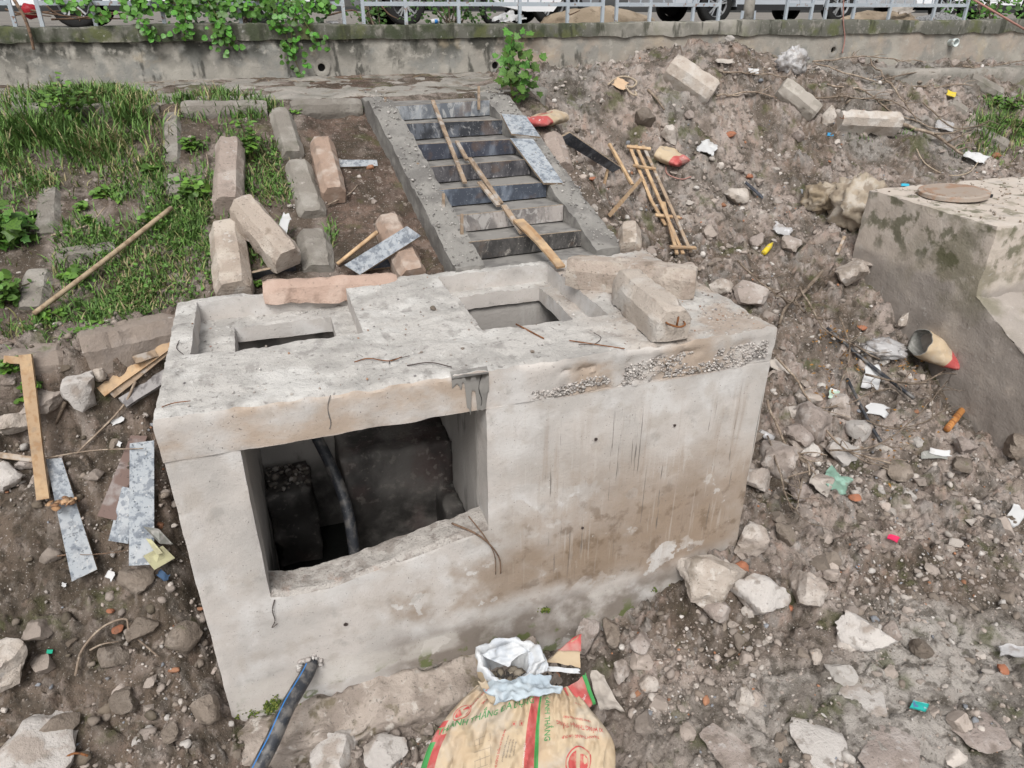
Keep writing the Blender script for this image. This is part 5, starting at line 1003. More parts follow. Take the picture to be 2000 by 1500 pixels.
def sack(name, label, rows, zs_, bulge, mats, mi_fn, seed=0, nu=90, nv=90, cat='cement bag', crump=.012, group=None):
    """a limp filled sack: rows of (left px, right px) from mouth to bottom with heights zs_"""
    Lp = curve_pts([atz(*r[0], z) for r, z in zip(rows, zs_)], 10); Rp = curve_pts([atz(*r[1], z) for r, z in zip(rows, zs_)], 10); k = np.linspace(0, len(Lp)-1, nv); i = np.clip(k.astype(int), 0, len(Lp)-2); f = (k-i)[:, None]
    Lp = Lp[i]*(1-f)+Lp[i+1]*f; Rp = Rp[i]*(1-f)+Rp[i+1]*f; s = np.linspace(0, 1, nu)[:, None, None]; tt = np.linspace(0, 1, nv)
    dome = np.clip(1-(2*s-1)**4, 0, 1)**.6*(bulge*np.interp(tt, [0, .15, .55, 1], [.35, .8, 1, .6]))[None, :, None]
    Pm = Lp[None]*(1-s)+Rp[None]*s; up = np.array([-.05, -.35, .93]); Tp = Pm+up*dome
    edge = np.clip(1-(2*s-1)**6, 0, 1); cr_ = Tp@np.array([[.8, .5, 0], [-.6, .8, 0], [0, 0, 1.]]); fo = (1-np.abs(vnoise(cr_*np.array([13, 4.5, 6])+seed, seed)))**2*1.8-.8; fo = fo+.5*(1-np.abs(vnoise(Tp*np.array([22, 7, 7])+seed, seed+1)))-.25
    fo = fo+1.1*np.sin(s[..., 0]*34+6*tt[None]+3*vnoise(Tp*5, 9))*np.clip(1-tt[None]*1.6, 0, 1)
    for cell_, am_ in ((.13, .030), (.055, .011)):
        f1_, f2_, r_ = worley(cr_[..., 0]+.02*vnoise(Tp*8, 4), cr_[..., 1]*.7+seed, cell_, seed); Tp = Tp+up*((am_*(np.minimum(f2_-f1_, .8)*.9-.3))*(.2+.8*edge[..., 0]))[..., None]
    Tp = Tp+up*(crump*fo[..., None]+.004*fbm(Tp*28, 2, seed+2)[..., None])*(.3+.7*edge); Bt = Pm-up*dome*.6
    V = np.vstack([Tp.reshape(-1, 3), Bt.reshape(-1, 3)]); Fq = grid_faces(nu, nv); n = nu*nv; FF = np.vstack([Fq, Fq[:, ::-1]+n]); S = (Fq[:, 0]//nv)/(nu-1); Tt = (Fq[:, 0] % nv)/(nv-1)
    mi = np.array([mi_fn(a, b) for a, b in zip(S, Tt)]); mi = np.concatenate([mi, np.zeros(len(Fq), int)])
    bt = thing(name, label, cat, tuple(Pm.mean((0, 1))-np.array([0, 0, .15])), group); bt_body = obj('sack_body', V, FF, mats, bt, 50, mi); return bt, Tp
GB = 'printed cement bags'
b1, G1_ = sack('cement_bag', 'full buff cement bag with green and red lettering at the bottom, left of its twin', [((932, 1338), (1062, 1345)), ((884, 1386), (1056, 1385)), ((848, 1436), (1052, 1432)), ((824, 1492), (1050, 1490)), ((814, 1560), (1052, 1560)), ((830, 1640), (1046, 1640))],
    [.36, .31, .24, .16, .08, .0], .085, [M_SACK, M_SACKRED, M_SACKGREEN], lambda s, t: (2 if s > .965 or (s < .05 and .45 < t < .8) else 1 if (s > .87) or (s < .12 and t > .40) or (s < .06 and t > .3) else 0), seed=3, group=GB, crump=.026)
print_text('THÀNH THẮNG ĐA DỤNG', G1_, .46, .27, .068, .30, M_INKGREEN, b1, 1.15)
print_text('XI MĂNG', G1_, .36, .10, .045, 1.2, M_INKRED, b1); print_text('THANH THANG', G1_, .235, .14, .028, 1.2, M_INKRED, b1)
emblem(G1_, .16, .25, .07, .9, M_INKRED, b1)
print_text('DÙNG CHO XÂY TRÁT', G1_, .87, .60, .02, 1.5, M_INKWHITE, b1)
for k in range(4): print_poly([(-.002+.04*k, -.10), (.0+.04*k, -.10), (.0+.04*k, .10), (-.002+.04*k, .10)], [(0, 1, 2, 3)], G1_, .44, .56, .25, M_INKGREY, b1, 'table_line')
for k in range(5): print_poly([(-.002, -.10+.05*k-.001), (.12, -.10+.05*k-.001), (.12, -.10+.05*k+.001), (-.002, -.10+.05*k+.001)], [(0, 1, 2, 3)], G1_, .44, .56, .25, M_INKGREY, b1, 'table_line')
print_text('HƯỚNG DẪN SỬ DỤNG', G1_, .655, .53, .024, 1.45, M_INKRED, b1)
for k, q in enumerate(['xi măng thành thắng đa dụng', 'bảo quản nơi khô ráo', 'khối lượng tịnh 50 kg', 'xi măng hỗn hợp']): print_text(q, G1_, .70+.028*k, .53, .015, 1.45, M_INKGREY, b1)
for s0, t0 in ((.745, .36), (.815, .35)):
    for a, b in (((-.018, -.018), (.018, -.016)), ((-.018, .016), (.018, .018)), ((-.018, -.018), (-.016, .018)), ((.016, -.018), (.018, .018)), ((-.008, -.01), (.008, .008))): print_poly([a, (b[0], a[1]), b, (a[0], b[1])], [(0, 1, 2, 3)], G1_, s0, t0, .1, M_INKRED, b1, 'handling_mark')
b2, G2_ = sack('cement_bag', 'full buff cement bag with upside down red lettering at the bottom, right of its twin', [((1055, 1340), (1118, 1345)), ((1050, 1388), (1150, 1382)), ((1046, 1434), (1184, 1424)), ((1043, 1492), (1201, 1462)), ((1045, 1560), (1200, 1535)), ((1050, 1640), (1192, 1640))],
    [.34, .30, .24, .17, .09, .0], .075, [M_SACK, M_SACKRED, M_SACKGREEN], lambda s, t: 2 if (s < .04 and t > .1) else 0, seed=8, group=GB, crump=.015)
print_text('XI MĂNG THÀNH THẮNG', G2_, .60, .385, .034, math.pi-.24, M_INKRED, b2, 1.7); print_text('HÀNH TRÌNH TIẾN PHÁT', G2_, .62, .315, .022, math.pi-.24, M_INKRED, b2, 1.3); print_text('THANH THANG GROUP', G2_, .58, .48, .028, math.pi-.14, M_INKRED, b2, 1.3)
print_text('THÀNH THẮNG', G2_, .16, .27, .058, math.pi/2+3.1, M_INKGREEN, b2, 1.2); emblem(G2_, .52, .66, .10, math.pi, M_INKRED, b2); print_text('PCB 30', G2_, .78, .19, .02, math.pi-.4, M_INKRED, b2)
# open white mouth of the sack behind them
def cuff():
    c = atz(992, 1298, .40); n = 60; V = []; rows_ = [(1.0, -.12), (1.04, -.05), (1.06, .02), (1.04, .07), (.98, .09), (.88, .07), (.76, .01), (.66, -.08), (.6, -.2)]; ax = np.array([.235, .0, 0]); ay = np.array([.0, .13, .10]); up = np.array([0, -.25, .95]); ax = np.array([.222*cs_, -.222*sn_, 0.]); ay = np.array([.15*sn_, .15*cs_, .06])
    for i in range(n):
        t = 2*math.pi*i/n; w = 1+.05*math.sin(3*t+.6)+.03*math.sin(7*t+2); sag = .03*math.sin(2*t+1)+.012*math.sin(5*t)
        for r, z in rows_: V.append(c+(ax*math.cos(t)+ay*math.sin(t))*r*w+up*(z+sag)+np.array([.006*math.sin(13*t+r*9), 0, .007*math.sin(11*t+5*r)]))
    V = np.array(V); V += vec_noise(V*14, 3, 3)*.014; V += np.array([0, -.3, .95])*((1-np.abs(vnoise(V*np.array([11, 11, 5]), 6)))*.05-.025)[:, None]; nr = len(rows_); F = grid_faces(n, nr, True); row = F[:, 0] % nr; front = V[F].mean(1)[:, 1] < c[1]
    mi = np.where(row >= 2, 0, 1); o = thing('open_sack', 'open cement sack with white lining behind the two bags', 'cement bag', tuple(c-np.array([0, 0, .3])), GB)
    obj('sack_mouth', V, F[:, ::-1], [M_SACKWHITE, M_SACK], o, True, mi)
    G = V.reshape(n, nr, 3); front_i = [k % n for k in range(int(n*.62), int(n*.92))]; Gf = np.array([[G[i, 2]*(1-q)+G[i, 0]*q for q in np.linspace(0, 1, 6)] for i in front_i])
    print_text('XI MĂNG THÀNH THẮNG', Gf, .42, .38, .055, math.pi, M_INKRED, o); print_text('THANH THANG GROUP', Gf, .40, .85, .026, math.pi, M_INKRED, o)
    sp = c+np.stack([RNG.uniform(-.11, .11, 60), RNG.uniform(-.06, .08, 60), np.full(60, -.15)], -1); scatter('rubbish_inside', sp, RNG.uniform(.012, .04, 60), SH1, stonecols(60, [(.2, .17, .13), (.06, .055, .05), (.3, .26, .21)]), M_STONES, o)
cuff()
zz = lambda x, y, z: atz(x, y, z)
sheet('sack_lining', 'white inner flap folded into the mouth of the open sack', [(934, 1276, .50), (1008, 1254, .50), (1040, 1272, .47), (985, 1300, .40)], M_SACKWHITE, .03, 24, .15, 'sack lining', 13, zz)
sheet('sack_lining', 'white outer flap hanging down the right side of the open sack', [(1030, 1268, .49), (1064, 1276, .47), (1070, 1312, .40), (1030, 1316, .42)], M_SACKWHITE, .03, 20, .2, 'sack lining', 14, zz)
sheet('sack_lining', 'pale blue sack lining folded over the tops of the two cement bags', [(946, 1334, .44), (1076, 1322, .44), (1096, 1360, .42), (964, 1380, .44)], M_SACKBLUE, .03, 30, .15, 'sack lining', 3, zz, bulge=.03)
sheet('sack_flap', 'small pink edged flap of the folded sack lining', [(934, 1332, .43), (950, 1330, .43), (968, 1370, .43), (958, 1376, .43)], M_SACK, .008, 10, .1, 'sack flap', 4, zz)
o_, Gt = sheet('torn_sack', 'torn buff sack corner with red band standing behind the bags', [(1120, 1248, .42), (1134, 1240, .42), (1134, 1305, .28), (1066, 1292, .30)], M_SACK, .010, 20, .03, 'cement bag', 5, zz, bulge=.02)
sheet('red_band', None, [(1121, 1245, .425), (1135, 1238, .425), (1135, 1272, .372), (1090, 1270, .378)], M_SACKRED, .008, 12, .02, parent=o_, seed=5, place=zz)
o_, Gr = sheet('torn_sack', 'crumpled red printed sack end with green hem right of the bags', [(1102, 1346, .36), (1138, 1322, .36), (1160, 1376, .30), (1131, 1390, .30)], M_SACKRED, .012, 16, .05, 'cement bag', 6, zz, bulge=.03); sheet('green_hem', None, [(1137, 1320, .37), (1144, 1316, .37), (1164, 1374, .31), (1158, 1378, .31)], M_SACKGREEN, .008, 10, .05, parent=o_, seed=7, place=zz)
print_text('XI MĂNG', Gr, .5, .72, .022, .6, M_INKWHITE, o_)
sheet('torn_paper', 'crumpled grey torn paper right of the red sack end', [(1146, 1300, .22), (1168, 1306, .22), (1212, 1378, .16), (1168, 1376, .18)], M_PAPER, .022, 20, .2, 'paper', 9, zz)
sheet('sack_lining', 'narrow white fold of lining between open sack and torn sack corner', [(1068, 1302, .33), (1130, 1306, .30), (1136, 1316, .28), (1074, 1312, .31)], M_SACKWHITE, .010, 12, .1, 'sack lining', 10, zz)
def open_sack(label, a, b, w, h, off, seed, stripe=.72, txt=None, group=GB, green=True):
    A, B = np.array(hit(*a, off)), np.array(hit(*b, off)); x, y, z = frame(B-A); nt, n = 18, 40; V = []
    for j in range(nt):
        t = j/(nt-1); c = A+(B-A)*t
        for i in range(n):
            q = 2*math.pi*i/n; sq = np.sign(math.cos(q))*abs(math.cos(q))**.8; hh = h*(1-.55*t**2)*(1+.15*math.sin(2*q+seed)); V.append(c+x*w/2*sq*(1+.06*t)+z*hh/2*math.sin(q)*(1-.12*math.cos(2*q)))
    V = np.array(V); V += vec_noise(V*9+seed, 3, seed)*.016; F = grid_faces(nt, n).tolist(); F = [(j*n+i, j*n+(i+1) % n, (j+1)*n+(i+1) % n, (j+1)*n+i) for j in range(nt-1) for i in range(n)]
    o = thing('cement_bag', label, 'cement bag', tuple(np.array([*(A+B)[:2]/2, V[:, 2].min()])), group)
    mi = [1 if j/(nt-1) > stripe else 2 if green and (5 < (i+n//2) % n < 9) else 0 for j in range(nt-1) for i in range(n)]
    obj('outer_paper', V, F+[tuple((nt-1)*n+i for i in range(n))], [M_SACK, M_SACKRED, M_SACKGREEN], o, True, mi+[1])
    cen = np.repeat(np.array([A+(B-A)*j/(nt-1) for j in range(nt)]), n, 0); Vi = cen+(V-cen)*.95; obj('lining', np.vstack([V[:n], Vi]), [(i, (i+1) % n, n+(i+1) % n, n+i) for i in range(n)]+[tuple(n+k for k in f[::-1]) for f in F], M_GREYPL if seed == 1 else M_SACKWHITE, o, True)
    if txt:
        G = V.reshape(nt, n, 3).transpose(1, 0, 2)[[k % n for k in range(n//4-8, n//4+9)]]
        if seed == 1: G = V.reshape(nt, n, 3).transpose(1, 0, 2)[[k % n for k in range(n//2-2, n//2+16)]]
        print_text(txt, G, .5, .45, .06, math.pi/2, M_INKRED if seed != 1 else M_INKGREEN, o)
    return o
open_sack('gaping empty cement bag with red end against the old chamber', (1796, 668), (1862, 702), .48, .30, .28, 1, .60, 'THÀNH THẮNG')
open_sack('torn red and buff cement bag at the top right of the stairs', (1086, 228), (1040, 240), .34, .16, .1, 2, .66, 'XI MĂNG', green=False)
open_sack('small crumpled cement bag with red and green edges beyond the lattice', (1290, 298), (1334, 318), .34, .16, .1, 3, .7, None)
def lump(label, px, py, wpx, hgt, mat, seed, name='dirty_sack', cat='sack', yaw=0.):
    p = np.array(hit(px, py, 0)); r = wpx/2/FPX*depth(p); D, Fq = ICO[4]; P = D.copy(); q = P*1.5+seed
    P = P*(1+.22*((1-np.abs(vnoise(q*1.5, seed)))**3*1.5-.6)+.16*((1-np.abs(vnoise(q*3.1+4, seed+1)))**3*1.4-.5)+.05*fbm(q*2, 2, seed+2)+.06*((1-np.abs(vnoise(q*7, seed+4)))**3-.3))[:, None]; P *= np.array([1, .8, hgt])*r
    c, s = math.cos(yaw), math.sin(yaw); P = np.stack([P[:, 0]*c-P[:, 1]*s, P[:, 0]*s+P[:, 1]*c, P[:, 2]], -1); o = obj(name, P+p+np.array([0, 0, r*hgt*.7]), Fq, mat, None, True); tag(o, label, cat); return o
lump('large pale mud caked sack slumped against the old chamber corner', 1665, 440, 118, .95, M_SACKDIRTY, 4, yaw=.6); lump('smaller brown mud caked sack left of the large pale one', 1602, 408, 74, .75, surf('brown mud caked sack', (.25, .20, .14), [L_((.38, .33, .27), 5, .5, .62, w=.8), L_((.13, .10, .07), 6, .5, .64, w=.8)], coord='obj', bump=((12, .01), (40, .003))), 9)
lump('clear plastic bag with rubbish beside the pale tilted beam', 1545, 140, 58, .85, M_FILM, 12, 'plastic_bag', 'plastic bag'); lump('crumpled clear plastic bag in the orange leaves', 1722, 692, 76, .45, M_FILM, 15, 'plastic_bag', 'plastic bag', -.4)

# ------------------------------------------------------------------ litter
def scrap(label, px, py, w, h, mat, ang=0., off=.03, seed=0, amp=.012, cat='litter', name='litter_scrap', n=9):
    c, s = math.cos(ang), math.sin(ang); q = [(px+(a*w*c-b*h*s)/2, py+(a*w*s+b*h*c)/2, off) for a, b in ((-1, -1), (1, -1), (1, 1), (-1, 1))]; return sheet(name, label, q, mat, amp, n, .16, cat, seed)[0]
scrap('white snack wrapper with blue print under the black pipe', 1703, 738, 34, 44, M_WHITE, .2, .06, 1, .02); scrap('white tile shard below the black pipe', 1713, 801, 40, 22, M_WHITE, .15, .05, 2, .002); scrap('pale green wrapper on a rubble block', 1628, 772, 20, 20, surf('pale green film', (.42, .55, .44), [L_((.6, .6, .6), 14, .5, .6)], coord='obj', rough=.4), .3, .1, 3)
scrap('teal cloth scrap in the mud below the big boulder', 1635, 940, 52, 34, M_TEAL, .6, .05, 4, .025, n=14); scrap('pale broken plate piece near the right rubble', 1828, 889, 52, 16, M_GREYPL, .05, .06, 5, .006); scrap('bright shard on the pale broken plate', 1838, 884, 40, 12, M_WHITE, .1, .08, 6, .004)
scrap('white paper scrap with dark print at the right edge', 1985, 1008, 30, 40, M_WHITE, .5, .05, 7, .01); scrap('turquoise wrapper on the grey crust', 1796, 1379, 32, 16, M_TURQ, .3, .05, 8, .008, 'wrapper'); scrap('red plastic scrap in the soil of the right bank', 1745, 1050, 22, 10, M_PINK, .4, .06, 9, .01)
scrap('white plastic scraps beyond the small cement bag', 1382, 290, 34, 22, M_WHITE, .3, .08, 10, .04); scrap('white scrap near the mound', 1472, 138, 20, 8, M_WHITE, 0, .05, 11); scrap('white film on the right of the upper bank', 1905, 308, 44, 16, M_WHITE, .3, .06, 12, .03); scrap('silver film scrap on the upper right bank', 1845, 245, 36, 18, M_FILM, .3, .06, 13, .03)
scrap('yellow wrapper among the twigs upper right', 1858, 183, 18, 10, M_YELLOW, .3, .08, 14, .01); scrap('blue scrap on the bank above the old chamber', 1768, 361, 16, 5, surf('blue plastic', (.05, .40, .55), coord='obj', bump=()), 0, .05, 15, .004); scrap('small blue scrap below the level beam', 1622, 262, 12, 6, surf('mid blue plastic', (.05, .25, .45), coord='obj', bump=()), .2, .05, 16, .004)
scrap('white chip below the pale plywood on the left bank', 215, 1124, 16, 16, M_WHITE, .6, .04, 17, .002); scrap('tiny white chip left of the other white chip', 125, 1142, 9, 8, M_WHITE, .3, .04, 18, .002); scrap('blue rag below the yellowed plastic box', 320, 1125, 22, 14, surf('navy rag', (.05, .09, .16), coord='obj', bump=()), .5, .06, 19, .02); scrap('white chip beside the upright timber rocks', 230, 867, 12, 10, M_WHITE, .3, .04, 20, .002)
scrap('white chips below the weathered grey plank', 228, 822, 26, 10, M_WHITE, -.5, .04, 21, .006); scrap('green foil on the left bank', 96, 1272, 12, 8, surf('green foil', (.02, .32, .2), coord='obj', bump=()), 0, .04, 22, .003); scrap('orange stained cloth by the rope', 1212, 165, 26, 18, surf('orange stained cloth', (.5, .36, .24), coord='obj', bump=((20, .005),)), .3, .06, 23, .02); scrap('pale flat paper below the wall by the mound', 1417, 119, 34, 8, M_PAPER, 0, .06, 24, .005)
scrap('brown cardboard curl in the soil right of the chamber', 1600, 945, 46, 22, M_PAPER, .6, .05, 25, .02); scrap('clear sheet at the right edge of the bank', 1978, 1272, 50, 22, M_FILM, .1, .05, 26, .01); scrap('crumpled plastic by the lattice', 1530, 447, 36, 18, M_FILM, .4, .05, 27, .02); scrap('old flattened shoe sole at the chamber right corner', 1524, 718, 44, 18, M_PAPER, .7, .06, 28, .012)
scrap('white rag behind the diagonal beam', 556, 437, 18, 34, M_WHITE, .2, .2, 29, .02); scrap('pale curled paper by the tall grass', 118, 215, 26, 18, M_PAPER, .3, .08, 30, .02)
# bottle, cup, bamboo, plastic box, rope
A = np.array(hit(1492, 494, .04)); B = np.array(hit(1509, 474, .07)); d = B-A; m = MB(); m.tube([A, A+d*.02, A+d*.6, A+d*.75, A+d*.86, B], [.030, .034, .034, .026, .014, .013], 14); o = m.build('plastic_bottle', M_YELLOW, None, True); tag(o, 'small yellow plastic bottle on a rock of the right bank', 'bottle')
A = np.array(hit(1484, 843, .10)); B = np.array(hit(1508, 858, .08)); m = MB(); m.tube([A, A+(B-A)*.5, B, B-(B-A)*.05, A+(B-A)*.1], [.030, .036, .044, .041, .027], 18, cap=False); o = m.build('plastic_cup', M_FILM, None, True); tag(o, 'clear plastic cup lying against the chamber right edge', 'cup')
A = np.array(hit(1850, 838, .05)); B = np.array(hit(1880, 800, .07)); d = B-A; m = MB(); m.tube([A+d*t for t in (0, .45, .48, .5, .53, .98, 1)], [.034, .033, .038, .039, .037, .034, .033], 12); o = m.build('bamboo_piece', M_BAMBOO, None, True); tag(o, 'short orange bamboo piece on the right bank', 'bamboo')
bx = thing('plastic_box', 'broken yellowed plastic box with grey lid beside the pale boards', 'plastic box', tuple(hit(310, 1085, 0)))
def slab4(name, q, mat, par, t=.012):
    C = np.array([hit(*k) for k in q]); n = np.cross(C[1]-C[0], C[3]-C[0]); n /= np.linalg.norm(n); n = n if n[2] > 0 else -n; V = np.vstack([C, C-n*t]); return obj(name, V, [(0, 1, 2, 3), (7, 6, 5, 4), (0, 4, 5, 1), (1, 5, 6, 2), (2, 6, 7, 3), (3, 7, 4, 0)], mat, par)
slab4('lid', [(279, 1028, .26), (310, 1033, .26), (338, 1063, .22), (312, 1062, .22)], M_GREYPL, bx); slab4('base', [(280, 1086, .22), (318, 1066, .20), (342, 1090, .13), (302, 1113, .16)], M_CREAM, bx); slab4('hinge', [(285, 1052, .24), (296, 1054, .24), (318, 1080, .2), (306, 1084, .2)], M_CREAM, bx)
stick('rope', 'coil of frayed pale rope on the upper bank', [(1188, 165), (1205, 152), (1225, 150), (1243, 160), (1235, 170), (1222, 168), (1232, 182), (1243, 186), (1240, 178)], .014, M_ROPE, 'rope', .06, taper=1.)
stick('cable', 'pink cable hanging down the wall at the right', [(0, 0, 0), (1, 0, 0), (2, 0, 0), (3, 0, 0)], .010, M_CABLE, 'cable', taper=1., place=lambda i, y, o: [at(1648, -20, 1, 6.93), at(1647, 40, 1, 6.94), at(1650, 75, 1, 6.95), at(1645, 104, 1, 6.93)][int(i)])
m = MB(); m.tube(np.array([at(1860, -25, 1, 6.2), at(2040, 80, 1, 5.6)]), .016, 8); o = m.build('rope', M_CABLE, None, True); tag(o, 'taut pinkish rope crossing the top right corner', 'rope')
stick('cable', 'thin pale cable loop on the right upper bank', [(1790, 290), (1800, 310), (1815, 325), (1850, 342), (1890, 338), (1912, 315)], .008, M_ROPE, 'cable', .04, taper=1.); stick('cable', 'thin pinkish cord below the small crumpled cement bag', [(1300, 325), (1304, 340), (1330, 350), (1350, 345)], .008, M_CABLE, 'cable', .04, taper=1.)
# ------------------------------------------------------------------ branches, twigs and wires
stick('black_conduit', 'long black plastic conduit lying through the branches right of the chamber', [(1615, 640), (1690, 705), (1785, 778)], .02, M_BLACKPIPE, 'conduit', .10, taper=1.); stick('black_conduit', 'bent black conduit going down below the long one', [(1655, 740), (1680, 790), (1700, 830), (1722, 865)], .018, M_BLACKPIPE, 'conduit', .08, taper=1.)
stick('branch', 'thick grey branch leaning by the chamber right corner', [(1606, 530, .14), (1570, 570, .12), (1535, 600, .1), (1520, 640, .06)], .026, M_DEADWOOD, 'branch', kids=3)
stick('branch', 'dark forked branch end on the upper bank beside the rope', [(1265, 175), (1280, 190), (1298, 215)], .022, M_DEADWOOD, 'branch', .08)
BR = [([(1520, 700), (1580, 780), (1640, 870), (1740, 905)], .010, 'long curving branch crossing the rocks right of the chamber'), ([(1690, 730), (1760, 750), (1830, 735), (1885, 690)], .010, 'thin branch arching towards the gaping cement bag'), ([(1500, 780), (1530, 860), (1570, 900), (1580, 930)], .012, 'twig bundle between chamber and big boulder'),
      ([(1590, 800), (1650, 790), (1720, 760)], .008, 'twig crossing above the brick flecked block'), ([(1620, 880), (1720, 870), (1800, 800), (1850, 745)], .008, 'long thin twig running up to the bamboo'), ([(1560, 560), (1620, 650), (1720, 700)], .009, 'wiry branch through the orange leaves'), ([(1440, 510), (1500, 560), (1560, 600)], .010, 'yellowish dry plant stem behind the slab corner'),
      ([(1640, 620), (1660, 690), (1640, 760)], .008, 'curved twig near the red brick corner'), ([(1500, 850), (1550, 990), (1570, 930)], .007, 'fine twig below the big round boulder'), ([(1690, 820), (1760, 840), (1850, 800)], .007, 'fine twig beside the white tile shard')]
for i, (p, r, lab) in enumerate(BR): stick('branch', lab, p, r*1.3, M_DEADWOOD, 'branch', .16, kids=8, wob=.02, seed=i, group='dead branches right of the chamber')
UP = [([(1590, 125), (1680, 150), (1790, 170), (1900, 165)], 'long dry stem lying along the wall foot upper right'), ([(1560, 195), (1650, 190), (1740, 200), (1800, 235)], 'dry stem between the two upper right beams'), ([(1620, 160), (1700, 185), (1760, 225), (1830, 250)], 'dry stem crossing down towards the mossy edging beam'), ([(1700, 120), (1740, 165), (1790, 240)], 'dry stem slanting down from the wall upper right'),
      ([(1760, 240), (1840, 275), (1880, 300)], 'thick dark stem below the level beam'), ([(1590, 118), (1700, 112), (1800, 120)], 'stem along the very foot of the wall'), ([(1650, 200), (1740, 150), (1830, 140)], 'arching stem over the upper right ledge'), ([(1800, 200), (1860, 250), (1930, 240)], 'wiry stem by the mossy edging beams'), ([(1880, 130), (1930, 130), (2010, 115)], 'thin stem at the far right of the ledge'),
      ([(1410, 140), (1480, 145), (1540, 150)], 'dry twig on the earth mound'), ([(1400, 190), (1450, 180), (1520, 190)], 'thin twig below the rounded grey beam')]
for i, (p, lab) in enumerate(UP): stick('branch', lab, p, .014 if i not in (4,) else .03, M_DEADWOOD, 'branch', .10, kids=5, wob=.03, seed=20+i, group='dead stems on the upper right bank')
stick('branch', 'bent brown twig making a hook shape on the left bank', [(147, 1320), (160, 1270), (200, 1225), (245, 1209), (255, 1235), (310, 1283)], .009, M_DEADWOOD, 'twig', .07, n=6); stick('branch', 'short twig inside the hook shaped one', [(175, 1270), (200, 1258), (232, 1253)], .007, M_DEADWOOD, 'twig', .05); stick('branch', 'thin twig from the slab corner down the left bank', [(265, 745, .15), (235, 800, .1), (150, 885, .05)], .010, M_DEADWOOD, 'twig'); stick('branch', 'short dark stick below the two part rock', [(128, 785), (108, 828)], .016, M_DEADWOOD, 'twig', .05)
stick('branch', 'thin twig crossing the tops of the pale boards', [(60, 900, .2), (180, 880, .16), (280, 876, .2)], .006, M_DEADWOOD, 'twig'); stick('branch', 'brown twig crossing the end of the pale splintered board', [(112, 1086, .1), (150, 1082, .12), (190, 1090, .1)], .006, M_BARKBROWN, 'twig', kids=2)
stick('branch', 'broken branch hanging from the railing over the wall at the left', [(0, 0, 0), (1, 0, 0), (2, 0, 0), (3, 0, 0)], .022, M_BARKBROWN, 'branch', taper=.75, place=lambda i, y, o: [at(28, 0, 1, 7.05), at(48, 35, 1, 6.93), at(60, 70, 1, 6.9), at(66, 97, 1, 6.9)][int(i)])
stick('branch', 'thin stem trailing up behind the crossed beams', [(402, 345), (406, 320), (403, 300)], .01, M_DEADWOOD, 'twig', .05); stick('branch', 'pale root across the bare slope by the edging beam', [(100, 460), (170, 440), (205, 405)], .008, M_ROPE, 'twig', .03); stick('branch', 'thin root on the bare soil strip by the reddish beam', [(640, 400), (680, 380), (700, 360)], .008, M_DEADWOOD, 'twig', .04)
TS = lambda x, y, o: atz(x, y, T+.012+(o if o > .03 else 0))
for lab, p, r, mm in [('rusty curved tie wire on the slab, left', [(692, 707), (720, 700), (760, 705), (785, 697)], .004, M_RUST), ('dark curved wire on the slab near the front', [(795, 714), (840, 708), (882, 717)], .004, M_WIRE), ('thin wire crossing the rusty tie wire', [(760, 711), (765, 703), (800, 695)], .003, M_WIRE), ('rusty wire on the slab before the right recess', [(1112, 665), (1160, 672), (1220, 681)], .004, M_RUST), ('dark looped wire before the right recess', [(1130, 673), (1160, 672), (1174, 660), (1160, 650)], .003, M_WIRE),
                      ('straight rusty bar end at the right recess', [(1008, 633), (1062, 661)], .006, M_RUST), ('thin rusty wire on the left slab edge', [(316, 795), (340, 787), (372, 783)], .003, M_RUST), ('curled wire on the corner by the left recess', [(350, 665), (345, 680), (358, 692)], .003, M_WIRE)]:
    stick('tie_wire', lab, p, r, mm, 'wire', 0., place=TS, taper=.9)
stick('root', 'bunch of dry roots hanging over the broken sill', [(0, 0, 0), (1, 0, 0), (2, 0, 0), (3, 0, 0), (4, 0, 0)], .008, M_BARKBROWN, 'roots', kids=0, place=lambda i, y, o: [at(882, 1022, 1, .1), at(925, 1040, 1, .0), at(955, 1062, 1, -.03), at(975, 1090, 1, -.03), at(978, 1120, 1, -.03)][int(i)])
stick('root', 'thin dry root curling below the broken sill corner', [(0, 0, 0), (1, 0, 0), (2, 0, 0), (3, 0, 0)], .005, M_BARKBROWN, 'roots', place=lambda i, y, o: [at(915, 1008, 1, .05), at(948, 1050, 1, -.02), at(966, 1085, 1, -.03), at(968, 1122, 1, -.025)][int(i)])
stick('tie_wire', 'tangled dark wire hanging on the wall below the opening', [(0, 0, 0), (1, 0, 0), (2, 0, 0), (3, 0, 0), (4, 0, 0)], .004, M_WIRE, 'wire', place=lambda i, y, o: [at(536, 1172, 1, -.012), at(532, 1192, 1, -.02), at(537, 1212, 1, -.016), at(531, 1226, 1, -.02), at(542, 1218, 1, -.014)][int(i)])

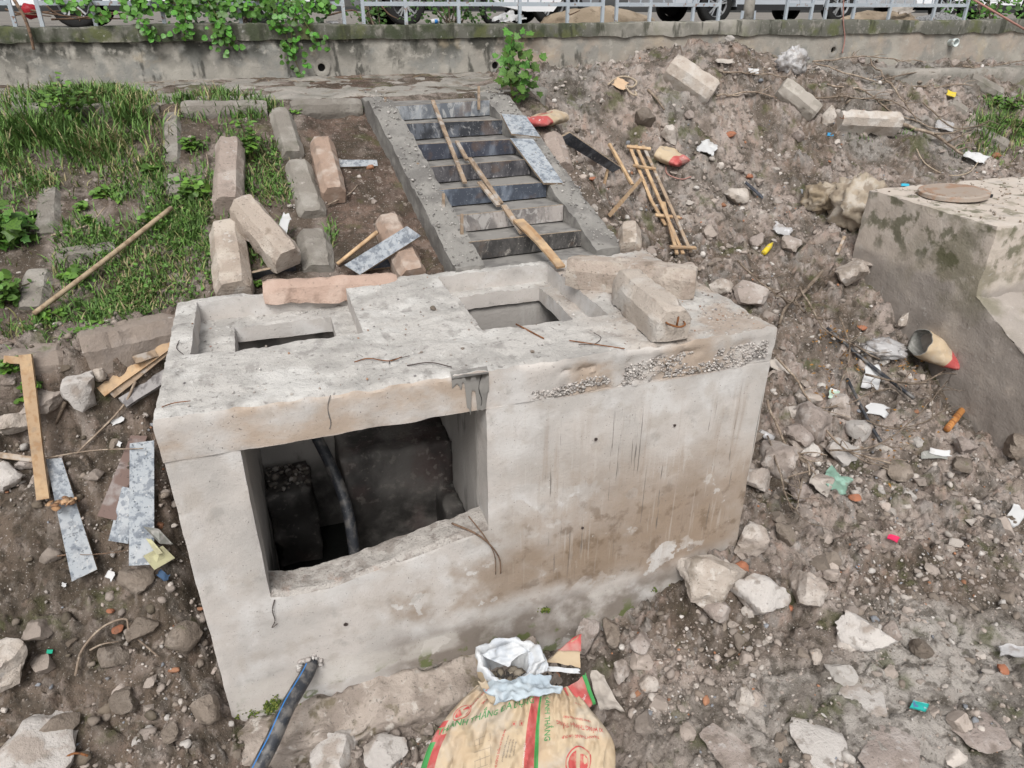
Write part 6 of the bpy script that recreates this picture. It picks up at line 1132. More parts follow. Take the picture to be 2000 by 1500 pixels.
# ------------------------------------------------------------------ grass (one mass) and weeds
def in_ell(px, py, e):
    cx, cy, rx, ry, w = e; return w*np.clip(1.35-((px-cx)/rx)**2-((py-cy)/ry)**2, 0, 1)
GE = [(150, 250, 190, 75, .75), (60, 330, 110, 90, .65), (250, 340, 90, 60, .55), (430, 215, 110, 30, .9), (490, 330, 60, 60, .5), (540, 360, 40, 80, .6), (270, 520, 160, 85, 1.1), (370, 450, 80, 80, 1.), (180, 590, 150, 50, .9), (330, 390, 60, 60, .6), (160, 470, 60, 60, .4), (440, 330, 70, 80, .5), (60, 640, 90, 30, .6), (310, 580, 80, 30, .7), (40, 740, 45, 45, .6), (420, 520, 60, 50, .7), (520, 470, 45, 60, .7), (130, 680, 80, 25, .5), (640, 460, 18, 25, .4), (30, 450, 60, 60, .5),
      (1955, 260, 70, 60, 1.), (1960, 200, 60, 30, .8), (1905, 290, 50, 20, .5), (1680, 270, 40, 12, .3), (1120, 130, 50, 15, .3), (1780, 265, 30, 12, .3)]
def orient(z, roll, size):
    """matrix: leaf lies with its normal along z, tip turned by roll"""
    z = np.asarray(z, float); z = z/np.linalg.norm(z); x = np.cross([math.cos(roll), math.sin(roll), 0.], z); x /= np.linalg.norm(x); y = np.cross(z, x); return np.stack([x, y, z], 1)*size
def build_grass():
    r = np.random.default_rng(55); n = 330000; u = np.where(r.random(n) < .8, r.uniform(-4.5, 2.3, n), r.uniform(9, 16, n)); v = r.uniform(1.3, 6.4, n)
    z = gz(u, v); px, py = proj(np.stack([u, v, z], -1)); w = 0
    for e in GE: w = np.maximum(w, in_ell(px, py, e))
    w = w*(.12+.3*in_ell(px, py, (280, 520, 170, 90, 1.))+.88*sstep(-.3, .45, fbm(np.stack([u, v, 0*u], -1)*2.6, 3, 57)))
    k = (r.random(len(u)) < w*.62) & (v > 1.55); k &= ~((u > -.02) & (u < 4.1) & (v < 1.97)); u, v, px, py = u[k], v[k], px[k], py[k]; n = len(u); z = ground_h(u, v)
    tall = np.maximum(in_ell(px, py, (150, 255, 220, 80, 1.)), np.maximum(in_ell(px, py, (440, 212, 110, 30, .6)), .8*in_ell(px, py, (1960, 250, 70, 70, 1.)))); L = r.uniform(.06, .15, n)+tall*r.uniform(.05, .22, n); a = r.uniform(0, 6.28, n); bend = r.uniform(.35, 1.55, n); wd = r.uniform(.004, .007, n)*(1+.3*tall)
    dx, dy = np.cos(a), np.sin(a); sx, sy = -dy, dx; V = np.empty((n, 7, 3)); root = np.stack([u, v, z-.01], -1)
    for j, (t, ws) in enumerate(((0, 1.), (.4, .95), (.75, .6))):
        h = L*(t-.28*bend*t*t); o = L*bend*.62*t*t; c = root+np.stack([dx*o, dy*o-.12*L*t*t, h], -1); V[:, 2*j] = c-np.stack([sx, sy, 0*sx], -1)*(wd*ws)[:, None]; V[:, 2*j+1] = c+np.stack([sx, sy, 0*sx], -1)*(wd*ws)[:, None]
    o = L*bend*.62; V[:, 6] = root+np.stack([dx*o, dy*o-.12*L, L*(1-.28*bend)], -1)
    base = np.arange(n)[:, None]*7; F = np.concatenate([base+np.array([[0, 1, 3]]), base+np.array([[0, 3, 2]]), base+np.array([[2, 3, 5]]), base+np.array([[2, 5, 4]]), base+np.array([[4, 5, 6]])])
    pal = np.array([(.105, .19, .05), (.145, .25, .065), (.08, .15, .042), (.24, .235, .10), (.31, .26, .15)]); dry = sstep(-.1, .5, fbm(np.stack([u, v, 0*u], -1)*3+5, 2, 58)); pick = np.where(r.random(n) < .10+.28*dry, r.integers(3, 5, n), r.integers(0, 3, n)); c = pal[pick]*r.uniform(.75, 1.25, (n, 1))
    gc = r.random(n) < .16; gu_, gv_ = u[gc & (tall < .5)], v[gc & (tall < .5)]
    LV = np.array([(0, 0, 0), (.45, .35, .1), (.3, .85, .02), (0, 1, -.06), (-.3, .85, .02), (-.45, .35, .1)]); g = len(gu_); Q = np.empty((g, 6, 3)); gz_ = ground_h(gu_, gv_)
    for i in range(g): Q[i] = LV@orient(np.array([0, -.25, 1.])+r.normal(size=3)*.35, r.uniform(0, 6.28), r.uniform(.018, .042)).T+np.array([gu_[i], gv_[i], gz_[i]+r.uniform(.01, .06)])
    gF = np.concatenate([np.arange(g)[:, None]*6+np.array([[0, 1, 2, 3]]), np.arange(g)[:, None]*6+np.array([[0, 3, 4, 5]])]); gcol = np.repeat(np.array([(.09, .19, .035)])*r.uniform(.6, 1.4, (g, 1)), 6, 0)
    og = obj('ground_cover', Q.reshape(-1, 3), gF, M_LEAFTINT, None, attr=gcol); tag(og, 'small round leaved creeping weeds between the grass', 'weeds', kind='stuff')
    o = obj('grass', V.reshape(-1, 3), F, M_GRASS, None, attr=np.repeat(c, 7, 0)); tag(o, 'green and straw coloured grass on the slope', 'grass', kind='stuff'); print('grass blades', n)
build_grass()
def leaf_mesh(name, kind='round', mat=None):
    if kind == 'round': out = [(0, 0), (.30, .02), (.48, .28), (.42, .62), (.18, .9), (0, 1.)]
    elif kind == 'lobed': out = [(0, .05), (.34, -.08), (.55, .15), (.40, .35), (.58, .58), (.30, .66), (.14, .86), (0, 1.08)]
    else: out = [(0, 0), (.14, .15), (.2, .45), (.12, .8), (0, 1.)]
    V = []; F = []; n = len(out)
    for x, y in out: V.append((0, y, -.10*y*y))
    for sgn in (1, -1):
        for x, y in out: V.append((sgn*x, y, .16*abs(x)-.10*y*y))
    for i in range(n-1): F += [(i, i+1, n+i+1, n+i), (i+1, i, 2*n+i, 2*n+i+1)]
    return mk_mesh(name, V, F, mat or M_LEAF, True)
LEAF_R = leaf_mesh('leaf', 'round'); LEAF_L = leaf_mesh('leaf', 'lobed'); LEAF_N = leaf_mesh('leaf', 'narrow')
def leaf_arrays(me):
    V = np.array([v.co for v in me.vertices]); F = [tuple(p.vertices) for p in me.polygons]; return V, F
def weed(label, px, py, rad, nleaf, size, kind='round', hgt=None, name='weed', cat='weed', tint=(.085, .17, .03), group='weeds on the grass slope', objs=False, place=None):
    r = np.random.default_rng(int(px*3+py*5)); p = np.array((place or hit)(px, py, 0.)); R = rad/FPX*depth(p); hgt = hgt or R*.9; t = thing(name, label, cat, tuple(p), group); me = {'round': LEAF_R, 'lobed': LEAF_L, 'narrow': LEAF_N}[kind]; LV, LF = leaf_arrays(me); m = MB(); V = []; F = []; C = []
    nst = max(3, nleaf//7)
    tips = []; nleaf = int(nleaf*1.7)
    for s in range(nst):
        a = r.uniform(0, 6.28); q = r.random()**.5*R; tip = p+np.array([math.cos(a)*q, math.sin(a)*q*.9, hgt*r.uniform(.35, 1.)*(1-.3*q/R)]); m.tube(curve_pts([p+np.array([math.cos(a)*q*.3, math.sin(a)*q*.3, -.01]), (p+tip)/2+np.array([0, 0, hgt*.12]), tip], 3), [.004]*7, 5); tips.append(tip)
    for k in range(nleaf):
        tip = tips[k % nst]; c = tip+(p-tip)*r.random()*.6+r.normal(size=3)*R*.16; c[2] = max(c[2], float(gz(c[0], c[1]))+.01); sz = size*r.uniform(.6, 1.2); roll = r.uniform(0, 6.28); nz = np.array([0, -.25, 1.])+r.normal(size=3)*.38; Mx = orient(nz, roll, sz)
        if objs:
            o = link('leaf', me, t); o.matrix_local = Matrix(np.vstack([np.hstack([Mx, (c-p)[:, None]]), [0, 0, 0, 1]]).tolist())
        else: n0 = len(V)*len(LV); V.append(LV@Mx.T+c); F += [tuple(i+n0 for i in f) for f in LF]; C.append(np.repeat([np.array(tint)*r.uniform(.6, 1.5)*np.array([1, 1, r.uniform(.7, 1.3)])], len(LV), 0))
    if V: fo = obj('foliage', np.concatenate(V), F, M_LEAFTINT, t, True, attr=np.concatenate(C)); fo['kind'] = 'stuff'
    m.build('stems', M_STEM, t, True); return t
weed('big leaved weed at the left edge of the grass slope', 35, 465, 75, 60, .115, 'lobed', .32, objs=True); weed('bushy weed at the left edge below the big leaved one', 12, 590, 55, 70, .06, 'round', .25); weed('tall bushy weed among the long grass at the top left', 135, 245, 48, 130, .06, 'round', .55); weed('upright weed between the diagonal beam and the edging row', 494, 320, 22, 60, .055, 'round', .55)
for lab, px, py, rad, nl, sz in [('low weed right of the half overgrown beam', 375, 290, 28, 50, .055), ('dense weed patch left of the highest beam foot', 385, 385, 45, 90, .06), ('small weed on the bare patch of the grass slope', 210, 385, 26, 45, .06), ('tiny weed left of the small weed on the bare patch', 155, 410, 14, 18, .05), ('two leaved seedling in the middle of the slope', 297, 335, 16, 14, .09), ('weed over the middle of the wooden pole', 300, 445, 34, 60, .05), ('weed beside the lower end of the wooden pole', 155, 545, 26, 40, .065), ('weed low on the slope by the pole end', 95, 625, 26, 36, .055), ('weed at the bare soil edge by the rag', 640, 575, 14, 16, .04), ('weed hanging over the kerb beam', 190, 660, 40, 60, .04), ('weed at the left edge over the rocks', 35, 720, 34, 60, .045), ('weed between the rocks at the left', 70, 755, 26, 40, .05),
                              ('weed by the chamber back left corner', 500, 560, 16, 20, .04), ('small weed at the top of the left stringer', 700, 215, 12, 16, .07), ('weed at the top of the bare soil strip', 583, 225, 14, 18, .06), ('small weed right of the tall weed', 262, 225, 18, 24, .05), ('weed over the low edging beam', 180, 435, 16, 24, .05), ('leafy weed far upper right on the grass slope', 1960, 215, 40, 80, .07), ('weed clump at the right edge lower on the far slope', 1985, 260, 34, 60, .07), ('small weed in the left rubble by the upright timber', 52, 785, 14, 12, .05)]:
    weed(lab, px, py, rad, nl, sz)
# orange dry leaves in the branches
def dry(label, px, py, n, sp, seed):
    r = np.random.default_rng(seed); LV, LF = leaf_arrays(LEAF_N); V = []; F = []
    for k in range(n):
        q = np.array(hit(px+r.normal()*sp, py+r.normal()*sp*.7, r.uniform(.03, .16))); n0 = len(V)*len(LV); V.append(LV@orient(np.array([0, -.3, 1])+r.normal(size=3)*.7, r.uniform(0, 6.28), r.uniform(.025, .05)).T+q); F += [tuple(i+n0 for i in f) for f in LF]
    o = obj('dry_leaves', np.concatenate(V), F, M_DRYLEAF, None); tag(o, label, 'dry leaves', kind='stuff')
dry('orange dry leaves on the branches above the clear plastic bag', 1630, 655, 46, 24, 1); dry('orange dry leaves below the clear plastic bag', 1650, 705, 46, 30, 2); dry('dry leaves by the long thin twig', 1770, 850, 30, 40, 3); dry('dry leaves near the pale green wrapper', 1610, 770, 26, 20, 4); dry('dry leaves around the arching branch', 1770, 720, 20, 18, 5); dry('dry leaves at the chamber corner', 318, 785, 8, 12, 6)
# litter of dry straw along the ledge
n = 420; r = np.random.default_rng(8); m = MB()
for k in range(n):
    p = np.array([r.uniform(-4, 4.2), 6.35+.45*r.random()**.7 if r.random() < .75 else r.uniform(5.3, 6.9), 0]); p[2] = 3.62+.045*(p[1]-5.2)+.025; a = r.uniform(0, 6.28); L = r.uniform(.03, .12); d = np.array([math.cos(a), math.sin(a)*.6, r.uniform(-.1, .15)])*L; w = np.array([-d[1], d[0], 0])*.06; m.add([p-d-w, p-d+w, p+d+w, p+d-w], [(0, 1, 2, 3)])
o = m.build('leaf_litter', surf('dry straw litter', (.27, .19, .11), [L_((.13, .09, .06), 3, .45, .6), L_((.4, .32, .22), 9, .55, .65)], bump=()), None); tag(o, 'dry straw and leaf litter along the ledge', kind='stuff')
# sapling beside the stairs
sb = np.array(hit(1000, 214, 0)); spn = thing('sapling', 'young leafy sapling growing beside the top of the stairs', 'sapling', tuple(sb)); m = MB(); rr = np.random.default_rng(77); L = depth(sb)/FPX
def vpt(px, py, fwd=0.): q = at(px, py, 1, sb[1]+fwd); return q
for pts, rad in (([(1000, 214), (998, 160), (993, 110), (1005, 62)], .012), ([(999, 180), (1012, 130), (1020, 100)], .008), ([(1000, 200), (1008, 160), (1035, 145)], .007), ([(1002, 205), (1012, 190), (1025, 186)], .006)):
    m.tube(curve_pts([vpt(*p) for p in pts], 4), np.linspace(rad, rad*.4, 4*(len(pts)-1)+1), 6)
m.build('stem', M_STEM, spn, True)
for k in range(85):
    cx, cy, s = [(995, 100, 12), (1005, 75, 9), (1000, 120, 14), (1010, 150, 16), (1025, 115, 14), (1032, 150, 10), (990, 160, 10), (1020, 185, 9), (1006, 135, 14), (995, 140, 10)][k % 10]; q = vpt(cx+rr.normal()*s, cy+rr.normal()*s*1.1, rr.normal()*.10); Mx = orient(np.array([rr.normal()*.4, -.9, .8])+rr.normal(size=3)*.35, rr.uniform(0, 6.28), rr.uniform(.07, .125)); o = link('leaf', LEAF_L, spn); o.matrix_local = Matrix(np.vstack([np.hstack([Mx, (q-sb)[:, None]]), [0, 0, 0, 1]]).tolist())
# hanging vine
vb = at(400, 20, 1, 7.2); vine = thing('hanging_vine', 'bright green vine hanging over the wall and railing at the top left', 'vine', tuple(vb)); rr = np.random.default_rng(88); m = MB(); strands = [[(100, -10), (125, 8), (150, 14)], [(170, -10), (190, 20), (205, 34)], [(250, -20), (262, 18), (285, 48), (303, 68)], [(330, -20), (345, 15), (365, 40)], [(360, 0), (362, 40), (358, 72)], [(420, -20), (425, 20), (440, 60), (450, 92)], [(400, -10), (430, 50), (415, 84)], [(520, -20), (545, 30), (560, 70), (572, 105), (590, 152)], [(560, 0), (600, 50), (625, 95)], [(590, -10), (570, 60), (575, 120)], [(540, -10), (535, 30), (545, 58)], [(600, -20), (630, 0), (636, 22)], [(300, -20), (400, -8), (500, 0), (600, 5)], [(250, -10), (350, 8), (460, 12), (560, 18)]]
spotsL = []
for s in strands:
    P = curve_pts([at(x, y, 1, 6.9 if y > 25 else 7.05) for x, y in s], 8); m.tube(P, .005, 5)
    for p in P:
        for _ in range(2): spotsL.append(p+rr.normal(size=3)*np.array([.06, .04, .05]))
for _ in range(360):
    x = rr.uniform(225, 640); y = rr.uniform(-25, 30)*(1 if rr.random() < .8 else 1.5); spotsL.append(at(x, y, 1, rr.uniform(6.98, 7.35)))
m.build('stems', M_STEM, vine, True); LEAF_V = leaf_mesh('leaf', 'round', surf('vivid vine leaf', (.075, .20, .022), [L_((.035, .10, .015), 6, .42, .6), L_((.16, .32, .04), 9, .6, .7, w=.6)], coord='obj', rnd=.45, hue=.012, rough=.45, bump=(), spec=.35)); LV, LF = leaf_arrays(LEAF_V); V = []; F = []; C = []; rr.shuffle(spotsL)
spotsL.sort(key=lambda q: q[1])
for k, q in enumerate(spotsL):
    Mx = orient(np.array([0, -1., .55])+rr.normal(size=3)*.42, rr.uniform(3.6, 5.8), rr.uniform(.045, .085))
    if k < 300: o = link('leaf', LEAF_V, vine); o.matrix_local = Matrix(np.vstack([np.hstack([Mx, (q-vb)[:, None]]), [0, 0, 0, 1]]).tolist())
    else: n0 = len(V)*len(LV); V.append(LV@Mx.T+q); F += [tuple(i+n0 for i in f) for f in LF]; C.append(np.repeat([np.array([.075, .19, .028])*rr.uniform(.5, 1.5)], len(LV), 0))
fo = obj('foliage', np.concatenate(V), F, M_LEAFTINT, vine, True, attr=np.concatenate(C)); fo['kind'] = 'stuff'
def bush(label, px0, px1, z0, z1, v0, v1, n, size, seed, tint, name='shrub'):
    r = np.random.default_rng(seed); a = at(px0, 30, 1, v0)[0]; b = at(px1, 30, 1, v0)[0]; c0 = np.array([(a+b)/2, (v0+v1)/2, 4.27]); t = thing(name, label, 'shrub', tuple(c0)); LV, LF = leaf_arrays(LEAF_R); V = []; F = []; C = []; m = MB()
    for k in range(9):
        e = c0+np.array([r.uniform(-.45, .45)*(b-a), r.uniform(-.4, .4)*(v1-v0), r.uniform(.5, 1)*(z1-z0)]); m.tube(curve_pts([c0+np.array([r.normal()*.1, r.normal()*.05, 0]), (c0+e)/2+np.array([0, 0, .1]), e], 4), np.linspace(.014, .004, 9), 5)
    for k in range(n):
        q = np.array([r.normal()*.24*(b-a)+c0[0], r.uniform(v0, v1), z0+(z1-z0)*r.random()]); n0 = len(V)*len(LV); V.append(LV@orient(np.array([0, -.6, .8])+r.normal(size=3)*.5, r.uniform(0, 6.28), size*r.uniform(.6, 1.2)).T+q); F += [tuple(i+n0 for i in f) for f in LF]; C.append(np.repeat([np.array(tint)*r.uniform(.5, 1.5)], len(LV), 0))
    fo = obj('foliage', np.concatenate(V), F, M_LEAFTINT, t, True, attr=np.concatenate(C)); fo['kind'] = 'stuff'; m.build('stems', M_DEADWOOD, t, True)
bush('dark shrub behind the railing beside the dark grey car', 800, 990, 4.3, 5.1, 7.6, 8.3, 420, .07, 3, (.045, .10, .02)); bush('green shrub behind the railing at the top right corner', 1885, 2040, 4.25, 5.1, 7.3, 8.2, 520, .09, 4, (.07, .16, .03)); bush('dark shrub mass behind the vine', 300, 640, 4.3, 5.3, 7.6, 8.4, 700, .07, 5, (.03, .075, .018)); bush('small shrub behind the railing next to the vine', 690, 770, 4.3, 4.9, 7.5, 8.0, 160, .06, 6, (.06, .13, .025))

# ------------------------------------------------------------------ the street behind the railing
def car(label, uc, vc, paint_m, flip=1, length=4.4, tall=1.65, group='cars parked behind the railing'):
    t = thing('parked_car', label, 'car', (uc, vc, 4.27), group); L2 = length/2; wb = length*.295; wr = .335; z0 = 4.27; H_ = 1.78/2
    def X(x): return uc+flip*x
    # side profile of the body with wheel arches, swept across the width with tumblehome
    low = []
    for cx in (-wb, wb):
        low += [(cx+.41*math.cos(a), .30+.41*math.sin(a)) for a in np.linspace(math.pi, 0, 11)]
    low = [(-L2+.05, .30)]+low+[(L2-.05, .30)]; low = [(x, max(z, .26)) for x, z in low]
    topl = [(L2, .45), (L2-.02, .75), (L2-.25, .92), (L2-1.15, 1.02), (-L2+.25, 1.05), (-L2+.02, .9), (-L2, .5)]
    prof = low+topl; n = len(prof); V = []; ys = [(-H_+.06, .96), (-H_, 1.), (H_, 1.), (H_-.06, .96)]
    for y, s in ((-H_, 1.), (-H_+.03, 1.), (H_-.03, 1.), (H_, 1.)):
        for x, z in prof:
            inn = .05 if abs(y) == H_ else 0; tz = .07*max(0, (z-.6)/.5) if abs(y) == H_ else 0; V.append((X(x*(1-inn*.04)), vc+y*(1-tz), z0+z))
    F = [(j*n+i, j*n+(i+1) % n, (j+1)*n+(i+1) % n, (j+1)*n+i) for j in range(3) for i in range(n)]+[tuple(range(n))[::-1], tuple(range(3*n, 4*n))]
    o = obj('body', V, F, paint_m, t, True); bm = bmesh.new(); bm.from_mesh(o.data); bmesh.ops.recalc_face_normals(bm, faces=bm.faces); bm.to_mesh(o.data); bm.free(); o.data.set_sharp_from_angle(angle=math.radians(35))
    cab = [(L2-1.2, 1.0), (L2-1.95, tall-.03), (L2-2.3, tall), (-L2+.75, tall-.02), (-L2+.22, 1.04)]; V = []
    for s in (-1, 1):
        for x, z in cab: V.append((X(x), vc+s*(H_-.05-.16*(z-1)/.65), z0+z))
    k = len(cab); obj('cabin', V, [tuple(range(k)), tuple(range(2*k-1, k-1, -1))]+[(i, (i+1) % k, k+(i+1) % k, k+i) for i in range(k)], paint_m, t)
    for x0, x1 in ((L2-1.45, L2-2.35), (L2-2.42, -L2+.95)):
        for s in (-1, 1):
            V = [(X(x0), vc+s*(H_-.045-.02), z0+1.08), (X(x1), vc+s*(H_-.045-.02), z0+1.08), (X(x1-.12*np.sign(x1)), vc+s*(H_-.045-.145), z0+tall-.12), (X(x0-.3 if x0 > .5 else x0), vc+s*(H_-.045-.145), z0+tall-.12)]; obj('window', V, [(0, 1, 2, 3)], M_GLASSDARK, t)
    for x0, x1 in ((L2-1.42, L2-2.38), (L2-2.38, -L2+1.05)):
        m = MB(); m.box((min(X(x0), X(x1))+.01, vc-H_-.004, z0+.42), (max(X(x0), X(x1))-.01, vc-H_+.02, z0+.98)); d = m.build('door', paint_m, t); m = MB(); m.box((X((x0+x1)/2-.25)-.08, vc-H_-.03, z0+.86), (X((x0+x1)/2-.25)+.08, vc-H_-.004, z0+.89)); m.build('handle', paint_m, d)
    m = MB(); m.box((uc-wb+.43, vc-H_-.012, z0+.24), (uc+wb-.43, vc+H_+.012, z0+.34)); m.build('sill', M_TRIM, t)
    for cx in (-wb, wb):
        for s in (-1, 1):
            c = np.array([X(cx), vc+s*(H_-.10), z0+wr]); V = []; ns = 28
            for r_, y in ((.21, .09), (.29, .105), (wr-.01, .09), (wr, .06), (wr, -.08), (.25, -.1)): V += [c+np.array([r_*math.cos(a), s*y, r_*math.sin(a)]) for a in np.linspace(0, 6.283, ns, endpoint=False)]
            w = obj('wheel', V, [(j*ns+i, j*ns+(i+1) % ns, (j+1)*ns+(i+1) % ns, (j+1)*ns+i) for j in range(5) for i in range(ns)], M_RUBBER, t, True); m = MB()
            for q in range(5):
                for dq in (-.14, .14):
                    a = 2*math.pi*q/5+.3; a2 = a+dq; p0 = c+np.array([.03*math.cos(a), s*.075, .03*math.sin(a)]); p1 = c+np.array([.205*math.cos(a2), s*.085, .205*math.sin(a2)]); v, f = bar_between(p0, p1, .026, .03, (0, s, 0)); m.add(v, f)
            v, f = tube([c+np.array([0, s*.05, 0]), c+np.array([0, s*.09, 0])], .05, 14); m.add(v, f)
            for i in range(ns):
                a, b = 2*math.pi*i/ns, 2*math.pi*(i+1)/ns; m.add([c+np.array([r_*math.cos(x), s*y, r_*math.sin(x)]) for r_, y in ((.195, .06), (.213, .095)) for x in (a, b)], [(0, 1, 3, 2)])
            m.build('rim', M_ALLOY, w); m = MB(); v, f = tube([c+np.array([0, s*.0, 0]), c+np.array([0, s*.02, 0])], .2, 20); m.add(v, f); m.build('brake_disc', M_TRIM, w)
    for s in (-1, 1):
        m = MB(); x = X(-L2+.02); m.box((min(x, x+flip*.1)-.03, vc+s*(H_-.28)-.22, z0+.62), (max(x, x+flip*.1), vc+s*(H_-.28)+.24, z0+.82)); m.build('tail_lamp', M_LAMP, t)
        m = MB(); x = X(L2-.1); m.box((x-.1, vc+s*(H_-.28)-.22, z0+.66), (x+.11, vc+s*(H_-.28)+.2, z0+.80)); m.build('headlight', M_WHITE, t)
    return t
def wheel_u(px, v): return at(px, 25, 1, v)[0]
VC = 10.2
a, b = wheel_u(1397, VC-.85), wheel_u(1637, VC-.85); car('silver car parked behind the lamp post foot', (a+b)/2, VC, M_CARPALE, 1, (b-a)/.59, 1.6)
a = wheel_u(1078, VC-.85); car('light silver car whose wheel shows left of the sand heap', a-1.3+2.6, VC+.0, M_SILVER, 1, 4.3, 1.6) if False else car('dark grey car behind the shrub and railing', a-1.3, VC, M_GREYCAR, 1, 4.4, 1.5)
car('white car behind the hanging vine', a-1.3-4.9, VC+.1, M_WHITECAR, 1, 4.4, 1.5); car('silver car at the far left behind the railing', a-1.3-9.8, VC+.2, M_SILVER, 1, 4.4, 1.5)
b2_ = wheel_u(1637, VC); car('white car far right behind the shrub and railing', b2_+3.6, VC+.3, M_WHITECAR, 1, 4.3, 1.5)
def heap(name, label, cat, px, v, w, h, mat, seed, dp=.9):
    c = at(px, 40, 1, v); D, Fq = ICO[4]; k = D[:, 2] > -.2; P = D*np.array([w/2, dp/2, h]); P = P*(1+.16*fbm(D*2.2+seed, 4, seed))[:, None]; o = obj(name, P+np.array([c[0], v, 4.25]), Fq, mat, None, True); tag(o, label, cat)
heap('sand_heap', 'heap of brown building sand behind the railing', 'sand heap', 1165, 8.1, 2.0, .30, M_SAND, 3); heap('sand_heap', 'low brown sand heap right of the silver car', 'sand heap', 1720, 8.0, 1.7, .24, M_SAND, 5); heap('gravel_heap', 'grey gravel heap behind the railing at the right', 'gravel heap', 1830, 7.75, 1.4, .2, surf('grey gravel', (.30, .30, .30), [L_((.13, .13, .13), 30, .5, .6), L_((.5, .5, .5), 40, .6, .68)], bump=((40, .03),)), 6, .5)
# lamp post foot
p = at(1460, 38, 1, 7.55); lp = thing('lamp_post', 'grey lamp post with flanged foot behind the railing', 'lamp post', (p[0], 7.55, 4.27)); v, f = tube([(p[0], 7.55, 4.3), (p[0], 7.55, 4.6), (p[0], 7.55, 10.5)], [.10, .085, .05], 14); obj('pole', v, f, M_BEAMGREY, lp, True); m = MB(); m.box((p[0]-.2, 7.37, 4.27), (p[0]+.2, 7.73, 4.31)); m.build('base_plate', M_STEEL, lp)
for s in (-1, 1): v, f = bar_between((p[0]+s*.1, 7.55, 4.31), (p[0]+s*.09, 7.55, 4.5), .02, .1, (1, 0, 0)); obj('gusset', v, f, M_STEEL, lp)
v, f = tube([(p[0], 7.55, 10.4), (p[0], 6.9, 10.7), (p[0], 6.0, 10.75)], .035, 8); obj('arm', v, f, M_BEAMGREY, lp, True); m = MB(); m.box((p[0]-.12, 5.4, 10.68), (p[0]+.12, 6.05, 10.8)); m.build('lamp_head', M_STEEL, lp)
# things on the wall top
p = at(850, 42, 1, 7.05); v, f = tube([p+np.array([-.055, 0, 0]), p+np.array([.055, .01, .01])], .03, 14); c = thing('drink_can', 'small blue and white drink can lying on the wall', 'can', tuple(p-np.array([0, 0, .03]))); obj('can_body', v, f, M_WHITE, c, True); v, f = tube([p+np.array([-.015, 0, 0]), p+np.array([.03, .005, .005])], .0308, 14); obj('blue_band', v, f, M_BLUE, c, True)
P1 = lambda x, y, o: at(x, y, 1, 7.5+o)
sheet('plastic_sheet', 'white plastic sheet bundled behind the railing', [(962, 36, 0), (1000, 24, .3), (1030, 42, .3), (975, 46, 0)], M_WHITE, .05, 14, .2, 'plastic sheet', 3, P1)
sheet('plastic_sheet', 'grey plastic rag on the wall below the white car', [(638, 42, -.35), (668, 37, -.2), (672, 44, -.25), (645, 46, -.4)], M_FILM, .02, 10, .2, 'plastic sheet', 4, P1)
sheet('cardboard', 'bent grey cardboard behind the right railing', [(1735, 12, 0), (1790, 12, .2), (1780, 27, .1), (1740, 27, -.1)], M_PAPER, .06, 12, .1, 'cardboard', 6, P1)
# white and red scooter lying behind the railing
sc = at(1035, 30, 1, 8.3); scn = thing('motor_scooter', 'white motor scooter with red lamp behind the railing', 'scooter', (sc[0], 8.3, 4.27)); z0 = 4.27
prof = [(-.75, .45), (-.55, .30), (-.1, .22), (.35, .22), (.55, .45), (.62, .85), (.5, .9), (.4, .5), (.1, .42), (-.05, .62), (-.35, .72), (-.8, .68)]; V = [(sc[0]+x, 8.3+s*w, z0+z) for s, w in ((-1, .13), (1, .13)) for x, z in prof]; k = len(prof); obj('body', V, [tuple(range(k)), tuple(range(2*k-1, k-1, -1))]+[(i, (i+1) % k, k+(i+1) % k, k+i) for i in range(k)], M_WHITECAR, scn)
m = MB(); m.box((sc[0]-.75, 8.17, z0+.72), (sc[0]-.05, 8.43, z0+.80)); m.build('seat', M_TRIM, scn); m = MB(); m.box((sc[0]-.84, 8.2, z0+.5), (sc[0]-.74, 8.4, z0+.62)); m.build('tail_lamp', M_LAMP, scn)
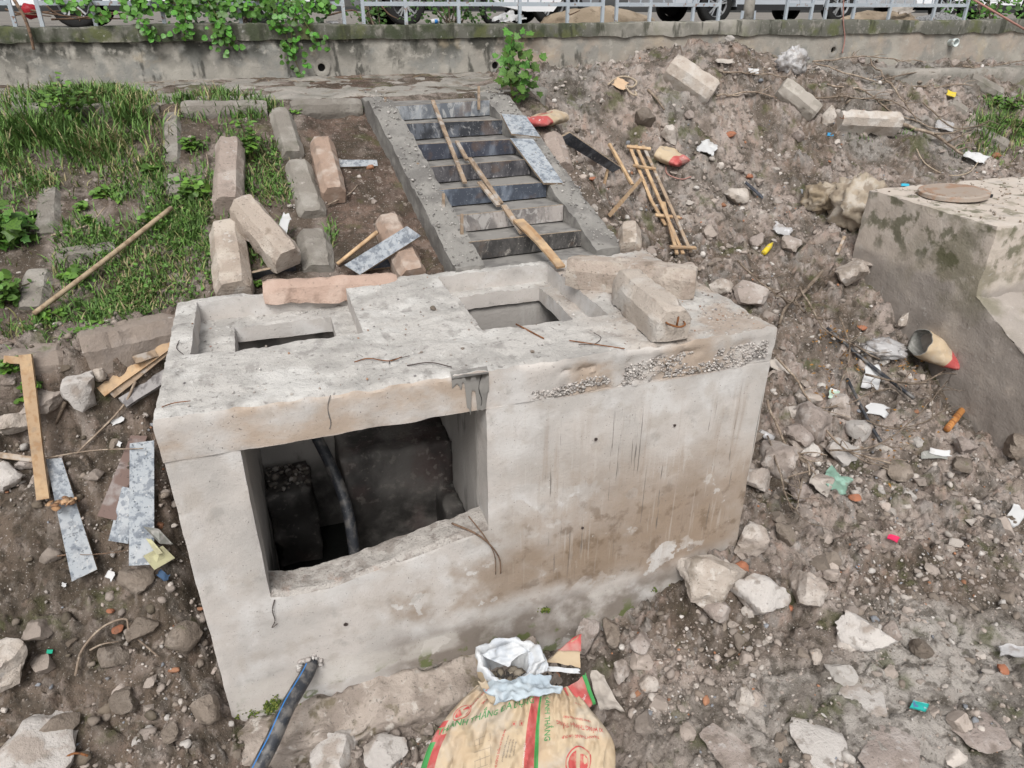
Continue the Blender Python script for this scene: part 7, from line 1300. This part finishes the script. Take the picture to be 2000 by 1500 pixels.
for x in (-.58, .66):
    a = np.linspace(0, 6.283, 24); m = MB(); m.tube([(sc[0]+x+.22*math.cos(t), 8.3, z0+.27+.22*math.sin(t)) for t in a], .05, 8, cap=False); m.build('wheel', M_RUBBER, scn, True)
m = MB(); m.tube([(sc[0]+.66, 8.3, z0+.27), (sc[0]+.52, 8.3, z0+1.0)], .025, 8); m.tube([(sc[0]+.5, 8.0, z0+1.02), (sc[0]+.52, 8.3, z0+1.0), (sc[0]+.5, 8.6, z0+1.02)], .015, 6); m.build('handlebar', M_TRIM, scn)
# dry twigs heaped at the foot of the railing under the vine
for i, pts in enumerate([[(60, 20), (120, 30), (170, 34)], [(90, 10), (110, 26), (150, 38)], [(130, 5), (160, 25), (155, 42)], [(180, 22), (230, 26), (270, 32)], [(10, 18), (40, 26), (100, 32)], [(640, 30), (690, 20), (705, 40)], [(745, 12), (760, 28), (780, 38)], [(1110, 30), (1120, 26), (1133, 20)], [(20, 30), (80, 24), (140, 20)], [(150, 36), (200, 30), (260, 24)], [(100, 38), (190, 36), (300, 38)]]):
    P = curve_pts([at(x, y, 1, 7.35+.06*(i % 3)) for x, y in pts], 5); m = MB(); m.tube(P, np.linspace(.014, .006, len(P)), 6); o = m.build('branch', M_BARKBROWN, None, True); tag(o, ['twig curving under the red bag behind the left railing', 'twig slanting beside the first left railing post', 'upright forked twig right of the red bag', 'long low twig under the vine beginning', 'twig left of the red bag', 'dark wire bent behind the railing near the rusty post', 'silver twig beside the shrub behind the railing', 'twig leaning on the sand heap', 'twig crossing above the others behind the left railing', 'twig rising towards the vine behind the railing', 'longest twig lying along the wall top at the left'][i], 'twig', 'dry twigs behind the railing')
# red helmet-like scrap by the left post
p = at(58, 22, 1, 7.6); D, Fq = ICO[3]; o = obj('red_bag', D*np.array([.10, .06, .09])*(1+.15*fbm(D*3, 3, 2))[:, None]+p, Fq, surf('red plastic bag', (.35, .02, .03), coord='obj', rough=.4, bump=((20, .006),)), None, True); tag(o, 'red plastic bag caught behind the left railing post', 'plastic bag')
